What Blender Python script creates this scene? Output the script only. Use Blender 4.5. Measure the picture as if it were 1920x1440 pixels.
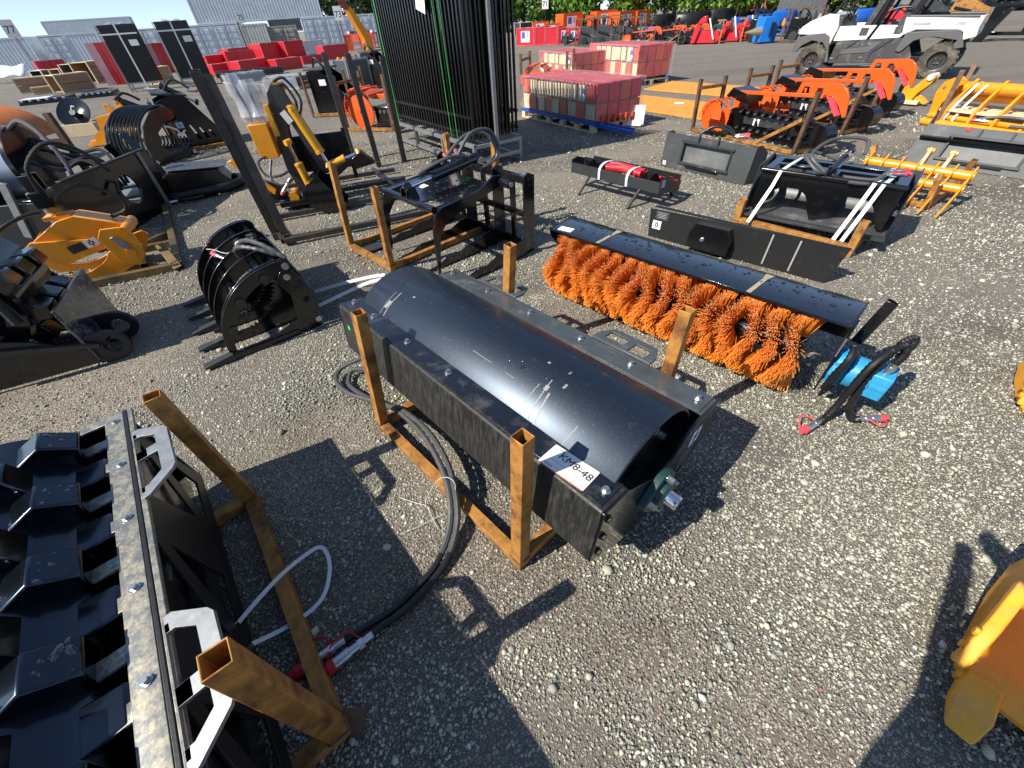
import bpy, bmesh, math, random
import numpy as np
from math import sin, cos, pi, radians, atan2, hypot, sqrt
from mathutils import Vector as V, Matrix, Euler
from mathutils.geometry import tessellate_polygon

for o in list(bpy.data.objects): bpy.data.objects.remove(o)
SC = bpy.context.scene
COL = SC.collection
random.seed(7)
RNG = np.random.default_rng(11)

# ---------------------------------------------------------------- camera
EYE = 1.65
FPX, CX, CY = 740., 960., 720.
down = V((1018 - CX, 1511 - CY, FPX)).normalized()
fw = V((0, 0, 1)); fw = (fw - down * fw.dot(down)).normalized()
rt = down.cross(fw)
RW = Matrix((rt, fw, -down))                     # camera (x right, y down, z forward) -> world
cam = bpy.data.cameras.new('camera'); camo = bpy.data.objects.new('camera', cam); COL.objects.link(camo)
cam.sensor_width = 36; cam.lens = 36 * FPX / 1920; cam.clip_start = .05; cam.clip_end = 2000
cr, cd, cf = RW.col[0], RW.col[1], RW.col[2]
camo.matrix_world = Matrix.Translation((0, 0, EYE)) @ Matrix((cr, -cd, -cf)).transposed().to_4x4()
SC.camera = camo
SC.render.resolution_x, SC.render.resolution_y = 1024, 768

# ---------------------------------------------------------------- sky, sun, exposure
SUNV = V((-.97, -.45, 1.0)).normalized()          # towards the sun
EL = math.asin(SUNV.z); AZ = atan2(SUNV.x, SUNV.y)
W = bpy.data.worlds.new('World'); SC.world = W; W.use_nodes = True
nt = W.node_tree; bg = nt.nodes['Background']
sky = nt.nodes.new('ShaderNodeTexSky'); sky.sky_type = 'NISHITA'; sky.sun_disc = False
sky.sun_elevation = EL; sky.sun_rotation = AZ; sky.altitude = 0; sky.air_density = .62; sky.dust_density = 0.; sky.ozone_density = 7.
gm = nt.nodes.new('ShaderNodeGamma'); gm.inputs[1].default_value = .72; nt.links.new(sky.outputs[0], gm.inputs[0])   # hazy summer sky: softer range, a little less blue
hs = nt.nodes.new('ShaderNodeHueSaturation'); hs.inputs['Saturation'].default_value = .92; nt.links.new(gm.outputs[0], hs.inputs['Color']); nt.links.new(hs.outputs[0], bg.inputs[0]); bg.inputs[1].default_value = .15
sl = bpy.data.lights.new('sun', 'SUN'); sl.energy = 3.9; sl.angle = radians(.53); sl.color = (1, .93, .83)
so = bpy.data.objects.new('sun', sl); COL.objects.link(so)
so.rotation_euler = SUNV.to_track_quat('Z', 'Y').to_euler(); so.location = (-20, -10, 25)
SC.view_settings.view_transform = 'Standard'; SC.view_settings.look = 'None'
SC.view_settings.exposure = .9; SC.view_settings.gamma = 1; SC.view_settings.use_curve_mapping = False
SC.cycles.max_bounces = 7; SC.cycles.diffuse_bounces = 3; SC.cycles.glossy_bounces = 3
SC.cycles.transparent_max_bounces = 12; SC.cycles.transmission_bounces = 4
SC.cycles.caustics_reflective = False; SC.cycles.caustics_refractive = False

# ---------------------------------------------------------------- measuring: where a picture point meets the plane at height z
def G(px, py, z=0.):
    v = RW @ V((px - CX, py - CY, FPX)); t = (z - EYE) / v.z
    return V((v.x * t, v.y * t, z))
def ang(a, b): return atan2(b[1] - a[1], b[0] - a[0])

# ---------------------------------------------------------------- materials
MATS = {}
def mat(name, col, rough=.5, metal=0., var=.0, vs=6., bump=0., bs=60., dust=None, dust_amt=0., ds=9., coat=0., col2=None, mixs=4., mixt=(.42, .62),
        spec=.5, streak=None, tr=0., alpha=1.):
    """procedural paint / steel / wood: base colour, blotchy variation, second colour patches, dust specks, fine relief"""
    m = bpy.data.materials.new(name); m.use_nodes = True; MATS[name] = m
    n, l = m.node_tree.nodes, m.node_tree.links; b = n['Principled BSDF']
    b.inputs['Roughness'].default_value = rough; b.inputs['Metallic'].default_value = metal
    b.inputs['Specular IOR Level'].default_value = spec
    b.inputs['Coat Weight'].default_value = coat; b.inputs['Coat Roughness'].default_value = .08
    b.inputs['Transmission Weight'].default_value = tr; b.inputs['Alpha'].default_value = alpha
    c4 = (*col, 1); b.inputs['Base Color'].default_value = c4
    tc = n.new('ShaderNodeTexCoord'); src = tc.outputs['Object']
    if streak:
        mp = n.new('ShaderNodeMapping'); mp.inputs['Scale'].default_value = streak; l.new(src, mp.inputs[0]); src = mp.outputs[0]
    last = None
    def rgb(c):
        r = n.new('ShaderNodeRGB'); r.outputs[0].default_value = (*c, 1); return r.outputs[0]
    def noise(s, det=5., ro=.6):
        t = n.new('ShaderNodeTexNoise'); t.inputs['Scale'].default_value = s; t.inputs['Detail'].default_value = det; t.inputs['Roughness'].default_value = ro
        l.new(src, t.inputs['Vector']); return t.outputs['Fac']
    def ramp(f, a, c):
        r = n.new('ShaderNodeMapRange'); r.inputs['From Min'].default_value = a; r.inputs['From Max'].default_value = c
        l.new(f, r.inputs['Value']); return r.outputs[0]
    def mixc(f, A, B):
        x = n.new('ShaderNodeMix'); x.data_type = 'RGBA'; l.new(f, x.inputs['Factor']); l.new(A, x.inputs['A']); l.new(B, x.inputs['B']); return x.outputs['Result']
    if col2:
        last = mixc(ramp(noise(mixs), *mixt), rgb(col), rgb(col2))
    if var:
        base = last or rgb(col)
        f = ramp(noise(vs, 6, .65), .3, .7)
        hi = n.new('ShaderNodeHueSaturation'); hi.inputs['Value'].default_value = 1 + var; l.new(base, hi.inputs['Color'])
        lo = n.new('ShaderNodeHueSaturation'); lo.inputs['Value'].default_value = 1 - var; l.new(base, lo.inputs['Color'])
        last = mixc(f, lo.outputs[0], hi.outputs[0])
    if dust:
        f = ramp(noise(ds, 9, .75), .62 - .3 * dust_amt, .78 - .2 * dust_amt)
        k = n.new('ShaderNodeMath'); k.operation = 'MULTIPLY'; k.inputs[1].default_value = min(1, dust_amt * 1.6); l.new(f, k.inputs[0])
        last = mixc(k.outputs[0], last or rgb(col), rgb(dust))
        rr = n.new('ShaderNodeMapRange'); rr.inputs['To Min'].default_value = rough; rr.inputs['To Max'].default_value = min(1, rough + .35); l.new(k.outputs[0], rr.inputs['Value']); l.new(rr.outputs[0], b.inputs['Roughness'])
    if last: l.new(last, b.inputs['Base Color'])
    if bump:
        bp = n.new('ShaderNodeBump'); bp.inputs['Strength'].default_value = bump; bp.inputs['Distance'].default_value = .004
        l.new(noise(bs, 3), bp.inputs['Height']); l.new(bp.outputs[0], b.inputs['Normal'])
    return m
DUST = (.30, .27, .22)
mat('black', (.0045, .005, .006), .22, coat=.4, dust=(.14, .13, .11), dust_amt=.12, ds=16, bump=.05, bs=220)
mat('black_gloss', (.005, .0055, .007), .14, coat=.7, dust=(.16, .15, .13), dust_amt=.06, ds=20, bump=.03, bs=120)
mat('black_satin', (.011, .0115, .012), .42, dust=(.16, .15, .13), dust_amt=.14, ds=18, bump=.08, bs=300)
mat('black_streaky', (.013, .0135, .013), .42, dust=(.045, .042, .036), dust_amt=.6, ds=5, streak=(14, 14, .8), bump=.06, bs=300)
mat('shelf_black', (.008, .010, .015), .24, coat=.4, dust=(.16, .16, .14), dust_amt=.34, ds=8)
mat('charcoal', (.030, .034, .037), .5, dust=DUST, dust_amt=.2, ds=5, var=.12, bump=.06, bs=200)
mat('grey_plate', (.058, .064, .067), .48, var=.2, vs=4, dust=DUST, dust_amt=.25, ds=5)
mat('galv', (.29, .305, .31), .42, .55, var=.22, vs=30, dust=(.5, .47, .36), dust_amt=.25, ds=12)
mat('galv_dusty', (.17, .18, .18), .42, .35, col2=(.36, .33, .25), mixs=42, mixt=(.42, .62), var=.35, vs=120, dust=(.46, .41, .27), dust_amt=.22, ds=16)
mat('chrome', (.75, .76, .78), .12, 1.)
mat('zinc', (.55, .56, .57), .3, .9, var=.15, vs=40)
mat('rust', (.44, .205, .045), .6, .2, col2=(.16, .062, .022), mixs=9, mixt=(.46, .66), var=.3, vs=26, bump=.35, bs=90, dust=(.5, .31, .1), dust_amt=.3, ds=16)
mat('rust_dark', (.17, .095, .05), .6, .3, col2=(.09, .06, .045), mixs=6, var=.25, vs=22, bump=.3, bs=90)
mat('steel_dark', (.075, .07, .068), .42, .6, col2=(.13, .085, .05), mixs=3, mixt=(.55, .75), var=.2, vs=18, bump=.1)
mat('orange', (.78, .105, .012), .38, coat=.2, var=.08, vs=5, dust=DUST, dust_amt=.08)
mat('amber', (.80, .30, .012), .36, coat=.25, var=.1, vs=5, dust=(.4, .3, .16), dust_amt=.14, ds=8, bump=.04, bs=120)
mat('amber_wear', (.84, .36, .02), .42, coat=.15, var=.16, vs=7, dust=(.36, .27, .15), dust_amt=.35, ds=6, bump=.06)
mat('yellow', (.72, .34, .015), .35, coat=.25, var=.1, dust=DUST, dust_amt=.12)
mat('tan_plate', (.66, .30, .045), .55, var=.12, vs=3, dust=(.5, .35, .15), dust_amt=.25, ds=3)
mat('red', (.58, .018, .03), .38, coat=.15, var=.1, vs=3, dust=(.6, .4, .36), dust_amt=.12)
mat('red_cap', (.55, .012, .03), .45)
mat('pink_cap', (.75, .07, .09), .5, var=.15)
mat('red_orange', (.62, .075, .02), .45, var=.12)
mat('blue', (.012, .10, .42), .42, var=.15, dust=DUST, dust_amt=.1)
mat('cyan', (.03, .30, .56), .42, var=.15, vs=12, dust=(.3, .5, .6), dust_amt=.2, ds=20, bump=.15, bs=60)
mat('green_cast', (.012, .055, .05), .45, bump=.3, bs=160, var=.2)
mat('green_paint', (.02, .6, .22), .4)
mat('green_strap', (.025, .30, .055), .35)
mat('rubber', (.008, .008, .009), .45, bump=.1, bs=100, dust=DUST, dust_amt=.12, ds=20)
mat('hose_grey', (.07, .07, .072), .45, dust=DUST, dust_amt=.2, ds=30)
mat('tyre', (.05, .045, .036), .85, dust=(.26, .22, .16), dust_amt=.55, ds=5, bump=.2)
mat('white', (.78, .78, .76), .4, var=.04)
mat('white_strap', (.72, .74, .76), .35, spec=.4)
mat('blue_strap', (.55, .66, .74), .35)
mat('paper', (.80, .78, .74), .6)
mat('paper_blue', (.62, .64, .80), .5)
mat('ink', (.02, .02, .025), .6)
mat('ink_grey', (.35, .35, .37), .6)
mat('ink_blue', (.08, .10, .45), .6)
mat('tape', (.52, .43, .28), .3, var=.3, vs=60, alpha=.55)
mat('scuff', (.46, .46, .42), .6, var=.4, vs=120, alpha=.55)
mat('water', (.012, .016, .024), .04, coat=1., spec=.7)
mat('wood', (.52, .36, .20), .75, col2=(.36, .22, .11), mixs=5, var=.2, vs=24, streak=(1, 6, 6), bump=.2)
mat('wood_pale', (.66, .53, .33), .75, var=.2, vs=18, streak=(1, 6, 6), bump=.15)
mat('ply', (.33, .20, .11), .7, var=.2, vs=6)
mat('wrap', (.80, .82, .85), .12, spec=.9, alpha=.13, bump=1., bs=9)
mat('wrap_thick', (.62, .65, .69), .16, spec=.7, alpha=.42, bump=1., bs=10)
mat('cont_blue', (.60, .66, .70), .5, var=.1, vs=1.3, dust=(.42, .42, .40), dust_amt=.25, ds=3)
mat('cont_pale', (.56, .58, .52), .55, var=.1, vs=1.3)
mat('cont_dark', (.10, .115, .135), .5)
mat('utv_white', (.80, .80, .78), .3, coat=.4, dust=(.5, .46, .38), dust_amt=.15)
mat('utv_grey', (.055, .055, .055), .5, dust=DUST, dust_amt=.35, ds=4)
mat('utv_trim', (.11, .11, .11), .5, dust=DUST, dust_amt=.2)
mat('bristle', (.95, .33, .04), .5, var=.22, vs=14)
mat('bristle_tip', (.85, .38, .11), .6, var=.3, vs=40)
mat('bark', (.13, .095, .065), .9, var=.3, vs=8, bump=.5, bs=20)
def leafmat(name, a, c):
    m = mat(name, a, .6, col2=c, mixs=.35, mixt=(.35, .65), var=.35, vs=1.7)
    b = m.node_tree.nodes['Principled BSDF']; b.inputs['Specular IOR Level'].default_value = .25
    return m
leafmat('leaf', (.035, .085, .016), (.10, .19, .028))
leafmat('leaf_bright', (.075, .16, .02), (.16, .27, .035))
leafmat('leaf_dark', (.018, .045, .014), (.05, .10, .022))
leafmat('leaf_pine', (.07, .115, .045), (.13, .19, .07))

# ---------------------------------------------------------------- mesh helpers
def fr(o, x, z=None, y=None):
    """frame: origin o, x axis, and z (or y) axis hint"""
    x = V(x).normalized()
    if z is not None:
        yv = V(z).cross(x).normalized(); zv = x.cross(yv)
    else:
        zv = x.cross(V(y)).normalized(); yv = zv.cross(x)
    return Matrix.Translation(V(o)) @ Matrix((x, yv, zv)).transposed().to_4x4()
def XY(z=0): return Matrix.Translation((0, 0, z))
def XZ(y=0): return Matrix(((1, 0, 0, 0), (0, 0, -1, y), (0, 1, 0, 0), (0, 0, 0, 1)))     # plate in x/z, thickness along y
def YZ(x=0): return Matrix(((0, 0, 1, x), (1, 0, 0, 0), (0, 1, 0, 0), (0, 0, 0, 1)))      # plate in y/z, thickness along x
def RZ(a): return Matrix.Rotation(a, 4, 'Z')
def RX(a): return Matrix.Rotation(a, 4, 'X')
def RY(a): return Matrix.Rotation(a, 4, 'Y')
def TR(x, y=0, z=0): return Matrix.Translation((x, y, z))

class MB:
    def __init__(s, M=None): s.v = []; s.f = []; s.M = M
    def add(s, vs, fs, M=None):
        k = len(s.v)
        if M is not None: vs = [M @ V(p) for p in vs]
        if s.M is not None: vs = [s.M @ V(p) for p in vs]
        s.v += [tuple(p) for p in vs]; s.f += [tuple(i + k for i in f) for f in fs]; return s
    def box(s, c, d, M=None):
        x, y, z = d[0] / 2, d[1] / 2, d[2] / 2; a, b, e = c
        return s.add([(a + i * x, b + j * y, e + k * z) for i in (-1, 1) for j in (-1, 1) for k in (-1, 1)],
                     [(0, 1, 3, 2), (4, 6, 7, 5), (0, 4, 5, 1), (2, 3, 7, 6), (0, 2, 6, 4), (1, 5, 7, 3)], M)
    def bar(s, p, q, w, h=None, up=(0, 0, 1)):
        p, q = V(p), V(q); h = h or w; d = q - p
        if abs(d.normalized().dot(V(up))) > .98: up = (0, 1, 0)
        return s.box((d.length / 2, 0, 0), (d.length, w, h), fr(p, d, z=up))
    def sqtube(s, p, q, w, t=.004, up=(0, 0, 1), h=None):
        p, q = V(p), V(q); d = q - p; L = d.length; h = h or w
        if abs(d.normalized().dot(V(up))) > .9: up = (0, 1, 0) if not isinstance(up, V) else up
        M = fr(p, d, z=up); vs = []
        for x in (0, L):
            for k in (0, t): vs += [(x, a * (w / 2 - k), b * (h / 2 - k)) for a, b in ((-1, -1), (1, -1), (1, 1), (-1, 1))]
        fs = []
        for i in range(4):
            j = (i + 1) % 4
            fs += [(i, j, 8 + j, 8 + i), (4 + i, 12 + i, 12 + j, 4 + j), (i, 4 + i, 4 + j, j), (8 + i, 8 + j, 12 + j, 12 + i)]
        return s.add(vs, fs, M)
    def rod(s, p, q, r, n=12, r2=None, caps=True):
        p, q = V(p), V(q); d = q - p; r2 = r if r2 is None else r2
        M = fr(p, d, z=(0, 0, 1) if abs(d.normalized().z) < .95 else (0, 1, 0)); L = d.length
        vs = [(0, r * cos(2 * pi * i / n), r * sin(2 * pi * i / n)) for i in range(n)] + [(L, r2 * cos(2 * pi * i / n), r2 * sin(2 * pi * i / n)) for i in range(n)]
        fs = [(i, (i + 1) % n, n + (i + 1) % n, n + i) for i in range(n)]
        if caps: fs += [tuple(range(n))[::-1], tuple(range(n, 2 * n))]
        return s.add(vs, fs, M)
    def pipe(s, pts, r, n=8, rf=None, smooth=0, caps=True, flat=None):
        pts = [V(p) for p in pts]
        if smooth: pts = spline(pts, smooth)
        T = [(pts[min(i + 1, len(pts) - 1)] - pts[max(i - 1, 0)]).normalized() for i in range(len(pts))]
        N = T[0].orthogonal().normalized() if flat is None else V(flat); vs = []
        for i, p in enumerate(pts):
            N = (N - T[i] * N.dot(T[i])).normalized(); B = T[i].cross(N); rr = r * (rf(i, len(pts)) if rf else 1)
            for k in range(n):
                a = 2 * pi * k / n; vs.append(p + N * (rr * cos(a)) + B * (rr * sin(a)))
        fs = [(i * n + k, i * n + (k + 1) % n, (i + 1) * n + (k + 1) % n, (i + 1) * n + k) for i in range(len(pts) - 1) for k in range(n)]
        if caps: fs += [tuple(range(n))[::-1], tuple(range((len(pts) - 1) * n, len(pts) * n))]
        return s.add(vs, fs)
    def ribbon(s, pts, w, t, side, smooth=0):
        """flat strap: side = direction across the strap"""
        pts = [V(p) for p in pts]
        if smooth: pts = spline(pts, smooth)
        vs = []
        for i, p in enumerate(pts):
            T = (pts[min(i + 1, len(pts) - 1)] - pts[max(i - 1, 0)]).normalized(); S = V(side) if side is not None else T.cross(p - V((0, -.4, 1.9))); S = (S - T * S.dot(T)).normalized(); N = T.cross(S)
            vs += [p + S * w / 2 + N * t / 2, p - S * w / 2 + N * t / 2, p - S * w / 2 - N * t / 2, p + S * w / 2 - N * t / 2]
        m = len(pts); fs = [(i * 4 + k, i * 4 + (k + 1) % 4, i * 4 + 4 + (k + 1) % 4, i * 4 + 4 + k) for i in range(m - 1) for k in range(4)]
        return s.add(vs, fs + [(0, 1, 2, 3), tuple(range(4 * m - 4, 4 * m))[::-1]])
    def plate(s, outer, t, M=None, holes=()):
        """flat plate: outline (and holes) in the local x/y plane, thickness t centred on z = 0"""
        loops = [list(outer)] + [list(h) for h in holes]; flat = [p for lp in loops for p in lp]; n = len(flat)
        tri = tessellate_polygon([[V((p[0], p[1], 0)) for p in lp] for lp in loops])
        vs = [(p[0], p[1], t / 2) for p in flat] + [(p[0], p[1], -t / 2) for p in flat]
        fs = []
        for a, b, c in tri:
            A, B, Cc = flat[a], flat[b], flat[c]
            if (B[0] - A[0]) * (Cc[1] - A[1]) - (B[1] - A[1]) * (Cc[0] - A[0]) < 0: b, c = c, b
            fs += [(a, b, c), (n + c, n + b, n + a)]
        k = 0
        for li, lp in enumerate(loops):
            ar = sum(lp[i][0] * lp[(i + 1) % len(lp)][1] - lp[(i + 1) % len(lp)][0] * lp[i][1] for i in range(len(lp)))
            for i in range(len(lp)):
                a, b = k + i, k + (i + 1) % len(lp)
                if (ar > 0) != (li == 0): a, b = b, a
                fs.append((b, a, n + a, n + b))
            k += len(lp)
        return s.add(vs, fs, M)
    def lathe(s, prof, M=None, n=32, a0=0, a1=2 * pi):
        """profile (radius, x) turned round the local x axis"""
        full = abs(a1 - a0 - 2 * pi) < 1e-6; m = n if full else n + 1; vs = []
        for i in range(m):
            a = a0 + (a1 - a0) * i / n; vs += [(x, r * cos(a), r * sin(a)) for r, x in prof]
        k = len(prof); fs = []
        for i in range(n):
            j = (i + 1) % m
            for q in range(k - 1): fs.append((i * k + q, i * k + q + 1, j * k + q + 1, j * k + q))
        return s.add(vs, fs, M)
    def ball(s, c, r, n=8, m=5, M=None, sc=(1, 1, 1)):
        vs = [(c[0], c[1], c[2] - r * sc[2])]
        for j in range(1, m):
            b = -pi / 2 + pi * j / m
            vs += [(c[0] + r * sc[0] * cos(b) * cos(2 * pi * i / n), c[1] + r * sc[1] * cos(b) * sin(2 * pi * i / n), c[2] + r * sc[2] * sin(b)) for i in range(n)]
        vs.append((c[0], c[1], c[2] + r * sc[2])); e = len(vs) - 1
        fs = [(0, 1 + (i + 1) % n, 1 + i) for i in range(n)] + [(e, 1 + (m - 2) * n + i, 1 + (m - 2) * n + (i + 1) % n) for i in range(n)]
        fs += [(1 + j * n + i, 1 + j * n + (i + 1) % n, 1 + (j + 1) * n + (i + 1) % n, 1 + (j + 1) * n + i) for j in range(m - 2) for i in range(n)]
        return s.add(vs, fs, M)
    def surf(s, P, closed_u=False):
        """grid of points P[u][v]"""
        nu, nv = len(P), len(P[0]); vs = [p for row in P for p in row]
        return s.add(vs, [(i * nv + j, i * nv + j + 1, ((i + 1) % nu) * nv + j + 1, ((i + 1) % nu) * nv + j) for i in range(nu if closed_u else nu - 1) for j in range(nv - 1)])
    def mesh(s, name, sm=38):
        me = bpy.data.meshes.new(name); me.from_pydata(s.v, [], s.f); me.update()
        if sm:
            me.polygons.foreach_set('use_smooth', [True] * len(me.polygons)); me.set_sharp_from_angle(angle=radians(sm))
        return me
    def build(s, name, material, parent=None, bev=0, sm=38, label=None, kind=None, fix=False):
        me = s.mesh(name, sm)
        if fix:
            b = bmesh.new(); b.from_mesh(me); bmesh.ops.recalc_face_normals(b, faces=b.faces); b.to_mesh(me); b.free()
        me.materials.append(MATS[material]); o = bpy.data.objects.new(name, me); COL.objects.link(o)
        if parent is not None: o.parent = parent
        if bev:
            m = o.modifiers.new('bevel', 'BEVEL'); m.width = bev; m.segments = 2; m.limit_method = 'ANGLE'; m.angle_limit = radians(45)
        if label: o['label'] = label
        if kind: o['kind'] = kind
        return o
def spline(p, k):
    out = []
    for i in range(len(p) - 1):
        a, b, c, d = p[max(i - 1, 0)], p[i], p[i + 1], p[min(i + 2, len(p) - 1)]
        for j in range(k):
            t = j / k; out.append(.5 * ((2 * b) + (c - a) * t + (2 * a - 5 * b + 4 * c - d) * t * t + (3 * b - a - 3 * c + d) * t ** 3))
    return out + [p[-1]]
def arc(cx, cy, r, a0, a1, n): return [(cx + r * cos(radians(a0 + (a1 - a0) * i / n)), cy + r * sin(radians(a0 + (a1 - a0) * i / n))) for i in range(n + 1)]
def circ(cx, cy, r, n=16): return arc(cx, cy, r, 0, 360, n)[:-1]
def rect(x0, y0, x1, y1): return [(x0, y0), (x1, y0), (x1, y1), (x0, y1)]
def rrect(x0, y0, x1, y1, r, n=4): return arc(x1 - r, y0 + r, r, -90, 0, n) + arc(x1 - r, y1 - r, r, 0, 90, n) + arc(x0 + r, y1 - r, r, 90, 180, n) + arc(x0 + r, y0 + r, r, 180, 270, n)

def tag(o, label, cat, group=None, kind=None):
    o['label'] = label; o['category'] = cat
    if group: o['group'] = group
    if kind: o['kind'] = kind
    return o
def T(name, label, cat, loc=(0, 0, 0), rz=0., group=None):
    o = bpy.data.objects.new(name, None); o.empty_display_size = .1; COL.objects.link(o)
    o.location = (loc[0], loc[1], loc[2] if len(loc) > 2 else 0); o.rotation_euler = (0, 0, rz)
    return tag(o, label, cat, group)
def copy_of(o, parent=None):
    c = o.copy(); COL.objects.link(c)
    if parent is not None: c.parent = parent; c.matrix_parent_inverse = Matrix.Identity(4)
    return c
def tree_copy(root, loc, rz, label, group=None):
    r = copy_of(root); r.location = (loc[0], loc[1], loc[2] if len(loc) > 2 else 0); r.rotation_euler = (0, 0, rz); r['label'] = label
    if group: r['group'] = group
    for ch in list(root.children):
        c = copy_of(ch, r)
        for g in list(ch.children): copy_of(g, c)
    return r
def pieces(name, mesh_builder, material, parent, mats4, bev=0):
    """many alike pieces that share one mesh: one object each"""
    out = []
    first = mesh_builder.build(name, material, parent, bev); first.matrix_local = mats4[0]; out.append(first)
    for M in mats4[1:]:
        c = copy_of(first, parent); c.matrix_local = M; out.append(c)
    return out
def text(name, body, size, material, parent, M, ext=.0004, align='CENTER'):
    cu = bpy.data.curves.new(name, 'FONT'); cu.body = body; cu.size = size; cu.align_x = align; cu.align_y = 'CENTER'; cu.extrude = ext
    tmp = bpy.data.objects.new(name, cu); COL.objects.link(tmp); dg = bpy.context.evaluated_depsgraph_get(); dg.update()
    me = bpy.data.meshes.new_from_object(tmp.evaluated_get(dg)); bpy.data.objects.remove(tmp); me.materials.clear(); me.materials.append(MATS[material])
    o = bpy.data.objects.new(name, me); COL.objects.link(o); o.parent = parent; o.matrix_local = M
    return o
def bolt_mb(r=.011, h=.009, wr=.016):
    b = MB(); b.add(*lathe_z([(0, .0025), (wr, .0025), (wr, 0)], 14)); n = 6
    vs = [(r * cos(pi / 3 * i), r * sin(pi / 3 * i), .002) for i in range(n)] + [(r * cos(pi / 3 * i), r * sin(pi / 3 * i), h) for i in range(n)]
    b.add(vs, [(i, (i + 1) % n, n + (i + 1) % n, n + i) for i in range(n)] + [tuple(range(n, 2 * n))]); return b
def lathe_z(prof, n):
    vs = [(r * cos(2 * pi * i / n), r * sin(2 * pi * i / n), z) for i in range(n) for r, z in prof]; k = len(prof)
    return vs, [(i * k + q + 1, i * k + q, ((i + 1) % n) * k + q, ((i + 1) % n) * k + q + 1) for i in range(n) for q in range(k - 1)]
def hose(parent, pts, r=.013, mat_='rubber', rib=True, smooth=10, name='hose', n=8, pitch=2):
    pts = [V(p) for p in pts]
    return MB().pipe(pts, r, n, rf=(lambda i, m: 1.12 if (i // pitch) % 2 else .92) if rib else None, smooth=smooth).build(name, mat_, parent)
def coupler(parent, p, d, cap='red_cap', L=.13, r=.018, loop=True):
    """quick coupler: hex crimp, steel body, plastic cap and its tether"""
    p, d = V(p), V(d).normalized()
    c = MB().rod(p, p + d * L * .25, r * .7, 10).rod(p + d * L * .25, p + d * L * .38, r * .95, 6).rod(p + d * L * .38, p + d * L * .6, r * .8, 14).rod(p + d * L * .6, p + d * L, r, 16).build('coupler', 'zinc', parent)
    MB().rod(p + d * L * .98, p + d * (L + .02), r * 1.12, 14).rod(p + d * (L + .02), p + d * (L + .04), r * .9, 14, r2=r * .7).build('dust_cap', cap, c)
    if loop:
        s = d.cross(V((0, 0, 1))).normalized(); up = V((0, 0, .018))
        MB().pipe([p + d * (L + .02) + s * r, p + d * L * .9 + s * .055 + up, p + d * L * .5 + s * .06 + up, p + d * L * .28 + s * .012 + up * .7], .0035, 6, smooth=6).build('tether', cap, c)
    return c
def drops(parent, spots, material='water', rmin=.003, rmax=.012, n=7, seed=1):
    """spots(rng) -> (point, u, v, normal) random places on a surface"""
    r = np.random.default_rng(seed); b = MB()
    for p, u, v, nn in spots:
        k = rmin + (rmax - rmin) * r.random() ** 2.5; e = .75 + .8 * r.random(); w = r.random() * 6.28; N = 8
        rim = []; top = []
        for i in range(N):
            a = 2 * pi * i / N; q = 1 + .22 * sin(2 * a + w) + .1 * r.random(); rim.append(p + (u * cos(a) * e + v * sin(a)) * k * q); top.append(p + (u * cos(a) * e + v * sin(a)) * k * q * .7 + nn * k * .22)
        b.add(rim + top + [p + nn * k * .3], [(i, (i + 1) % N, N + (i + 1) % N, N + i) for i in range(N)] + [(N + i, N + (i + 1) % N, 2 * N) for i in range(N)])
    return b.build('water_drops', material, parent, kind='stuff')
# ================================================================ ground
def vnoise(x, y, seed):
    r = np.random.default_rng(seed); tab = r.random((64, 64))
    xi = np.floor(x).astype(int); yi = np.floor(y).astype(int); fx = x - xi; fy = y - yi; fx = fx * fx * (3 - 2 * fx); fy = fy * fy * (3 - 2 * fy)
    g = lambda i, j: tab[(xi + i) % 64, (yi + j) % 64]
    return (g(0, 0) * (1 - fx) + g(1, 0) * fx) * (1 - fy) + (g(0, 1) * (1 - fx) + g(1, 1) * fx) * fy
def dirt_mask(x, y):
    """0 = loose gravel, 1 = bare packed dirt"""
    w = .25 * (vnoise(x * 3, y * 3, 9) - .5)
    n = .55 * vnoise(x * 1.1 + w, y * 1.4 + w, 1) + .3 * vnoise(x * 2.7, y * 3.1, 2) + .15 * vnoise(x * 8, y * 8, 3)
    return np.clip((n - .49) / .15, 0, 1)
def damp_mask(x, y):
    """0 = dry and dusty, 1 = damp or oily stain; streaks follow the wheel tracks"""
    n = .6 * vnoise(x * .8 + 7, y * 1.9 + 3, 21) + .4 * vnoise(x * 3.3, y * 5.1, 22)
    return np.clip((n - .54) / .14, 0, 1)
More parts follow.
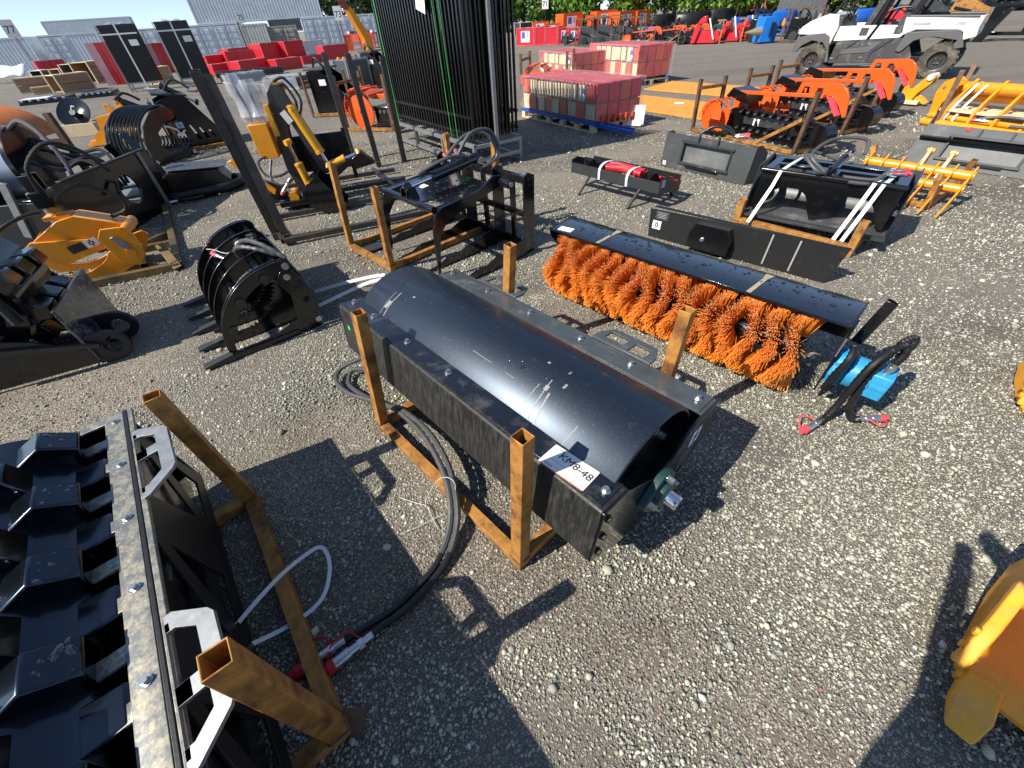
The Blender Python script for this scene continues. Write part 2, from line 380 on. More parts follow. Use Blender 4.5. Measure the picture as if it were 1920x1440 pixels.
def build_ground():
    near = np.arange(-7, 9.001, .09); far = np.array([12, 18, 30, 60, 120, 300, 900.])
    xs = np.concatenate([-far[::-1], near, far]); yn = np.arange(-1.2, 11.001, .09); ys = np.concatenate([np.array([-900, -200, -40, -8, -3.]), yn, np.array([15, 22, 35, 60, 120, 300, 900.])])
    X, Y = np.meshgrid(xs, ys); nz = np.where((abs(X) < 7) & (Y > -1.2) & (Y < 11), (vnoise(X * 1.7 + 5, Y * 1.7, 4) - .5) * .012 - .004, -.004)
    me = bpy.data.meshes.new('ground'); nx, ny = len(xs), len(ys)
    vs = np.stack([X, Y, nz], -1).reshape(-1, 3); idx = np.arange(nx * ny).reshape(ny, nx)
    fs = np.stack([idx[:-1, :-1], idx[:-1, 1:], idx[1:, 1:], idx[1:, :-1]], -1).reshape(-1, 4)
    me.from_pydata(vs.tolist(), [], fs.tolist()); me.update()
    at = me.attributes.new('dirt', 'FLOAT', 'POINT'); fade = np.clip((11 - np.hypot(X, Y - 2)) / 3, 0, 1); at.data.foreach_set('value', (dirt_mask(X, Y) * fade).reshape(-1).astype(np.float32)); at2 = me.attributes.new('damp', 'FLOAT', 'POINT'); at2.data.foreach_set('value', (damp_mask(X, Y) * fade).reshape(-1).astype(np.float32))
    me.polygons.foreach_set('use_smooth', [True] * len(me.polygons))
    m = bpy.data.materials.new('gravel_ground'); m.use_nodes = True; MATS['gravel_ground'] = m
    n, l = m.node_tree.nodes, m.node_tree.links; b = n['Principled BSDF']; b.inputs['Roughness'].default_value = .85; b.inputs['Specular IOR Level'].default_value = .25
    geo = n.new('ShaderNodeNewGeometry'); pos = geo.outputs['Position']
    def N(t, **k):
        x = n.new(t)
        for a, c in k.items(): setattr(x, a, c)
        return x
    def vor(s, feat='F1', rnd=1.):
        v = N('ShaderNodeTexVoronoi', feature=feat); v.inputs['Scale'].default_value = s; v.inputs['Randomness'].default_value = rnd; l.new(pos, v.inputs['Vector']); return v
    def noi(s, d=4):
        v = N('ShaderNodeTexNoise'); v.inputs['Scale'].default_value = s; v.inputs['Detail'].default_value = d; l.new(pos, v.inputs['Vector']); return v.outputs['Fac']
    def mr(f, a, c, lo=0., hi=1.):
        r = N('ShaderNodeMapRange'); r.inputs[1].default_value = a; r.inputs[2].default_value = c; r.inputs[3].default_value = lo; r.inputs[4].default_value = hi; l.new(f, r.inputs[0]); return r.outputs[0]
    def mix(f, A, B):
        x = N('ShaderNodeMix', data_type='RGBA')
        for sock, val in (('Factor', f), ('A', A), ('B', B)):
            if isinstance(val, tuple): x.inputs[sock].default_value = (*val, 1)
            elif isinstance(val, float): x.inputs[sock].default_value = val
            else: l.new(val, x.inputs[sock])
        return x.outputs['Result']
    def math_(op, A, B):
        x = N('ShaderNodeMath', operation=op)
        for i, val in enumerate((A, B)):
            if isinstance(val, (int, float)): x.inputs[i].default_value = val
            else: l.new(val, x.inputs[i])
        return x.outputs[0]
    va, vb = vor(74), vor(190); sep = N('ShaderNodeSeparateColor'); l.new(va.outputs['Color'], sep.inputs[0]); sep2 = N('ShaderNodeSeparateColor'); l.new(vb.outputs['Color'], sep2.inputs[0])
    stoneA = mix(sep.outputs[0], (.20, .198, .19), (.62, .60, .555)); stoneA = mix(mr(sep.outputs[1], .82, .86), stoneA, (.74, .72, .67)); stoneA = mix(mr(sep.outputs[2], .9, .93), stoneA, (.42, .29, .20))
    stoneB = mix(sep2.outputs[0], (.18, .177, .168), (.58, .56, .515)); stoneB = mix(mr(sep2.outputs[1], .88, .9), stoneB, (.6, .58, .52))
    body = mr(va.outputs['Distance'], .28, .48, 1., 0.)
    fine = mix(mr(vb.outputs['Distance'], .3, .5), stoneB, (.14, .128, .11))
    grav = mix(body, fine, stoneA)
    att = N('ShaderNodeAttribute', attribute_name='dirt')
    far = mr(noi(.09, 5), .42, .62); farpatch = math_('MULTIPLY', far, .22)
    dirtc = mix(noi(18, 6), (.110, .092, .071), (.235, .202, .160)); dirtc = mix(mr(sep2.outputs[2], .66, .7), dirtc, stoneB)
    dm = math_('MAXIMUM', math_('MULTIPLY', att.outputs['Fac'], mr(noi(40, 3), .3, .55, .55, 1.)), farpatch)
    col = mix(dm, grav, dirtc)
    tint = mix(noi(.6, 3), (.95, .92, .86), (1., .955, .87)); x = N('ShaderNodeMix', data_type='RGBA', blend_type='MULTIPLY'); x.inputs['Factor'].default_value = 1; l.new(col, x.inputs['A']); l.new(tint, x.inputs['B'])
    mp = N('ShaderNodeMapping'); mp.inputs['Scale'].default_value = (.16, 1.0, 1.); mp.inputs['Rotation'].default_value = (0, 0, .35); l.new(pos, mp.inputs[0]); nf = N('ShaderNodeTexNoise'); nf.inputs['Scale'].default_value = .9; nf.inputs['Detail'].default_value = 6; l.new(mp.outputs[0], nf.inputs['Vector'])
    at_d = N('ShaderNodeAttribute', attribute_name='damp'); damp = math_('MULTIPLY', mr(nf.outputs['Fac'], .50, .66, 1., .82), mr(at_d.outputs['Fac'], 0, 1, 1., .80)); y2 = N('ShaderNodeMix', data_type='RGBA', blend_type='MULTIPLY'); y2.inputs['Factor'].default_value = 1; l.new(x.outputs['Result'], y2.inputs['A']); l.new(damp, y2.inputs['B'])
    l.new(y2.outputs['Result'], b.inputs['Base Color'])
    hA = mr(va.outputs['Distance'], 0, .5, 1., 0.); hB = mr(vb.outputs['Distance'], 0, .5, 1., 0.)
    h = math_('ADD', math_('MULTIPLY', hA, 1.), math_('MULTIPLY', hB, .45)); inv = mr(dm, 0, 1, 1., .42); h = math_('MULTIPLY', h, inv)
    bp = N('ShaderNodeBump'); bp.inputs['Strength'].default_value = 1.; bp.inputs['Distance'].default_value = .013; l.new(h, bp.inputs['Height']); l.new(bp.outputs[0], b.inputs['Normal'])
    me.materials.append(m); o = bpy.data.objects.new('ground', me); COL.objects.link(o); o['kind'] = 'structure'; o['label'] = 'grey gravel yard with patches of brown packed dirt'
build_ground()

def build_gravel():
    """loose stones lying on the yard"""
    t = (1 + 5 ** .5) / 2
    ico = np.array([(-1, t, 0), (1, t, 0), (-1, -t, 0), (1, -t, 0), (0, -1, t), (0, 1, t), (0, -1, -t), (0, 1, -t), (t, 0, -1), (t, 0, 1), (-t, 0, -1), (-t, 0, 1)]) / hypot(1, t)
    tri = np.array([(0, 11, 5), (0, 5, 1), (0, 1, 7), (0, 7, 10), (0, 10, 11), (1, 5, 9), (5, 11, 4), (11, 10, 2), (10, 7, 6), (7, 1, 8), (3, 9, 4), (3, 4, 2), (3, 2, 6), (3, 6, 8), (3, 8, 9), (4, 9, 5), (2, 4, 11), (6, 2, 10), (8, 6, 7), (9, 8, 1)])
    octa = np.array([(1, 0, 0), (-1, 0, 0), (0, 1, 0), (0, -1, 0), (0, 0, 1), (0, 0, -1)], float)
    otri = np.array([(0, 2, 4), (2, 1, 4), (1, 3, 4), (3, 0, 4), (2, 0, 5), (1, 2, 5), (3, 1, 5), (0, 3, 5)])
    P = []
    for d0, d1, dens, s0, s1, big in ((.25, 2.2, 12500, .0022, .0072, .022), (2.2, 3.6, 6200, .0032, .0088, .022), (3.6, 6.5, 1700, .0048, .0115, .025), (6.5, 11, 330, .008, .016, .03)):
        n = int(pi * (d1 ** 2 - d0 ** 2) * dens); r = np.sqrt(RNG.random(n) * (d1 ** 2 - d0 ** 2) + d0 ** 2); a = RNG.random(n) * 2 * pi
        x, y = r * np.cos(a), r * np.sin(a)
        c = np.array(RW.transposed()) @ np.stack([x, y, np.full(n, -EYE)]); u, v = CX + FPX * c[0] / np.maximum(c[2], 1e-3), CY + FPX * c[1] / np.maximum(c[2], 1e-3)
        inn = (c[2] > .05) & (u > -60) & (u < 1980) & (v > 0) & (v < 1480); out = (c[2] > .03) & (u > -700) & (u < 2620) & (v < 2200) & (RNG.random(n) < .35)
        k = (inn | out) & (RNG.random(n) > dirt_mask(x, y) * .84); x, y = x[k], y[k]; m = len(x)
        s = s0 + (s1 - s0) * RNG.random(m) ** 2.0; bigk = RNG.random(m) < big; s = np.where(bigk, s * 1.9, s)
        bigger = RNG.random(m) < .0005; s = np.where(bigger, .014 + .010 * RNG.random(m), s)
        P.append(np.stack([x, y, s], -1))
    P = np.concatenate(P); dist = np.hypot(P[:, 0], P[:, 1]); large = P[:, 2] / np.maximum(dist, 1.5) > .0036
    VS, FS, CO, base_i = [], [], [], 0
    for shape, tr_, sel in ((ico, tri, large), (octa, otri, ~large)):
        Q = P[sel]; n = len(Q); nv = len(shape)
        var = np.array([(shape + (.0 if nv == 12 else .28) * (RNG.random((nv, 3)) - .5)) * (1 + .5 * (RNG.random((nv, 1)) - .5)) * np.array([1.1, .65 + .5 * RNG.random(), .5 + .4 * RNG.random()]) for _ in range(32)])
        var = var[RNG.integers(0, 32, n)]; a = RNG.random(n) * 2 * pi; ca, sa = np.cos(a)[:, None], np.sin(a)[:, None]
        zz_ = var[:, :, 2] + (RNG.random(n) - .5)[:, None] * .9 * var[:, :, 0]
        vx = (var[:, :, 0] * ca - var[:, :, 1] * sa) * Q[:, 2:3] + Q[:, 0:1]; vy = (var[:, :, 0] * sa + var[:, :, 1] * ca) * Q[:, 2:3] + Q[:, 1:2]; vz = zz_ * Q[:, 2:3] + Q[:, 2:3] * (.45 * RNG.random(n) - .05)[:, None] - .003
        VS.append(np.stack([vx, vy, vz], -1).reshape(-1, 3)); FS.append((tr_[None] + (np.arange(n) * nv)[:, None, None]).reshape(-1, 3) + base_i); base_i += n * nv
        g = RNG.random(n); base = np.where(g < .45, .20 + .16 * RNG.random(n), np.where(g < .9, .34 + .24 * RNG.random(n), .55 + .18 * RNG.random(n)))
        base = base * (1 - .18 * damp_mask(Q[:, 0], Q[:, 1])); tw = RNG.random(n); colr = np.stack([base * (1 + .07 * (tw - .4)), base, base * (.90 - .19 * tw), np.ones(n)], -1); colr[RNG.random(n) < .003] = (.40, .15, .09, 1)
        CO.append(np.repeat(colr, nv, 0))
    vs = np.concatenate(VS).astype(np.float32); fs = np.concatenate(FS); colr = np.concatenate(CO)
    me = bpy.data.meshes.new('gravel'); me.vertices.add(len(vs)); me.vertices.foreach_set('co', vs.ravel()); me.loops.add(fs.size); me.loops.foreach_set('vertex_index', fs.ravel().astype(np.int32))
    me.polygons.add(len(fs)); me.polygons.foreach_set('loop_start', (np.arange(len(fs)) * 3).astype(np.int32)); me.polygons.foreach_set('loop_total', np.full(len(fs), 3, np.int32)); me.update(); me.validate()
    print('GRAVEL', len(P), len(fs))
    at = me.color_attributes.new('tone', 'FLOAT_COLOR', 'POINT'); at.data.foreach_set('color', colr.astype(np.float32).ravel())
    m = bpy.data.materials.new('stone'); m.use_nodes = True; nn, l = m.node_tree.nodes, m.node_tree.links; b = nn['Principled BSDF']; b.inputs['Roughness'].default_value = .8; b.inputs['Specular IOR Level'].default_value = .3
    c = nn.new('ShaderNodeVertexColor'); c.layer_name = 'tone'; l.new(c.outputs[0], b.inputs['Base Color'])
    me.materials.append(m); o = bpy.data.objects.new('gravel', me); COL.objects.link(o); o['kind'] = 'stuff'; o['label'] = 'loose angular grey gravel stones scattered over the yard'; o['category'] = 'gravel'
build_gravel()

# ================================================================ rusty square-tube stands
def stand(name, label, posts, rails, w=.052, m='rust', cat='stand', group=None, foot=True, bev=.003, rw=None):
    """posts: list of (base, top) ; rails: list of (p, q) -- world points; every tube is a part"""
    o = V(posts[0][0]) if posts else V(rails[0][0]); t = T(name, label, cat, (o.x, o.y, 0), 0, group); o = V((o.x, o.y, 0))
    d = (V(rails[0][1]) - V(rails[0][0])).normalized()
    for b, q in posts:
        MB().sqtube(V(b) - o, V(q) - o, w, .004, up=d).build('post', m, t, bev)
    if bev and w >= .05:
        for b, q in posts:
            bb = V(b) - o; ax = (V(q) - V(b)).normalized(); sx = d.cross(ax).normalized(); sy = ax.cross(sx); hw = w * .52; P_ = []
            for k in range(25):
                u_ = k / 24 * 4; e, f_ = int(u_) % 4, u_ % 1; c4 = [(-1, -1), (1, -1), (1, 1), (-1, 1), (-1, -1)]; x_ = c4[e][0] + (c4[e + 1][0] - c4[e][0]) * f_; y_ = c4[e][1] + (c4[e + 1][1] - c4[e][1]) * f_
                P_.append(bb + sx * x_ * hw + sy * y_ * hw + ax * (w * 1.02 + random.uniform(-.003, .003)))
            MB().pipe(P_, .0045, 6, rf=lambda i, m: .7 + .6 * random.random()).build('weld_bead', 'rust_dark', t)
    for p, q in rails:
        MB().sqtube(V(p) - o, V(q) - o, rw or w * .92, .004).build('rail', m, t, bev)
    return t
def zz(p, z): return V((p[0], p[1], z))
# ================================================================ smooth drum roller in the middle
PR = [zz(p, 0) for p in ((-.021, .69), (-.735, 1.49), (.70, 1.335), (-.02, 2.10))]
PT = [G(980, 818, .77), G(672, 585, .745), G(1290, 580, .75), G(957, 458, .75)]
FR_, FL_ = PR[0], PR[1]; BR_ = FR_ + V((.715, .60, 0)); BL_ = FL_ + V((.715, .60, 0)); bases = [FR_, FL_, BR_, BL_]
Z = V((0, 0, .03))
stand('roller_stand', 'rusty square-tube stand with four open posts cradling the smooth roller', [(b + V((0, 0, .0)), q) for b, q in zip(bases, PT)],
      [(FR_ + Z, FL_ + Z), (FR_ + Z * 1.05, BR_ + Z * 1.05), (FL_ + Z * 1.05, BL_ + Z * 1.05)])

def roller_frame_parts(t, L, F, shelf_mat, front_mat, D=.807, h=.272, lip=.0):
    pass
def bracket_outline():
    o = [(-.14, 0), (-.14, .05), (-.105, .105), (.105, .105), (.14, .05), (.14, 0)]
    return o
def smooth_roller():
    t = T('smooth_drum_roller', 'black smooth-drum roller attachment held in a rusty square-tube stand', 'roller', (-.074, 1.468), radians(-49.1))
    L2 = .884; F = Matrix.Translation((0, -.379, .286)) @ RX(radians(-7.6))      # frame: x along the drum, y to the back, z up
    D, h = .807, .272
    # drum
    r = .319; a, b = -L2 + .06, L2 - .045
    dr = MB().lathe([(.03, a + .05), (r - .014, a + .05), (r - .014, a), (r - .003, a), (r, a + .004), (r, b - .004), (r - .003, b), (r - .014, b), (r - .014, b - .055), (.03, b - .055)], TR(0, 0, r + .002), 96).build('drum', 'drum_black', t, 0, 50)
    MB().lathe([(r - .0135, b + .0006), (r - .004, b + .0006)], TR(0, 0, r + .002), 96).build('rim_face', 'grey_plate', dr)
    for ai in range(8):
        A = radians(18 + 45 * ai); MB(TR(b - .054, cos(A) * .20, r + sin(A) * .20) @ RY(pi / 2)).add(*[x for x in (bolt_mb(.017, .022, .022).v, bolt_mb(.017, .022, .022).f)]).build('drum_bolt', 'zinc', dr)
    # front and rear channels: shelf on top, face plate, bent edge
    for nm, y0, y1, face in (('front_channel', 0, .135, 0), ('rear_channel', D - .150, D, D)):
        s = -1 if face == 0 else 1
        prof = [(y0 if s < 0 else y0, h), (y1, h)]
        c = MB(F); R = .014
        if s < 0: out = [(.135, h), (R, h)] + [(R - R * sin(q), h - R + R * cos(q)) for q in (.4, .8, 1.2, pi / 2)] + [(0, 0), (.008, 0), (.008, h - R)] + [(.016, h - .008), (.135, h - .008)]
        else: out = [(D - .150, h - .008), (D - .016, h - .008), (D - .008, h - R), (D - .008, 0), (D, 0), (D, h - R)] + [(D - R + R * sin(q), h - R + R * cos(q)) for q in (1.2, .8, .4, 0)] + [(D - .150, h)]
        c.plate(out, 2 * L2 - .012, YZ(0)).build(nm, 'black_streaky' if s < 0 else 'shelf_grey', t, .0015, 30)
        sh = MB(F).box((0, y0 + (.075 if s < 0 else .072), h + .003), (2 * L2 - .05, .118 if s < 0 else .132, .005)).build('top_plate', 'shelf_black' if s < 0 else 'shelf_grey', t, .001)
    # end plates
    out = [(0, 0), (.10, -.055), (.22, -.12), (.40, -.15), (.55, -.12), (.66, -.04), (D - .03, .03), (D, .06), (D, h), (.60, h), (.56, h - .03), (.50, h - .10), (.47, h - .125), (.36, h - .125), (.30, h - .09), (.16, h - .02), (.135, h), (0, h)]
    for sgn in (-1, 1):
        e = MB(F).plate(out, .012, YZ(sgn * (L2 - .006))).build('end_plate', 'black', t, .0015, 30)
        MB(F).box((sgn * (L2 - .04), .30, h - .16), (.066, .5, .008)).build('stiffener', 'black', e)
        cz = .333 - .0; cy = .379 * 0
        Mb = TR(sgn * (L2 + .0005), 0, r) @ (Matrix.Identity(4) if sgn > 0 else RZ(pi)) @ RX(radians(-12))
        fl = [(.115, 0), (.1, .035), (.035, .095), (0, .105), (-.035, .095), (-.1, .035), (-.115, 0), (-.1, -.035), (-.035, -.095), (0, -.105), (.035, -.095), (.1, -.035)]
        bb = MB(Mb).plate(fl, .03, YZ(.015)).lathe([(.062, .03), (.058, .052), (.045, .058), (.03, .058)], None, 24).build('bearing', 'green_cast', t, .003)
        MB(Mb).lathe([(.03, .05), (.03, .098), (.026, .104), (0, .104)], None, 20).build('shaft', 'chrome', bb)
        for q in ((.085, 0), (-.085, 0), (0, .078), (0, -.078)):
            MB(Mb @ TR(.031, q[0], q[1]) @ RY(pi / 2)).add(bolt_mb(.013, .026, .017).v, bolt_mb(.013, .026, .017).f).build('bearing_bolt', 'zinc', bb)
        for k in (.04, .13, .225):
            MB(F @ TR(sgn * L2, .03, k) @ RY(sgn * pi / 2)).add(bolt_mb(.012, .012, .015).v, bolt_mb(.012, .012, .015).f).build('side_bolt', 'black_satin', e)
        if sgn > 0:
            MB(F).box((L2 + .001, .655, .165), (.001, .075, .085)).build('decal', 'paper_blue', e)
            MB(F).box((L2 + .0022, .655, .165), (.001, .03, .028)).box((L2 + .0022, .655, .195), (.001, .008, .02)).box((L2 + .0022, .655, .135), (.001, .008, .02)).build('decal_mark', 'ink', e)
            MB(F).box((L2 + .001, .635, .055), (.001, .10, .085)).build('serial_plate', 'galv', e)
            MB(F).box((L2 + .0018, .635, .055), (.001, .092, .077)).build('serial_face', 'ink', e)
    bm = bolt_mb(.010, .016, .016)
    xs = [-.83, -.49, -.14, .21, .50, .82]
    pieces('shelf_bolt', bm, 'zinc', t, [F @ TR(x, .07, h + .006) for x in (-.83, -.62, -.30, .02, .835)] + [F @ TR(x, D - .075, h + .006) for x in xs])
    # lifting brackets on the rear shelf: flat plates with two windows
    for x0, fl in ((-.47, 1), (.40, -1)):
        A = [(-.16, -.03), (.16, -.03), (.16, .035), (.12, .115), (-.12, .115), (-.16, .035)]
        hl = [[(fl * p[0], p[1]) for p in rect(-.115, -.012, -.03, .07)], [(fl * p[0], p[1]) for p in rect(.01, .012, .115, .078)]]
        MB(F).plate(A, .012, TR(x0, D + .01, h + .014), hl).build('lifting_bracket', 'bracket_grey', t, .002)
    # tag with handwriting
    tagm = F @ TR(.695, .058, h + .007) @ RZ(radians(4))
    st = MB(tagm).plate(rrect(-.09, -.052, .09, .052, .006), .0008).build('label_tag', 'paper', t)
    for q in ((0, -.012, .165, .0012), (-.03, -.034, .10, .001), (.05, .0, .001, .0)): 
        if q[3]: MB(tagm).box((q[0], q[1], .0008), (q[2], q[3], .0004)).build('ruled_line', 'ink_grey', st)
    MB(tagm).box((.045, -.033, .0008), (.0012, .045, .0004)).build('ruled_line', 'ink_grey', st)
    MB(tagm).plate([(-.088, -.052), (.088, -.052), (.088, -.0495), (-.088, -.0495)], .0006, TR(0, 0, .0006)).build('edge_line', 'orange', st)
    text('handwriting', 'KM8-48', .042, 'ink', st, tagm @ TR(.018, .014, .0009) @ RZ(radians(-6)))
    for k, tx in enumerate(('Model', 'Serial No', 'Weight')): text('small_print', tx, .011, 'ink_grey', st, tagm @ TR(-.055 + .05 * (k % 2), .04 - .018 * k if k < 2 else -.04, .0009))
    # tape marks and scuffs on the drum
    def drumpatch(nm, x, w, a0, a1, m, sk=0., dr_=.0012):
        P = []
        for i in range(13):
            A = radians(a0 + (a1 - a0) * i / 12); xx = x + sk * (i / 12 - .5)
            jit = .0015 * random.uniform(-1, 1)
            P.append([(xx - w / 2 + jit, (r + dr_) * cos(A), r + .002 + (r + dr_) * sin(A)), (xx + w / 2 + jit, (r + dr_) * cos(A), r + .002 + (r + dr_) * sin(A))])
        MB().surf(P).build(nm, m, dr)
    for x, w, a0, a1, sk in ((-.60, .006, 142, 108, .01), (-.635, .003, 142, 110, .01), (-.617, .022, 128, 120, .01), (-.50, .014, 106, 104, .0), (.44, .005, 140, 103, -.02), (.47, .008, 138, 112, -.02), (.435, .018, 112, 108, 0), (.49, .01, 104, 100, 0), (.62, .004, 140, 120, .02), (.40, .004, 128, 110, .0), (.46, .006, 92, 89, .0), (.36, .012, 93, 91, 0), (.10, .12, 116.6, 116.2, 0), (.27, .05, 117, 116.7, 0)):
        drumpatch('tape_scuff', x, w, a0, a1, 'scuff', sk)
    sp = []
    for i in range(55):
        A = radians(random.uniform(70, 112)); x = random.uniform(a + .05, b - .03); nn = V((0, cos(A), sin(A)))
        sp.append((V((x, r * cos(A), r + .002 + r * sin(A))), V((1, 0, 0)), V((0, -sin(A), cos(A))), nn))
    drops(dr, sp, rmin=.0025, rmax=.011)
    MB(F).plate(circ(0, 0, .014, 12), .001, XZ(-.0012) @ TR(-.80, .16)).build('paint_dot', 'green_paint', t)
    # hoses: out of the left end, coiled behind the post, round to the front and up to the couplers
    Mi = (Matrix.Translation(t.location) @ RZ(t.rotation_euler.z)).inverted()
    for k, off in ((0, 0.), (1, .030)):
        if k == 0: px = [(705, 655, .24), (676, 672, .14), (640, 690, .05), (631, 715, .03), (655, 738, .03), (700, 752, .045), (742, 768, .09), (790, 812, .12), (826, 872, .12), (843, 930, .10), (843, 990, .06), (822, 1050, .03), (792, 1090, .02), (740, 1140, .02), (690, 1172, .02), (645, 1202, .02)]
        else: px = [(712, 662, .22), (690, 690, .10), (662, 694, .04), (654, 718, .022), (672, 736, .025), (712, 756, .05), (752, 768, .10), (800, 806, .13), (838, 866, .13), (855, 930, .11), (856, 990, .06), (838, 1048, .03), (810, 1090, .02), (764, 1140, .02), (722, 1170, .02), (697, 1190, .02)]
        pts = [Mi @ G(a_, b_, z_) for a_, b_, z_ in px]; sp_ = spline(pts, 9); cut = int(len(sp_) * .72)
        MB().pipe(sp_[:cut + 1], .0142, 8, rf=lambda i, m: 1.1 if i % 2 else .93).build('hose', 'hose_grey', t)
        MB().pipe(sp_[cut:], .0135, 8, rf=lambda i, m: 1.04 if (i // 1) % 2 else .97).build('hose_sleeve', 'rubber', t)
        d = (pts[-1] - pts[-2]).normalized(); d.z = 0
        coupler(t, pts[-1] - d * .005, d, 'red_cap', .145 if k else .15, .021)
    # white cable ties round the hoses
    def W_(a_, b_, z_): return Mi @ G(a_, b_, z_)
    MB().ribbon([W_(798, 950, .02), W_(800, 935, .05), W_(820, 902, .14), W_(838, 895, .155), W_(852, 905, .15), W_(854, 922, .12)], .004, .0015, (0, 0, 1), 6).build('cable_tie', 'white', t)
    MB().ribbon([W_(752, 934, .012), W_(780, 943, .014), W_(800, 950, .02), W_(812, 975, .012), W_(822, 992, .01)], .004, .0015, (0, 0, 1), 5).build('cable_tie', 'white', t)
    MB().ribbon([W_(750, 1002, .01), W_(790, 985, .012), W_(834, 963, .02)], .004, .0015, (0, 0, 1), 5).build('cable_tie', 'white', t)
mat('padfoot_paint', (.030, .040, .056), .26, metal=1., coat=.5, dust=(.2, .19, .16), dust_amt=.08, ds=18, bump=.04, bs=60)
mat('drum_black', (.080, .098, .122), .46, metal=1., coat=.12, dust=(.26, .255, .225), dust_amt=.24, ds=90, bump=.02, bs=200)
mat('shelf_grey', (.075, .085, .088), .36, .2, dust=(.33, .32, .25), dust_amt=.3, ds=8, var=.25, vs=9)
mat('bracket_grey', (.085, .095, .10), .4, .2, dust=(.33, .32, .25), dust_amt=.3, ds=10, var=.15)
smooth_roller()

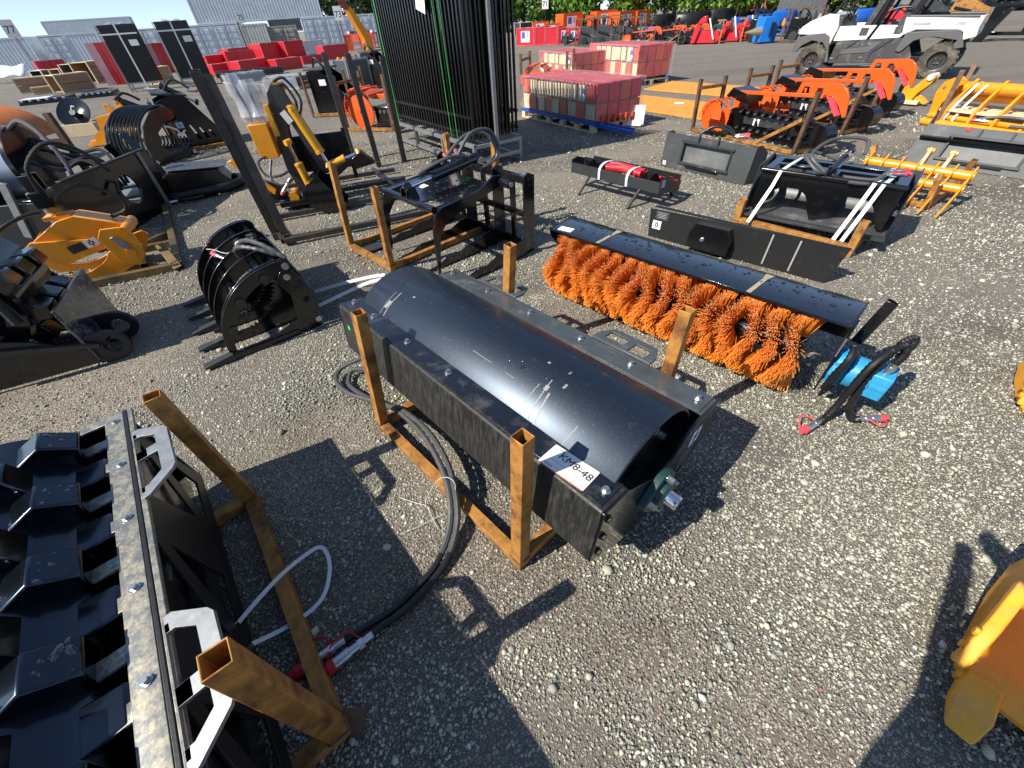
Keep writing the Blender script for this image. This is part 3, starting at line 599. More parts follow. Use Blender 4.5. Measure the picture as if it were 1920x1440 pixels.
# ================================================================ padfoot roller, bottom left
def pad_roller():
    t = T('padfoot_roller', 'black padfoot roller with white-dusted slotted scraper bar in the corner', 'roller', (-1.343, .251), radians(-52.3))
    L2 = .885; r = .30; zc = r + .06; D2 = .372; zs = .555
    MB().lathe([(.03, -L2 + .1), (r - .01, -L2 + .1), (r - .01, -L2 + .05), (r, -L2 + .052), (r, L2 - .052), (r - .01, L2 - .05), (r - .01, L2 - .1), (.03, L2 - .1)], TR(0, 0, zc), 72).build('drum', 'padfoot_paint', t, 0, 50)
    # pads: tapered blocks in staggered rows
    p = MB(); lx, ly, hh = .058, .086, .062
    bt = [(-lx, -ly), (lx, -ly), (lx, ly), (-lx, ly)]; tp = [(-lx * .88, -ly * .56), (lx * .88, -ly * .56), (lx * .88, ly * .56), (-lx * .88, ly * .56)]
    p.add([(x, y, -.012) for x, y in bt] + [(x, y, hh) for x, y in tp], [(0, 1, 5, 4), (1, 2, 6, 5), (2, 3, 7, 6), (3, 0, 4, 7), (4, 5, 6, 7)])
    ms = []
    NR = 14
    for i in range(NR):
        A = 2 * pi * i / NR + radians(13)
        for k in range(6 if i % 2 == 0 else 7):
            x = (k - 2.5) * .29 if i % 2 == 0 else (k - 3) * .29
            if abs(x) > L2 - .07: continue
            ms.append(TR(x, 0, zc) @ RX(A) @ TR(0, 0, r) )
    pads = pieces('drum_pad', p, 'padfoot_paint', t, ms, .006)
    sp = []
    for M in ms:
        R3 = M.to_3x3()
        if R3.col[2].z < .35: continue
        for q in range(random.randint(5, 11)):
            u, v = random.uniform(-.8, .8), random.uniform(-.36, .36); sp.append((M @ V((u * lx, v * ly, hh + .0005)), R3.col[0], R3.col[1], R3.col[2]))
    drops(t, sp, rmin=.002, rmax=.010, seed=4)
    # slotted scraper bar with bolts
    Yo = D2
    n = 12; per = 2 * L2 / n; out = [(-L2, Yo), (-L2, Yo - .058)]
    for i in range(n):
        x0 = -L2 + i * per; a0, a1 = (x0 + per * .0, x0 + per * .32)
        out += [(a0, Yo - .060), (a0, Yo - .135), (a1, Yo - .138), (a1, Yo - .060)] if i else [(a0, Yo - .138), (a1, Yo - .138), (a1, Yo - .060)]
    out += [(L2, Yo - .060), (L2, Yo)]
    cl = [out[0]]
    for q in out[1:]:
        if hypot(q[0] - cl[-1][0], q[1] - cl[-1][1]) > 1e-5: cl.append(q)
    MB().plate(cl, .010, XY(zs)).build('scraper_bar', 'galv_dusty', t, .0015)
    MB().box((0, Yo + .0075, zs - .005), (2 * L2, .012, .022)).build('rubber_seal', 'rubber', t, .002)
    MB().box((0, Yo + .0225, zs - .004), (2 * L2, .016, .016)).build('rail_lip', 'galv_dusty', t, .002)
    bs = MB().add(bolt_mb(.009, .013, .015).v, bolt_mb(.009, .013, .015).f)
    pieces('bar_bolt', bs, 'zinc', t, [TR(-L2 + .06 + .275 * i, Yo - .028, zs + .005) for i in range(7)])
    # rear plate with triangular windows
    tri = []
    for i in range(3):
        x0 = -.80 + i * .56; tri += [[(x0, .46), (x0 + .36, .40), (x0 + .30, .12)] if False else [(x0 + .02, .46), (x0 + .30, .20), (x0 + .34, .46)], [(x0 + .0, .40), (x0 + .27, .13), (x0 + .02, .13)]]
    # hinge the plate outwards a little towards the bottom
    PM = TR(0, Yo + .035, 0) @ RX(radians(6)) @ XZ(0)
    MB().plate(rect(-L2, .07, L2, .545), .010, PM, tri).build('rear_plate', 'black_satin', t, .0015)
    MB().box((0, Yo - .02, .30), (2 * L2 - .05, .008, .44)).build('inner_plate', 'black', t)
    # side plates
    sd = [(-Yo, .30), (-Yo, zs - .005), (-.20, zs - .005), (-.16, .45), (.16, .45), (.22, zs - .005), (Yo, zs - .005), (Yo + .03, .10), (.22, .16), (0, .13), (-.22, .16)]
    for s in (-1, 1): MB().plate(sd, .012, YZ(s * (L2 - .007))).build('end_plate', 'black', t, .0015)
    MB().box((0, -Yo + .006, .44), (2 * L2 - .03, .010, .22)).build('front_plate', 'black', t)
    # handle brackets with two windows each, galvanised
    for x0, fl in ((-.50, 1), (.34, -1)):
        A = arc(.115, .10, .03, 0, 60, 3) + arc(-.115, .10, .03, 120, 180, 3) + [(-.175, -.0), (-.135, -.0), (-.085, .042), (.075, .042), (.12, 0), (.175, 0)]
        A = [(-.19, 0), (.19, 0), (.19, .02), (.13, .10), (.11, .112), (-.11, .112), (-.13, .10), (-.19, .02)]
        hl = [[(fl * a_, b_) for a_, b_ in [(-.14, .0008), (-.05, .0008), (-.05, .068), (-.105, .068), (-.14, .022)]], [(fl * a_, b_) for a_, b_ in [(-.005, .0008), (.14, .0008), (.14, .022), (.105, .068), (-.005, .068)]]]
        MB().plate(A, .012, TR(x0, Yo + .028, zs + .012) @ RX(radians(8)), hl).build('handle_bracket', 'galv', t, .002)
    return t
pad_roller()
B1, B2 = G(478, 942), G(640, 1372); T1, T2 = zz((-1.292, 1.07), .725), zz((-.604, .222), .785)
pd = V((-.7912, -.6115, 0))
stand('padfoot_stand', 'rusty square-tube stand in front of the padfoot roller, two tall posts', [(B1, T1), (B2, T2)],
      [(B1 + Z, B2 + Z), (B1 + Z * 1.05, B1 + pd * .95 + Z * 1.05), (B2 + Z * 1.05, B2 + pd * .95 + Z * 1.05)], w=.056)
foot = MB().box((0, 0, .004), (.09, .075, .006)).build('foot_plate', 'rust_dark'); foot.location = B2 + V((.03, .02, 0)); foot.parent = bpy.data.objects['padfoot_stand']; foot.location -= bpy.data.objects['padfoot_stand'].location
# plastic strapping
st = MB().ribbon([G(425, 1195, .12), G(470, 1140, .13), G(520, 1085, .12), G(560, 1050, .10), G(598, 1026, .08), G(614, 1040, .06), G(618, 1075, .04), G(605, 1120, .03), G(570, 1155, .03), G(520, 1185, .05), G(440, 1222, .10)], .015, .0015, None, 8).build('plastic_strap', 'white_strap')
tag(st, 'loose white plastic strap curling out from under the padfoot roller over the rail', 'strap')
st = MB().ribbon([G(590, 547, .02), G(640, 532, .06), G(690, 520, .10), G(722, 515, .12)], .026, .0015, None, 8).build('plastic_strap', 'white_strap')
tag(st, 'white plastic strap on the gravel behind the smooth drum, further one of two', 'strap')
st = MB().ribbon([G(598, 573, .02), G(650, 548, .05), G(690, 530, .10), G(716, 524, .14)], .026, .0015, None, 8).build('plastic_strap', 'white_strap')
tag(st, 'white plastic strap on the gravel behind the smooth drum, nearer one of two', 'strap')
# ================================================================ rotary sweeper with orange bristles
def sweeper():
    t = T('rotary_sweeper', 'rotary sweeper with orange bristle brush under a wet black hood', 'sweeper', (1.049, 2.21), radians(-48.5))
    r, zc = .250, .250
    MB().rod((-.9, 0, zc), (.80, 0, zc), .06, 20).build('core', 'rubber', t)
    NW = 16
    for w in range(NW):
        x0 = -.86 + 1.68 * (w + .5) / NW; b = MB(); ph = random.random() * 6.28
        for i in range(1600):
            A = random.uniform(radians(70), radians(300))
            if False: continue                 # hidden under the hood
            wav = .026 * sin(4 * A + ph) + random.gauss(0, .0135); lean = random.gauss(0, .009); ll = r * random.uniform(.93, 1.03); ra = .0019
            cx_, sx_ = cos(A), sin(A); A2 = A + random.gauss(0, .02)
            p = V((x0 + wav * .55, cx_ * .085, zc + sx_ * .085)); q = V((x0 + wav * 1.25 + lean, cos(A2) * ll, max(.004, zc + sin(A2) * ll)))
            if q.z > .47: q = p + (q - p) * ((.47 - p.z) / (q.z - p.z))
            d = (q - p).normalized(); u = d.orthogonal().normalized() * ra; v = d.cross(u).normalized() * ra
            k = [p + u, p - u * .5 + v * .87, p - u * .5 - v * .87, q + u, q - u * .5 + v * .87, q - u * .5 - v * .87]
            b.add(k, [(0, 1, 4, 3), (1, 2, 5, 4), (2, 0, 3, 5), (3, 4, 5)])
        o = b.build('bristle_ring', 'bristle', t, sm=0, kind='stuff'); o.data.materials.append(MATS['bristle_tip'])
        mi = np.zeros(len(o.data.polygons), np.int32); mi[3::4] = 1; o.data.polygons.foreach_set('material_index', mi)
        MB().lathe([(.082, x0 - .012), (.105, x0 - .012), (.105, x0 - .006), (.082, x0 - .006)], TR(0, 0, zc), 24).build('spacer_ring', 'steel_dark', t)
    xl, xr = -.937, .933
    prof = [(-.085, .488), (-.083, .50), (.155, .515), (.20, .50), (.285, .36), (.30, .22), (.294, .22), (.278, .357), (.195, .494), (.153, .509), (-.08, .494)]
    hd = MB().plate(prof, xr - xl, YZ((xl + xr) / 2)).build('hood', 'hood_black', t, .001, 30)
    for x in (xl - .004, xr + .004):
        MB().plate([(-.085, .45), (-.085, .503), (.157, .518), (.205, .503), (.29, .36), (.30, .20), (.12, .20), (.02, .33)], .008, YZ(x)).build('end_plate', 'black', t, .001)
    sp = []
    for i in range(170):
        u, v = random.uniform(xl + .02, xr - .02), random.uniform(-.07, .145); sp.append((V((u, v, .5008 + .015 * (v + .083) / .238)), V((1, 0, 0)), V((0, 1, .06)), V((0, -.06, 1))))
    drops(t, sp, rmin=.003, rmax=.013, seed=9)
    Mt = TR(0, .036, .5092) @ RX(radians(3.6))
    tg = MB(Mt @ TR(xl + .10, -.07, 0) @ RZ(radians(8))).plate(rrect(-.055, -.03, .055, .03, .003), .0012).build('paper_tag', 'paper', t)
    text('print', 'RPB 48', .018, 'ink_grey', tg, Mt @ TR(xl + .10, -.07, .0012) @ RZ(radians(8)))
    for x in (-.53, .46): MB(Mt @ TR(x, 0, .0006)).plate([(-.012, -.115), (.012, -.115), (.028, .06), (.045, .112), (.0, .112), (.005, .06)], .0008).build('tape_strip', 'tape', t)
    # drive end: bracket, blue motor, hoses
    MB().plate([(-.09, .10), (.09, .10), (.11, .34), (.06, .47), (-.02, .47), (-.11, .34)], .010, YZ(.945)).build('motor_bracket', 'black', t, .002)
    MB().sqtube((.985, .20, .28), (1.02, .235, .52), .05, .004, up=V((1, 0, 0))).build('bracket_arm', 'black', t, .002)
    mo = MB().lathe([(0, .95), (.088, .95), (.092, .96), (.092, 1.01), (.06, 1.015), (.06, 1.022), (.082, 1.026), (.082, 1.12), (.072, 1.125), (.072, 1.19), (0, 1.19)], TR(0, 0, zc - .02), 28).build('motor', 'cyan', t, .002)
    for k in range(10):
        A = 2 * pi * k / 10; MB().box((.982, cos(A) * .093, zc - .02 + sin(A) * .093), (.055, .014, .014)).build('motor_rib', 'cyan', mo)
    MB().box((1.15, 0, zc - .02), (.09, .14, .14)).build('motor_cap', 'cyan', mo, .008)
    for k, y in ((0, -.03), (1, .03)):
        a = V((1.15, y, zc + .04)); MB().rod(a, a + V((.01, 0, .075)), .014, 10).rod(a + V((.004, 0, .03)), a + V((.008, 0, .055)), .018, 6).build('elbow', 'zinc', mo)
        pts = [a + V((.01, 0, .07)), a + V((.03, .05, .16)), a + V((.0, .08, .20)), a + V((-.06, .0, .17)), a + V((-.11, -.09, .06)), a + V((-.13, -.13, -.06)), a + V((-.14, -.15, -.18)), a + V((-.16, -.20, -.262)), a + V((-.18, -.25, -.265))] if k == 0 else \
              [a + V((.01, 0, .07)), a + V((.04, .06, .17)), a + V((.03, .10, .21)), a + V((-.02, .04, .18)), a + V((-.06, -.08, .07)), a + V((-.08, -.14, -.06)), a + V((-.06, -.17, -.19)), a + V((.0, -.16, -.262)), a + V((.05, -.12, -.268))]
        pts = [a + V(((p_ - a).x * .6, (p_ - a).y * .75, (p_ - a).z * (.72 if (p_ - a).z > .08 else 1))) for p_ in pts]
        hose(t, pts, .0165, 'rubber', pitch=1)
        d = pts[-1] - pts[-2]; d.z = 0; coupler(t, pts[-1], d, 'pink_cap', .10, .018)
    MB().pipe([(.99, -.06, .40), (1.0, -.12, .36), (.985, -.13, .25), (.98, -.10, .14)], .017, 8, smooth=8, rf=lambda i, m: 1.1 if i % 2 else .92).build('hose', 'rubber', t)
    return t
mat('hood_black', (.007, .010, .017), .13, coat=.7, dust=(.3, .28, .22), dust_amt=.10, ds=8)
sweeper()

# ================================================================ generic helpers for attachments
def PL(a, b, za=0, zb=0):
    A, B = G(*a, za), G(*b, zb); return A, ang(A, B)
def decal(parent, M, w, h, kind='mark'):
    d = MB(M).plate(rect(-w / 2, -h / 2, w / 2, h / 2), .0012).build('decal', 'paper' if kind != 'blue' else 'paper_blue', parent)
    if kind in ('mark', 'blue'):
        MB(M).box((0, 0, .0014), (w * .42, h * .34, .0008)).box((0, h * .3, .0014), (w * .12, h * .25, .0008)).box((0, -h * .3, .0014), (w * .12, h * .25, .0008)).build('decal_mark', 'ink_blue' if kind == 'blue' else 'ink', d)
        MB(M).box((0, 0, .0022), (w * .2, h * .14, .0006)).build('decal_core', 'paper', d)
    elif kind == 'lines':
        for i in range(3): MB(M).box((0, h * (.28 - .28 * i), .0014), (w * .8, h * .07, .0006)).build('print_line', 'ink_grey', d)
    return d
def serial(parent, M, w, h):
    d = MB(M).plate(rect(-w / 2, -h / 2, w / 2, h / 2), .0012).build('serial_plate', 'zinc', parent); MB(M).box((0, 0, .0012), (w * .94, h * .9, .0008)).build('serial_face', 'ink', d)
    for i in range(4): MB(M).box((0, h * (.3 - .2 * i), .0022), (w * (.8 - .12 * (i % 2)), h * .06, .0006)).build('print_line', 'ink_grey', d)
def cyl(parent, a, b, r, barrel='black_gloss', f=.55, rod_r=None, name='cylinder'):
    """hydraulic cylinder from barrel end a to rod end b"""
    a, b = V(a), V(b); m = a + (b - a) * f; d = (b - a).normalized()
    c = MB().rod(a, m, r, 18).rod(m, m + d * r * .7, r * 1.1, 18).build(name, barrel, parent, .002)
    MB().rod(m, b, rod_r or r * .5, 14).build('piston_rod', 'chrome', c); s = d.orthogonal().normalized()
    for q, rr in ((a, r * .8), (b, r * .7)): MB().rod(q - s * r * .8, q + s * r * .8, rr, 14).build('eye', barrel, c)
    return c

# ---------------------------------------------------------------- long black blade lying behind the sweeper
def blade():
    A, a = G(1215, 441), ang(G(1215, 441), G(1545, 531)); L = (G(1545, 531) - A).length
    t = T('dozer_blade', 'long flat black blade plate on edge behind the sweeper hood', 'blade', A, a)
    Mx = RX(radians(-6))
    MB(Mx).plate([(0, 0), (L, 0), (L + .05, .285), (-.03, .245)], .012, XZ(0)).build('blade_plate', 'black_satin', t, .002)
    MB(Mx).box((L / 2, .03, .265), (L, .05, .008)).build('top_flange', 'black_satin', t)
    MB(Mx).plate([(.42, .03), (.42, .15), (.46, .235), (.74, .235), (.78, .15), (.78, .03)], .10, XZ(-.055)).build('mount_box', 'black', t, .004)
    MB(Mx).add(bolt_mb(.014, .014, .02).v, bolt_mb(.014, .014, .02).f, TR(.55, -.107, .12) @ RX(pi / 2)).build('mount_bolt', 'zinc', t)
    serial(t, Mx @ TR(.10, -.0075, .205) @ RX(pi / 2), .12, .065)
    decal(t, Mx @ TR(.065, -.0075, .115) @ RX(pi / 2), .085, .075)
    for x in (1.05, 1.25): MB(Mx).box((x, -.0068, .14), (.012, .0008, .24)).build('dust_streak', 'scuff', t)
blade()

# ---------------------------------------------------------------- black grading tray on pipe legs
def tray():
    A, B = G(1072, 321, .2), G(1235, 363, .17); L = hypot(B.x - A.x, B.y - A.y)
    t = T('land_leveler', 'dark grey land leveler frame on pipe legs with red wrapped bars', 'leveler', (A.x, A.y, 0), ang(A, B))
    F = TR(0, 0, .19) @ RY(radians(1.2)); D = .42
    MB(F).box((L / 2, 0, .055), (L, .008, .11)).build('front_plate', 'charcoal', t, .001)
    MB(F).box((L / 2, D, .04), (L, .008, .12)).build('rear_plate', 'black_satin', t, .001)
    pr = [(-.004, -.005), (D + .01, -.07), (D + .02, .04), (.10, .16), (-.004, .14)]
    for x in (0, L): MB(F).plate(pr, .010, YZ(x)).build('end_plate', 'black_satin', t, .001)
    for x in (.22, .46, .92, 1.10): MB(F).plate([(.01, .0), (D, -.03), (D, .05), (.12, .155), (.01, .12)], .008, YZ(x * L / 1.26)).build('rib', 'black_satin', t, .001)
    for x0, x1 in ((.05, .43), (.94, 1.2)):
        P = [(x0 + .03, .05), (x1 - .03, .05), (x1 - .03, .11), (x0 + .03, .11)]
        MB(F).plate(rect(x0, .0, x1, .145), .008, XZ(.17), [P]).build('web', 'black_satin', t)
    for y in (.08, .14): MB(F).pipe([(.46, y, .12), (.65, y, .135), (.92, y, .125)], .04, 10, smooth=5).build('wrapped_bar', 'red', t)
    MB(F).pipe([(.95, .24, .08), (L, .24, .08)], .035, 8).build('wrapped_bar', 'red', t); MB(F).pipe([(L - .05, .05, .15), (L + .02, .32, .06)], .012, 8).build('wrapped_bar', 'red', t)
    MB(F).surf([[(x, y, .155 + .02 * sin(9 * x + 20 * y)) for y in (.03, .08, .13, .18)] for x in np.linspace(.45, .94, 12)]).build('plastic_film', 'wrap', t)
    for x in (.42, .80): MB(F).ribbon([(x, -.006, -.005), (x, -.007, .115), (x + .02, .06, .17), (x + .02, .2, .16)], .03, .0015, (1, 0, 0), 3).build('strap', 'white_strap', t)
    for x, dx, dy in ((.26, -.03, -.14), (.98, -.03, -.16)): MB().rod((x, .05, .2), (x + dx, dy, .0), .018, 10).build('leg', 'steel_dark', t)
    for x in (.4, 1.1): MB().rod((x, D - .03, .17), (x, D + .1, 0), .018, 10).build('leg', 'steel_dark', t)
    decal(t, F @ YZ(L + .0058) @ TR(.05, .09), .06, .07, 'blue')
tray()

# ---------------------------------------------------------------- root grapple with curved claws
def root_grapple():
    t = T('root_grapple', 'black root grapple with five flat teeth and curved claw plates on the gravel', 'grapple', (-1.43, 2.60), radians(126))
    Wd = 1.06
    def claw(): return [(.02, .50), (.06, .535), (.12, .54)] + arc(.10, .02, .52, 86, 4, 14) + [(.60, .03), (.575, .03)] + [(.56, .10)] + arc(.12, .05, .40, 20, 80, 8)[1:] + [(.10, .40), (.03, .44)]
    cl = claw()
    for x in (0, .035, .30, .52, .76, Wd - .035, Wd): MB().plate(cl, .012, YZ(x)).build('claw_plate', 'black', t, .002)
    side = [(0, 0), (.62, 0), (.62, .045), (.30, .06), (.13, .12), (.10, .30), (.15, .42), (.10, .475), (.02, .46), (-.035, .30), (-.02, .14)]
    for x in (-.016, Wd + .016): MB().plate(side, .014, YZ(x), [circ(-.0 + .02, .235, .022, 10)]).build('side_plate', 'black', t, .002)
    def serr():
        o = [(.02, 0), (.66, 0), (.66, .03), (.56, .045)]; n = 17
        for i in range(n):
            A = radians(262 - 82 * i / n); A2 = radians(262 - 82 * (i + .5) / n); o += [(.52 + .40 * cos(A), .45 + .40 * sin(A)), (.52 + .375 * cos(A2), .45 + .375 * sin(A2))]
        return o + [(.115, .46), (.02, .44)]
    for x in (.20, .44, .66, .88): MB().plate(serr(), .012, YZ(x)).build('serrated_tine', 'black', t, .001)
    for k, x in enumerate((-.01, .25, .53, .80, 1.06)):
        MB().box((x, .40, .022), (.05, .5, .04)).build('lower_tine', 'black', t, .003)
        MB().add([(x - .032, .60, .052), (x + .032, .60, .052), (x + .032, .60, .0), (x - .032, .60, .0), (x - .03, .79, .034), (x + .03, .79, .034), (x + .03, .79, .018), (x - .03, .79, .018)], [(0, 1, 5, 4), (1, 2, 6, 5), (2, 3, 7, 6), (3, 0, 4, 7), (4, 5, 6, 7), (3, 2, 1, 0)]).build('tooth', 'charcoal', t, .003)
    for y, z, rr, m in ((.20, .455, .034, 'black_gloss'), (.40, .36, .032, 'black_gloss'), (.52, .20, .026, 'black_gloss'), (.09, .47, .022, 'black')): MB().rod((-.02, y, z), (Wd + .02, y, z), rr, 14).build('cross_tube', m, t)
    MB().box((Wd / 2, -.01, .22), (Wd, .012, .40)).build('back_plate', 'black', t)
    MB().rod((.70, .20, .455), (.80, .20, .455), .0355, 14).build('wrapped_band', 'white', t)
    for x in (-.024, Wd + .024):
        for y, z in ((.055, .50), (.075, .43), (.0, .06)): MB().rod((x - .006, y, z), (x + .006, y, z), .022, 14).build('pin', 'zinc', t)
    cyl(t, (.33, .04, .12), (.33, .10, .50), .035); cyl(t, (.74, .04, .12), (.74, .10, .50), .035)
    hose(t, [(.06, .02, .52), (.16, .10, .60), (.30, .18, .62), (.44, .24, .54), (.50, .22, .44)], .015, 'hose_grey'); hose(t, [(.16, .05, .52), (.22, .14, .57), (.32, .22, .58), (.46, .26, .52), (.50, .24, .42)], .015, 'hose_grey')
    coupler(t, (.86, .33, .44), (.3, .3, -.2), 'pink_cap', .08, .016, False); coupler(t, (.66, .34, .42), (.3, .2, .1), 'pink_cap', .07, .016, False)
    MB().ribbon([(.95, .42, .43), (.80, .38, .46), (.62, .32, .47), (.52, .25, .5)], .006, .002, (0, .3, 1), 5).build('cable_tie', 'white', t)
root_grapple()
p = G(706, 480); lt = MB().ribbon([G(662, 468, .20), G(672, 475, .16), G(684, 455, .22), G(680, 490 - 20, .12)], .06, .002, (.3, .8, .5), 5)

# ---------------------------------------------------------------- rock grapple with clamp arm, standing in a rusty frame
def rock_grapple():
    Q = G(785, 492); t = T('rock_grapple', 'shiny black grapple fork with clamp lid and hydraulic cylinder, drum in front', 'grapple', (-.80, 3.50), radians(-50))
    # local: x along the width (to the right, near), y to the back
    W2 = .40; zt = .56
    ft = lambda s: (s * W2)
    # lid: top plate with cut corners, side arms bending down to the tines
    lid = [(-W2, .0), (-.10, .0), (-.06, .05), (.06, .05), (.10, .0), (W2, .0), (W2, .62), (-W2, .62)]
    tri = [[(-W2 + .05, .03), (-.13, .03), (-W2 + .05, .16)], [(W2 - .05, .03), (W2 - .05, .16), (.13, .03)]]
    F = TR(0, .05, zt) @ RX(radians(4))
    MB(F).plate(lid, .010, None, tri).build('lid_plate', 'black_gloss', t, .002)
    sp = []
    R3 = F.to_3x3()
    for i in range(90):
        x, y = random.uniform(-W2 + .03, W2 - .03), random.uniform(.1, .6); sp.append((F @ V((x, y, .0055)), R3.col[0], R3.col[1], R3.col[2]))
    drops(t, sp, rmin=.004, rmax=.02, seed=3)
    arm = [(.74, zt + .10), (.66, zt + .12), (.5, zt + .045), (.10, zt + .01), (.03, zt - .03), (-.01, zt - .16), (-.03, .05), (-.015, .02), (.02, .22), (.05, zt - .20), (.13, zt - .11), (.30, zt - .07), (.6, zt + .0), (.72, zt + .02)]
    for s in (-1, 1): MB().plate(arm, .022, YZ(s * (W2 + .011))).build('clamp_arm', 'black_gloss', t, .003)
    MB().rod((-W2, .045, zt + .002), (W2, .045, zt + .002), .028, 16).build('front_tube', 'black_gloss', t)
    # rear frame
    side = [(.80, 0), (.92, .0), (.93, .66), (.86, .69), (.80, .66), (.80, .20), (.74, .10), (.60, .05), (.10, .03), (-.12, .0)]
    for x in (-.62, -.22, .22, .62): MB().plate(side, .016, YZ(x)).build('fork_side', 'black_gloss', t, .002)
    for x in (-.62, -.22, .22, .62):
        zig = [(-.15, 0), (.8, 0), (.8, .16)] + [(.8 - .12 * i - (.06 if i else 0) * 0, .14 - .018 * i + (.025 if i % 2 else 0)) for i in range(1, 7)] + [(-.02, .03)]
        MB().plate(zig, .012, YZ(x + .017)).build('fork_tine', 'black', t, .001)
    for x in (-.62, .62): MB().box((x, -.12, .02), (.14, .20, .015)).build('shoe_plate', 'steel_dark', t, .002)
    MB().box((0, .88, .62), (1.26, .05, .06)).build('top_rail', 'black_gloss', t, .004); MB().box((0, .88, .33), (1.26, .03, .05)).build('mid_rail', 'black_gloss', t, .004); MB().box((0, .88, .06), (1.26, .03, .08)).build('low_rail', 'black_gloss', t, .004)
    for x in (-.40, .0, .40): MB().box((x, .88, .34), (.05, .03, .52)).build('upright', 'black_gloss', t, .003)
    for x in (-.44, .44): MB().rod((x, .72, zt + .06), (x + .12 * (1 if x > 0 else -1), .72, zt + .06), .035, 16).build('hinge', 'black_gloss', t); MB().rod((x + .12 * (1 if x > 0 else -1), .72, zt + .06), (x + .13 * (1 if x > 0 else -1), .72, zt + .06), .022, 14).build('pin', 'zinc', t)
    for s in (-.045, .045): MB().plate([(-.03, 0), (.09, 0), (.07, .09), (.03, .11), (-.02, .08)], .012, F @ TR(s, .0, 0) @ YZ(0)).build('cylinder_lug', 'black_gloss', t, .002)
    cyl(t, (0, .80, zt + .16), (0, .07, zt + .09), .042, f=.62); decal(t, F @ TR(-.16, .25, .0062), .13, .07, 'lines')
    hose(t, [(.05, .70, zt + .20), (.10, .45, zt + .25), (.0, .25, zt + .18), (-.03, .22, zt + .15)], .014, 'hose_grey', False); hose(t, [(0, .6, zt + .20), (.03, .75, zt + .36), (.05, .95, zt + .36), (.08, 1.02, zt + .2), (.05, .9, zt + .1)], .015, 'hose_grey', False)
    hose(t, [(-.1, .5, zt + .16), (-.05, .75, zt + .34), (.02, .95, zt + .32), (.1, .98, zt + .16), (.06, .8, zt + .08)], .015, 'hose_grey', False)
    coupler(t, (-.12, .62, zt + .15), (-.5, .1, .15), 'pink_cap', .11, .018, False); coupler(t, (-.05, .66, zt + .18), (-.5, .25, .15), 'pink_cap', .11, .018, False)
    a1, a2 = G(660, 466), G(735, 506); b1, b2 = a1 + V((1.02, .90, 0)), a2 + V((1.02, .90, 0)); t1, t2 = G(621, 305, .775), G(701, 350, .71)
    stand('grapple_stand', 'rusty stand with tall open posts around the shiny black grapple fork', [(a1, t1), (a2, t2), (b1, zz(b1, .78)), (b2, zz(b2, .78))], [(a1 + Z, a2 + Z), (a1 + Z * 1.06, b1 + Z * 1.06), (a2 + Z * 1.06, b2 + Z * 1.06)])
rock_grapple()

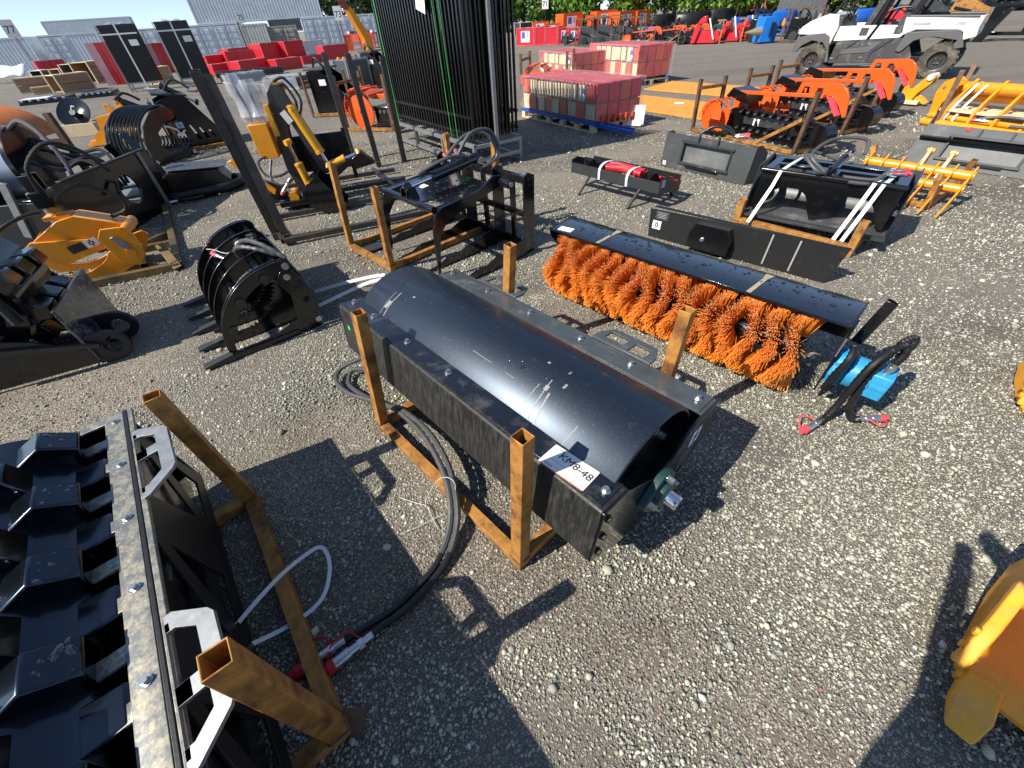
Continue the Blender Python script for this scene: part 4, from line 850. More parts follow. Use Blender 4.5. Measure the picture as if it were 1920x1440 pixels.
# ---------------------------------------------------------------- steel rack with tall posts, backhoe arm on it
def rack():
    o = [G(522, 447), G(541, 452), G(665, 303), G(711, 312), G(758, 302)]
    tp = [G(364, 132, 1.46), G(387, 140, 1.42), G(606, 98, 1.40), G(651, 100, 1.39), G(716, 105, 1.33)]
    rails = [(G(532, 452, .05), G(800, 398, .05)), (G(512, 408, .05), G(780, 360, .05)), (G(500, 380, .05), G(760, 335, .05)), (G(492, 357, .05), G(740, 318, .05)), (G(532, 452, .055), G(470, 345, .055)), (G(800, 398, .055), G(700, 318, .055))]
    stand('steel_rack', 'dark steel rack with very tall posts under the yellow and black backhoe arm', list(zip(o, tp)), rails, w=.075, m='steel_dark', cat='rack', rw=.05)
rack()
def backhoe():
    A, a = PL((480, 392), (620, 372)); t = T('backhoe_arm', 'yellow and black backhoe arm folded upright on the steel rack', 'backhoe', A, a)
    # local x along the picture, y away
    boom = [(.64, .05), (.74, .08), (.70, .45), (.74, .80), (.84, 1.08), (.82, 1.22), (.74, 1.25), (.66, 1.16), (.58, .80), (.56, .40)]
    for y in (-.06, .06): MB().plate(boom, .014, XZ(y)).build('boom_plate', 'steel_dark', t, .002)
    MB().box((.65, 0, .55), (.10, .11, .8), RY(0)).build('boom_core', 'black', t)
    dip = [(.74, 1.24), (.84, 1.22), (.94, .92), (1.02, .60), (1.10, .30), (1.04, .26), (.96, .40), (.86, .76), (.76, 1.08)]
    for y in (-.05, .05): MB().plate(dip, .014, XZ(y - .16)).build('dipper_plate', 'steel_dark', t, .002)
    cyl(t, (.88, -.20, 1.02), (1.10, -.20, .34), .05, 'yellow', .62, .022); cyl(t, (.80, -.26, .10), (.72, -.26, .72), .045, 'yellow', .6, .02)
    cyl(t, (1.05, -.2, .42), (1.45, -.2, .52), .042, 'yellow', .5, .018)
    MB().box((.46, -.10, .74), (.20, .22, .34), None).build('valve_box', 'amber', t, .006)
    MB().box((.62, -.12, .92), (.05, .08, .30)).build('yellow_guard', 'yellow', t, .004)
    MB().rod((.80, -.08, 1.20), (.80, .08, 1.20), .06, 16).build('boom_pin', 'yellow', t)
    for k in range(5): MB().rod((.40 + .035 * k, -.1, .90), (.40 + .035 * k, -.1, .96), .012, 8).build('valve_spool', 'zinc', t)
    for x0, x1, z1 in ((.42, .36, 1.30), (.52, .50, 1.25)):
        MB().pipe([(x0, -.08, .95), (x0 - .02, -.08, 1.1), (x1, -.06, z1)], .012, 8, smooth=4).build('lever', 'black', t)
        P = []
        for i in range(9):
            z = .93 + (z1 + .05 - .93) * i / 8; rr = .075 + .012 * sin(i * 1.3) + (.03 if i < 2 else 0); cxx = x0 + (x1 - x0) * i / 8
            P.append([(cxx + rr * cos(q) * (1 + .25 * sin(3 * q + i)), -.08 + rr * sin(q), z) for q in np.linspace(0, 2 * pi, 11)])
        MB().surf(P).build('plastic_wrap', 'wrap_thick', t)
    MB().rod((.42, -.05, 1.22), (.62, .1, 1.18), .06, 14).build('seat_roll', 'wrap_thick', t)
    hose(t, [(.80, -.1, 1.22), (.88, -.12, 1.22), (.94, -.15, 1.08), (.92, -.2, .98)], .014, 'black', False); hose(t, [(.78, -.1, 1.26), (.90, -.14, 1.28), (1.0, -.17, 1.10), (.95, -.22, .96)], .014, 'black', False)
    hose(t, [(.42, -.2, .60), (.32, -.24, .55), (.36, -.28, .42), (.50, -.28, .40), (.60, -.2, .42)], .014, 'hose_grey'); hose(t, [(.46, -.2, .56), (.40, -.3, .38), (.52, -.32, .30), (.62, -.2, .34)], .014, 'hose_grey')
    coupler(t, (.60, -.3, .36), (-.5, -.2, -.5), 'pink_cap', .18, .02)
    MB().plate([(.02, .60), (.07, .62), (.40, .26), (.36, .20)], .05, XZ(-.25)).build('stabiliser', 'amber', t, .006); MB().plate([(.2, .16), (.5, .10), (.5, .26), (.3, .36)], .06, XZ(-.2)).build('stabiliser_foot', 'black', t, .006)
    MB().box((.62, -.05, .08), (.5, .5, .06)).build('base_plate', 'black', t, .006); MB().rod((.55, -.25, .14), (.55, -.05, .14), .06, 12).build('swing_knuckle', 'yellow', t)
    # digging bucket and linkage
    MB().plate([(1.0, .34), (1.12, .38), (1.42, .52), (1.40, .46), (1.10, .28)], .10, XZ(-.2)).build('link_arm', 'black', t, .004)
    MB().plate([(1.36, .48), (1.48, .54), (1.62, .40), (1.36, .36)], .16, XZ(-.2)).build('tooth_block', 'black', t, .004)
    bk = [(.95, -.0)] ; P = []
    for y in np.linspace(-.62, -.22, 5): P.append([(1.0 + .26 * cos(q), y, .21 + .2 * sin(q)) for q in np.linspace(pi * .55, pi * 1.75, 12)])
    MB().surf(P).build('bucket_shell', 'black_gloss', t)
    for y in (-.62, -.22): MB().plate([(1.0 + .26 * cos(q), .21 + .2 * sin(q)) for q in np.linspace(pi * .55, pi * 1.75, 12)], .014, XZ(y)).build('bucket_side', 'black_gloss', t, .002)
    MB(TR(.80, -.068 - .16, .95) @ RX(pi / 2) @ RZ(radians(-65))).plate(rect(-.06, -.035, .06, .035), .002).build('tag', 'paper', t)
    # black front frame beyond
    MB().box((.95, .45, .45), (.75, .03, .42)).build('back_panel', 'black', t, .004)
    for x in (.60, 1.3): MB().box((x, .43, .40), (.05, .05, .6)).build('back_upright', 'black', t, .003)
backhoe()
mat('bucket_worn', (.05, .053, .055), .4, var=.3, vs=5, dust=(.3, .29, .25), dust_amt=.35, ds=4)
# ================================================================ grapple bucket on a rusty skid
def grapple_bucket():
    a1, a2 = G(1378, 423), G(1588, 479); bk = V((.62, .55, 0)); b1, b2 = a1 + bk, a2 + bk
    stand('bucket_skid', 'low rusty skid frame with short posts under the strapped grapple bucket', [(a1, zz(a1 + V((-.0, .0, 0)), .25)), (a2, zz(a2 + V((.0, .0, 0)), .29)), (b1, zz(b1, .2)), (b2, zz(b2, .2))],
          [(a1 + Z * 2, a2 + Z * 2), (a1 + Z * 1.5, b1 + Z * 1.5), (a2 + Z * 1.5, b2 + Z * 1.5)], w=.06)
    A, B = G(1393, 392, .12), G(1660, 443, .12); L = (B - A).length
    t = T('grapple_bucket', 'glossy black grapple bucket tied down with pale straps on a rusty skid', 'bucket', (A.x, A.y, 0), ang(A, B))
    MB().plate([(-.10, .105), (.42, .11), (.50, .15), (.53, .25), (.53, .50), (.515, .50), (.515, .25), (.48, .165), (.41, .125), (-.10, .12)], L, YZ(L / 2)).build('bucket_shell', 'bucket_worn', t, .002)
    MB().box((L / 2, -.08, .116), (L + .02, .07, .022)).build('cutting_edge', 'charcoal', t, .002)
    sd = [(.0, .11), (.42, .10), (.52, .15), (.54, .52), (.10, .49), (.07, .30)]
    for x in (0, L): MB().plate(sd, .014, YZ(x)).build('bucket_side', 'black_gloss', t, .002)
    F = TR(0, .05, .475) @ RX(radians(2))
    MB(F).plate(rect(.05, 0, L - .04, .44), .012, None, [rect(.12, .06, .42, .20), rect(.62, .06, L - .12, .20), rect(.12, .26, L - .12, .38)]).build('lid_frame', 'black_gloss', t, .003)
    MB(F).rod((.04, .0, 0), (L - .03, .0, 0), .022, 14).build('lid_tube', 'black_gloss', t)
    def arch(x0, x1): return [(x0, .02), (x0 + .05, .11)] + [((x0 + x1) / 2 + (x1 - x0 - .10) / 2 * cos(q), .11 + .13 * sin(q)) for q in np.linspace(pi, 0, 10)][1:-1] + [(x1 - .05, .11), (x1, .02)]
    m = L / 2
    out = [(.06, .345), (.05, .02), (.075, .01)] + arch(.11, m - .03)[1:-1] + [(m - .012, .0), (m + .012, 0)] + arch(m + .03, L - .10)[1:-1] + [(L - .07, .01), (L - .045, .02), (L - .05, .345)]
    MB(TR(0, .04, .125) @ RX(radians(-2))).plate(out, .012, XZ(0)).build('grapple_tines', 'black', t, .002)
    for x in (.055, m, L - .052): MB().plate([(.03, .14), (.05, .47), (.20, .47), (.11, .34), (.06, .2)], .012, YZ(x)).build('tine_rib', 'black', t, .002)
    cyl(t, (m, .06, .53), (m + .03, .46, .60), .032, 'black_gloss', .6)
    for s in (-.03, .03): MB(F).plate([(-.03, 0), (.07, 0), (.04, .085), (0, .085)], .010, TR(m + s, 0, 0) @ YZ(0)).build('lug', 'black_gloss', t)
    hose(t, [(m - .02, .35, .55), (m - .22, .30, .60), (m - .25, .10, .62), (m - .10, .0, .53), (m, .1, .5)], .014, 'hose_grey', False); hose(t, [(m - .05, .05, .52), (m - .20, .10, .62), (m - .12, .35, .70), (m + .1, .45, .70), (m + .14, .40, .60)], .014, 'hose_grey', False)
    hose(t, [(m + .1, .05, .50), (m + .3, .08, .50), (L - .22, .12, .54)], .014, 'hose_grey', False); hose(t, [(m + .15, .0, .48), (m + .3, .05, .48), (L - .22, .16, .54)], .014, 'hose_grey', False)
    coupler(t, (L - .22, .12, .54), (1, .4, .05), 'pink_cap', .13, .018); coupler(t, (L - .22, .16, .55), (1, .6, .05), 'pink_cap', .12, .018)
    decal(t, TR(L + .0085, .40, .44) @ RZ(pi / 2) @ RX(pi / 2) @ RX(0), .16, .07, 'lines')
    for x, m_ in ((.20, 'white_strap'), (L - .25, 'white_strap'), (L - .19, 'blue_strap')):
        MB().ribbon([(x - .07, -.22, .09), (x - .02, .0, .36), (x, .025, .487), (x + .03, .18, .51), (x + .06, .42, .52), (x + .06, .53, .45)], .030, .002, (1, 0, 0)).build('tie_strap', m_, t)
grapple_bucket()

# ---------------------------------------------------------------- yellow rake on its stand
def rake():
    A, B = G(1612, 312, .22), G(1815, 345, .22); L = (B - A).length
    t = T('rock_rake', 'yellow tined rake lying behind the strapped grapple bucket', 'rake', (A.x, A.y, 0), ang(A, B))
    MB().rod((0, .10, .26), (L, .10, .26), .045, 14).build('upper_tube', 'amber', t); MB().rod((.1, -.02, .17), (L, -.02, .17), .04, 14).build('lower_tube', 'amber', t)
    tn = [(-.46, .02), (-.44, .01), (-.20, .06), (.02, .12), (.17, .25), (.18, .32), (.12, .345), (.04, .29), (-.12, .16), (-.34, .07)]
    for i in range(7): MB().plate(tn, .016, YZ(.03 + (L - .05) * i / 6)).build('tine', 'amber', t, .003)
    for x in (L * .52, L * .72): MB().plate([(.04, .22), (.16, .22), (.24, .36), (.23, .43), (.17, .44), (.10, .33)], .03, YZ(x)).build('lug', 'amber', t, .004); MB().rod((x - .03, .205, .405), (x + .03, .205, .405), .028, 12).build('lug_boss', 'amber', t)
    a, b = G(1735, 391), G(1655, 300)
    c = G(1790, 350)
    stand('rake_stand', 'small rusty stand with stub posts holding the yellow rake', [(a, G(1764, 327, .315)), (c, G(1828, 300, .29)), (G(1630, 330), G(1640, 272, .3))], [(a + Z, c + Z), (a + Z, G(1660, 372, .03))], w=.05)
rake()

# ---------------------------------------------------------------- dark grey quick-attach boxes
def attach_box(name, label, A, B, h, lean, D, win, m='grey_plate', hoses=True):
    L = (B - A).length; t = T(name, label, 'attachment', (A.x, A.y, 0), ang(A, B)); F = RX(radians(-lean))
    x0, x1, z0, z1 = win[0] * L, win[1] * L, win[2] * h, win[3] * h
    MB(F).plate(rect(0, 0, L, h), .014, XZ(0), [[(x0, z0), (x1, z0), (x1, z1), (x0, z1)]]).build('face_plate', m, t, .002)
    MB(F).box(((x0 + x1) / 2, .03, (z0 + z1) / 2), (x1 - x0 + .04, .01, z1 - z0 + .04)).build('recess_plate', 'grey_recess', t)
    for q in (((x0 + x1) / 2, z1 + .012, x1 - x0 + .06, .03), ((x0 + x1) / 2, z0 - .012, x1 - x0 + .06, .03)): MB(F).box((q[0], -.016, q[1]), (q[2], .028, q[3])).build('frame_bar', 'charcoal', t, .003)
    for x in (x0, x1): MB(F).box((x, -.014, (z0 + z1) / 2), (.022, .024, z1 - z0)).build('frame_bar', 'charcoal', t, .003)
    for x in (x0 + (x1 - x0) * .3, x0 + (x1 - x0) * .7): MB(F).box((x, -.02, z1 + .06), (.02, .03, .10)).build('gusset', 'charcoal', t, .002)
    MB(F).box(((x0 + x1) / 2, -.02, z0 - .035), ((x1 - x0) * .7, .03, .03)).build('lower_hook', 'black', t, .003)
    pr = [(.0, .0), (D, .0), (D * .9, h * .75), (D * .35, h + .0), (.0, h)]
    for x in (.005, L - .005): MB().plate([(y + z * math.tan(radians(lean)) * (1 - y / (D + .001)), z) for y, z in pr], .010, YZ(x)).build('end_plate', 'charcoal', t, .002)
    MB().box((L / 2, D * .55, h * .55), (L - .03, D * .6, .02)).build('inner_shelf', 'black', t); MB().rod((.05, D * .7, .12), (L - .05, D * .7, .12), .09, 16).build('inner_rotor', 'black', t)
    if hoses:
        zt = h + .02; y0 = h * math.tan(radians(lean)) + .06
        hose(t, [(L * .35, y0, zt), (L * .45, y0 + .08, zt + .08), (L * .62, y0 + .06, zt + .07), (L * .72, y0 + .02, zt + .02)], .015, 'rubber', False); hose(t, [(L * .30, y0 + .05, zt), (L * .42, y0 + .14, zt + .06), (L * .58, y0 + .12, zt + .09), (L * .70, y0 + .06, zt + .03)], .015, 'rubber', False)
        for k in range(4): MB().box((L * (.40 + .06 * k), y0 + .06, zt + .02), (.05, .06, .05)).build('valve', 'black', t, .004)
        coupler(t, (L * .72, y0 + .02, zt + .025), (1, .2, .1), 'pink_cap', .12, .02); coupler(t, (L * .70, y0 + .06, zt + .03), (1, .5, .1), 'pink_cap', .12, .02)
    return t
mat('grey_recess', (.12, .128, .128), .5, var=.3, vs=3, dust=DUST, dust_amt=.3, ds=4)
t = attach_box('skid_attachment', 'dark grey skid attachment with recessed face, in front of the orange trencher', G(1238, 310), G(1395, 348), .40, 5, .34, (.24, .78, .26, .80))
decal(t, TR(t.children[0].dimensions.x - .06, -.009, .05) @ RX(pi / 2), .05, .05)
t = attach_box('skid_attachment', 'dark grey skid attachment with recessed face cut off by the picture edge', G(1690, 302), G(1690, 302) + (G(1918, 337) - G(1690, 302)) * 1.25, .47, 38, .5, (.22, .72, .2, .72), hoses=False)
L_ = 1.4
hose(t, [(.35, .45, .42), (.55, .5, .46), (.8, .55, .45), (1.05, .5, .43), (1.0, .44, .40), (.7, .40, .40)], .016, 'hose_grey', False); coupler(t, (.5, .43, .42), (-1, .0, .02), 'pink_cap', .12, .02); coupler(t, (.42, .30, .36), (-.3, -.6, -.25), 'pink_cap', .02, .024, False)

# ---------------------------------------------------------------- orange trenchers in rusty stands
def trencher():
    t = T('chain_trencher', 'orange chain trencher with spiral auger, nearest of the row by the vehicle', 'trencher', (0, 0), 0, 'orange trenchers in stands')
    # local x from the auger end (0) to the crumber end (2.2), y away
    tb = MB().plate([(.36, .54), (1.92, .625), (1.92, .665), (.36, .585)], .05, XZ(-.02)).build('top_bar', 'orange', t, .004)
    hk = [(1.47, .64), (1.50, .76), (1.98, .79)] + [(2.0 + .24 * sin(q), .55 + .24 * cos(q)) for q in (.3, .7, 1.1, 1.5)] + [(2.27, .45), (2.24, .44), (2.14, .55), (2.0, .655), (1.86, .61), (1.84, .72), (1.76, .72), (1.74, .62), (1.66, .62), (1.64, .72), (1.56, .72), (1.54, .63)]
    MB().plate(hk, .03, XZ(.03)).build('crumber_hook', 'orange', t, .004)
    MB().plate([(1.97, .64), (2.03, .64), (2.20, .47), (2.17, .45)], .06, XZ(-.01)).build('hook_tip', 'pink_cap', t)
    # chain loop
    for z in (.33, .12):
        MB().box((1.35, .0, z), (1.5, .09, .05)).build('chain_strand', 'black', t, .004)
        b = MB().box((0, 0, 0), (.085, .16, .045)); pieces('chain_plate', b, 'black', t, [TR(.72 + .14 * k, -.03, z + .025) for k in range(9)], .004)
        c = MB().add([(-.03, -.02, 0), (.03, -.02, 0), (.02, .02, .09), (-.01, .03, .10), (-.03, .02, .0), (.03, .02, 0)], [(0, 1, 2), (0, 2, 3), (1, 5, 2), (4, 0, 3), (4, 3, 2, 5)]); pieces('chain_tooth', c, 'black', t, [TR(.76 + .28 * k, -.06, z + .05) @ RX(.5 if k % 2 else -.3) for k in range(5)])
        c = MB().rod((-.02, 0, 0), (.02, 0, 0), .013, 8); pieces('tooth_bolt', c, 'zinc', t, [TR(.74 + .14 * k, -.118, z + .02) @ RZ(pi / 2) for k in range(9)])
    MB().box((1.3, .06, .22), (1.6, .08, .12)).build('boom', 'black_satin', t, .004); MB().box((1.05, -.02, .235), (.9, .06, .09)).build('boom_face', 'charcoal', t, .003)
    decal(t, TR(1.02, -.052, .235) @ RX(pi / 2), .11, .09); MB().rod((2.1, -.1, .22), (2.1, .1, .22), .13, 18).build('end_sprocket', 'black', t); MB().rod((.62, -.1, .24), (.62, .12, .24), .15, 18).build('drive_sprocket', 'black', t)
    # auger: spiral flight on a tube, with mesh guard
    MB().rod((.42, -.46, .26), (.42, .40, .26), .06, 16).build('auger_tube', 'orange', t)
    for s, y0 in ((1, -.44), (-1, .36)):
        P = []
        for i in range(25):
            q = 2 * pi * 1.15 * i / 24; y = y0 + s * .20 * i / 24; P.append([(.42 + rr * cos(q), y, .26 + rr * sin(q)) for rr in (.055, .15, .25)])
        MB().surf(P).build('auger_flight', 'orange', t)
    for k in range(5):
        A0 = radians(75 + 20 * k); MB().pipe([(.45 + .26 * cos(A0), -.42, .2 + .30 * sin(A0)), (.45 + .26 * cos(A0), .0, .2 + .30 * sin(A0))], .006, 6).build('guard_bar', 'orange', t)
    for y in (-.42, -.32, -.22, -.1): MB().pipe([(.45 + .26 * cos(radians(q)), y, .2 + .30 * sin(radians(q))) for q in range(60, 176, 14)], .006, 6).build('guard_bar', 'orange', t)
    MB().plate([(.30, .50), (.72, .44), (.72, .56), (.40, .62)], .35, XZ(.12)).build('head_plate', 'black', t, .005)
    for x0 in (.86, 1.1): MB().plate([(x0, .38), (x0 + .24, .40), (x0 + .20, .52), (x0 + .14, .44), (x0 + .06, .50)], .02, XZ(.16)).build('side_flight', 'orange', t, .003)
    # stand
    for x, y in ((-.02, -.30), (-.02, .22), (1.98, -.28), (1.98, .25)): MB().sqtube((x, y, 0), (x + (.03 if x > 1 else -.05), y, .72), .05, .004, up=V((1, 0, 0))).build('stand_post', 'rust_dark', t, .003)
    for p, q in (((-.02, -.30, .03), (1.98, -.28, .03)), ((-.02, .22, .03), (1.98, .25, .03)), ((1.98, -.28, .035), (1.98, .25, .035)), ((-.05, -.3, .6), (-.05, .22, .6)), ((1.35, -.30, .06), (1.95, -.30, .42))): MB().sqtube(p, q, .045).build('stand_rail', 'rust', t, .003)
    return t
tr = trencher(); A, B = G(1325, 241), G(1512, 285); tr.location = A; tr.rotation_euler.z = ang(A, B)
d2 = G(1598, 247) - G(1512, 284)
tree_copy(tr, A + d2 * 1.0, ang(A, B), 'orange chain trencher with spiral auger, middle of the row of three', 'orange trenchers in stands')
d3 = G(1643, 218) - G(1512, 284)
tree_copy(tr, A + d3, ang(A, B), 'orange chain trencher farthest along the row, just in front of the vehicle', 'orange trenchers in stands')
def yellow_claw(name, label, loc, rz, s=1.):
    t = T(name, label, 'attachment', loc, rz)
    for y in (-.08, .08): MB().plate([(x * s, z * s) for x, z in [(0, .02), (.30, .06), (.36, .20), (.48, .34), (.50, .44), (.42, .48), (.34, .40), (.25, .26), (.14, .22), (.1, .34), (.02, .36), (.04, .2)]], .03, XZ(y)).build('ear_plate', 'yellow', t, .004)
    MB().rod((.43 * s, -.12, .43 * s), (.43 * s, .12, .43 * s), .05 * s, 14).build('pin_boss', 'white', t); MB().box((.2 * s, 0, .05), (.5 * s, .3, .06)).build('base_plate', 'wood_pale', t, .006)
    MB().plate([(.3 * s, .10 * s), (.52 * s, .02), (.56 * s, .05), (.4 * s, .16 * s)], .1, XZ(0)).build('lip', 'yellow', t, .004)
yellow_claw('quick_hitch', 'small yellow hitch lying at the end of the far orange trencher', G(1672, 193), radians(-60), 1.)

# ---------------------------------------------------------------- big yellow grab, right edge
def yellow_grab():
    A, a = PL((1722, 233), (1918, 263)); t = T('yellow_grab', 'large yellow grab on wooden boards behind the cut-off grey attachment', 'grab', A, a)
    MB().rod((.02, 0, .05), (1.9, 0, .05), .05, 14).build('lower_tube', 'amber', t); MB().rod((.02, .1, .12), (1.9, .1, .12), .04, 14).build('lower_tube', 'amber', t)
    sp = [(.02, .06), (-.06, .42), (-.02, .54), (.08, .60), (.16, .56), (.17, .42), (.10, .28), (.10, .06)]
    for y in (.12, .30): MB().plate(sp, .03, XZ(y), [circ(.03, .46, .03, 10)]).build('ear_plate', 'amber', t, .004)
    tn = [(-.04, .03), (.05, .03), (.10, .20), (.30, .40), (.42, .56), (.36, .58), (.20, .44), (.0, .24)]
    for x in (.26, .62, .92, 1.25, 1.6): MB().plate(tn, .035, YZ(x)).build('tine', 'amber', t, .004)
    cyl(t, (.12, .36, .46), (1.5, .36, .50), .075, 'amber', .62, .04); cyl(t, (.2, .50, .36), (1.6, .50, .40), .075, 'amber', .55, .04)
    for y in (.10, .35, .6): MB().box((1.0, y, .22), (1.7, .14, .035)).build('board', 'wood_pale', t, .004)
    for y in (.2, .55): MB().box((1.0, y, .16), (1.7, .06, .07)).build('bearer', 'wood_pale', t, .004)
    for x in (.28, .40): MB().ribbon([(x, .02, .1), (x + .02, .1, .3), (x + .04, .3, .52), (x + .04, .4, .54)], .035, .002, (1, 0, 0)).build('tie_strap', 'white_strap', t)
    b1, b2 = G(1752, 238), G(1772, 222)
    stand('grab_stand', 'two rusty upright posts on a rail beside the large yellow grab', [(b1, G(1806, 131, .70)), (b2, G(1830, 119, .70))], [(b1 + Z, b2 + Z)], w=.06, m='rust_dark')
yellow_grab()

# ---------------------------------------------------------------- amber digging bucket, bottom right, and the piece above it
def digger_bucket(name, label, O, rz, s=1., pitch=0.):
    t = T(name, label, 'bucket', O, rz); F = RY(pitch)
    # local: x along the lip (away from the tooth), y into the bucket, z up
    Wd = .75 * s
    side = [(0, .03), (.02, .09), (.16, .185), (.34, .26), (.52, .31), (.60, .29), (.60, .10), (.45, .02), (.2, .0)]
    side = [(a * s, b * s) for a, b in side]
    for x in (0, Wd):
        e = MB(F).plate(side, .018, YZ(x)).build('side_plate', 'amber_wear', t, .003)
    MB(F).plate([(.0 * s, .055 * s), (.03 * s, .11 * s), (.17 * s, .205 * s), (.35 * s, .285 * s), (.36 * s, .255 * s), (.19 * s, .175 * s), (.06 * s, .09 * s), (.03 * s, .045 * s)], .035, YZ(-.012)).build('wear_strip', 'amber_wear', t, .004)
    sh = [(0, .02), (.2, -.008), (.45, .008), (.6, .09), (.61, .29), (.60, .29), (.59, .10), (.44, .022), (.2, .006), (0, .034)]
    MB(F).plate([(a * s, b * s) for a, b in sh], Wd, YZ(Wd / 2)).build('shell', 'amber_in', t, .002)
    MB(F).box((Wd / 2, .03 * s, .03 * s), (Wd, .13 * s, .03 * s)).build('cutting_lip', 'amber_wear', t, .003)
    for k, x in enumerate((.07 * s, .37 * s, .68 * s)):
        w = .055 * s
        MB(F).add([(x - w, .02, .055 * s), (x + w, .02, .055 * s), (x + w, .02, .0), (x - w, .02, .0), (x - w * 1.1, -.12 * s, .05 * s), (x + w * 1.1, -.12 * s, .05 * s), (x + w * .8, -.235 * s, .012), (x - w * .8, -.235 * s, .012), (x + w * 1.1, -.12 * s, .002), (x - w * 1.1, -.12 * s, .002)],
              [(0, 1, 5, 4), (4, 5, 6, 7), (1, 2, 8, 5), (5, 8, 6), (3, 0, 4, 9), (4, 7, 9), (9, 7, 6, 8), (2, 3, 9, 8), (3, 2, 1, 0)]).build('tooth', 'amber_wear', t, .008)
    MB(F).add(bolt_mb(.014, .012, .018).v, bolt_mb(.014, .012, .018).f, TR(-.03, .05 * s, .12 * s) @ RY(-pi / 2)).build('bolt', 'amber_wear', t); MB(F).add(bolt_mb(.014, .012, .018).v, bolt_mb(.014, .012, .018).f, TR(-.03, .10 * s, .17 * s) @ RY(-pi / 2)).build('bolt', 'amber_wear', t)
    return t
mat('amber_in', (.80, .32, .010), .34, coat=.2, var=.14, vs=6, dust=(.40, .29, .14), dust_amt=.2, ds=5)
digger_bucket('digging_bucket', 'amber digging bucket with worn teeth cut off by the bottom edge', G(1784, 1258, .03), radians(-56), .80)
digger_bucket('digging_bucket', 'yellow toothed bucket barely showing at the picture edge beside the sweeper', G(1908, 782) + V((.05, .04, 0)), radians(-40), .6)

# ---------------------------------------------------------------- the photographer, behind the camera; only the shadow falls into view
def person():
    me = bpy.data.meshes.new('body')
    J = [(.14, -.47, .95), (.14, -.47, 1.15), (.14, -.46, 1.38), (.14, -.42, 1.48), (.14, -.38, 1.56), (.14, -.36, 1.68),
         (-.02, -.46, 1.42), (.04, -.40, 1.22), (.20, -.13, 1.56), (.32, -.44, 1.42), (.44, -.30, 1.46), (.27, -.11, 1.64),
         (.04, -.47, .90), (.02, -.45, .50), (.0, -.49, .09), (-.01, -.37, .04), (.24, -.47, .90), (.28, -.43, .50), (.30, -.47, .09), (.32, -.35, .04), (.20, -.09, 1.62), (.25, -.09, 1.69)]
    E = [(0, 1), (1, 2), (2, 3), (3, 4), (4, 5), (2, 6), (6, 7), (7, 8), (2, 9), (9, 10), (10, 11), (0, 12), (12, 13), (13, 14), (14, 15), (0, 16), (16, 17), (17, 18), (18, 19), (8, 20), (11, 21)]
    me.from_pydata(J, E, []); o = bpy.data.objects.new('body', me); COL.objects.link(o)
    m = o.modifiers.new('skin', 'SKIN'); sk = me.skin_vertices[0].data
    R = [.15, .15, .16, .07, .06, .09, .075, .05, .04, .075, .05, .04, .09, .065, .045, .04, .09, .065, .045, .04, .03, .03]
    for v, r in zip(sk, R): v.radius = (r, r * .85)
    sk[0].use_root = True
    o.modifiers.new('sub', 'SUBSURF').levels = 1; o.modifiers['sub'].render_levels = 2
    me.materials.append(MATS['charcoal'])
    t = T('person', 'person in dark clothes standing with both arms raised, seen only by the shadow', 'person', (.14, -.5), 0); o.parent = t; o.location = (-.14, .5, 0)
person()
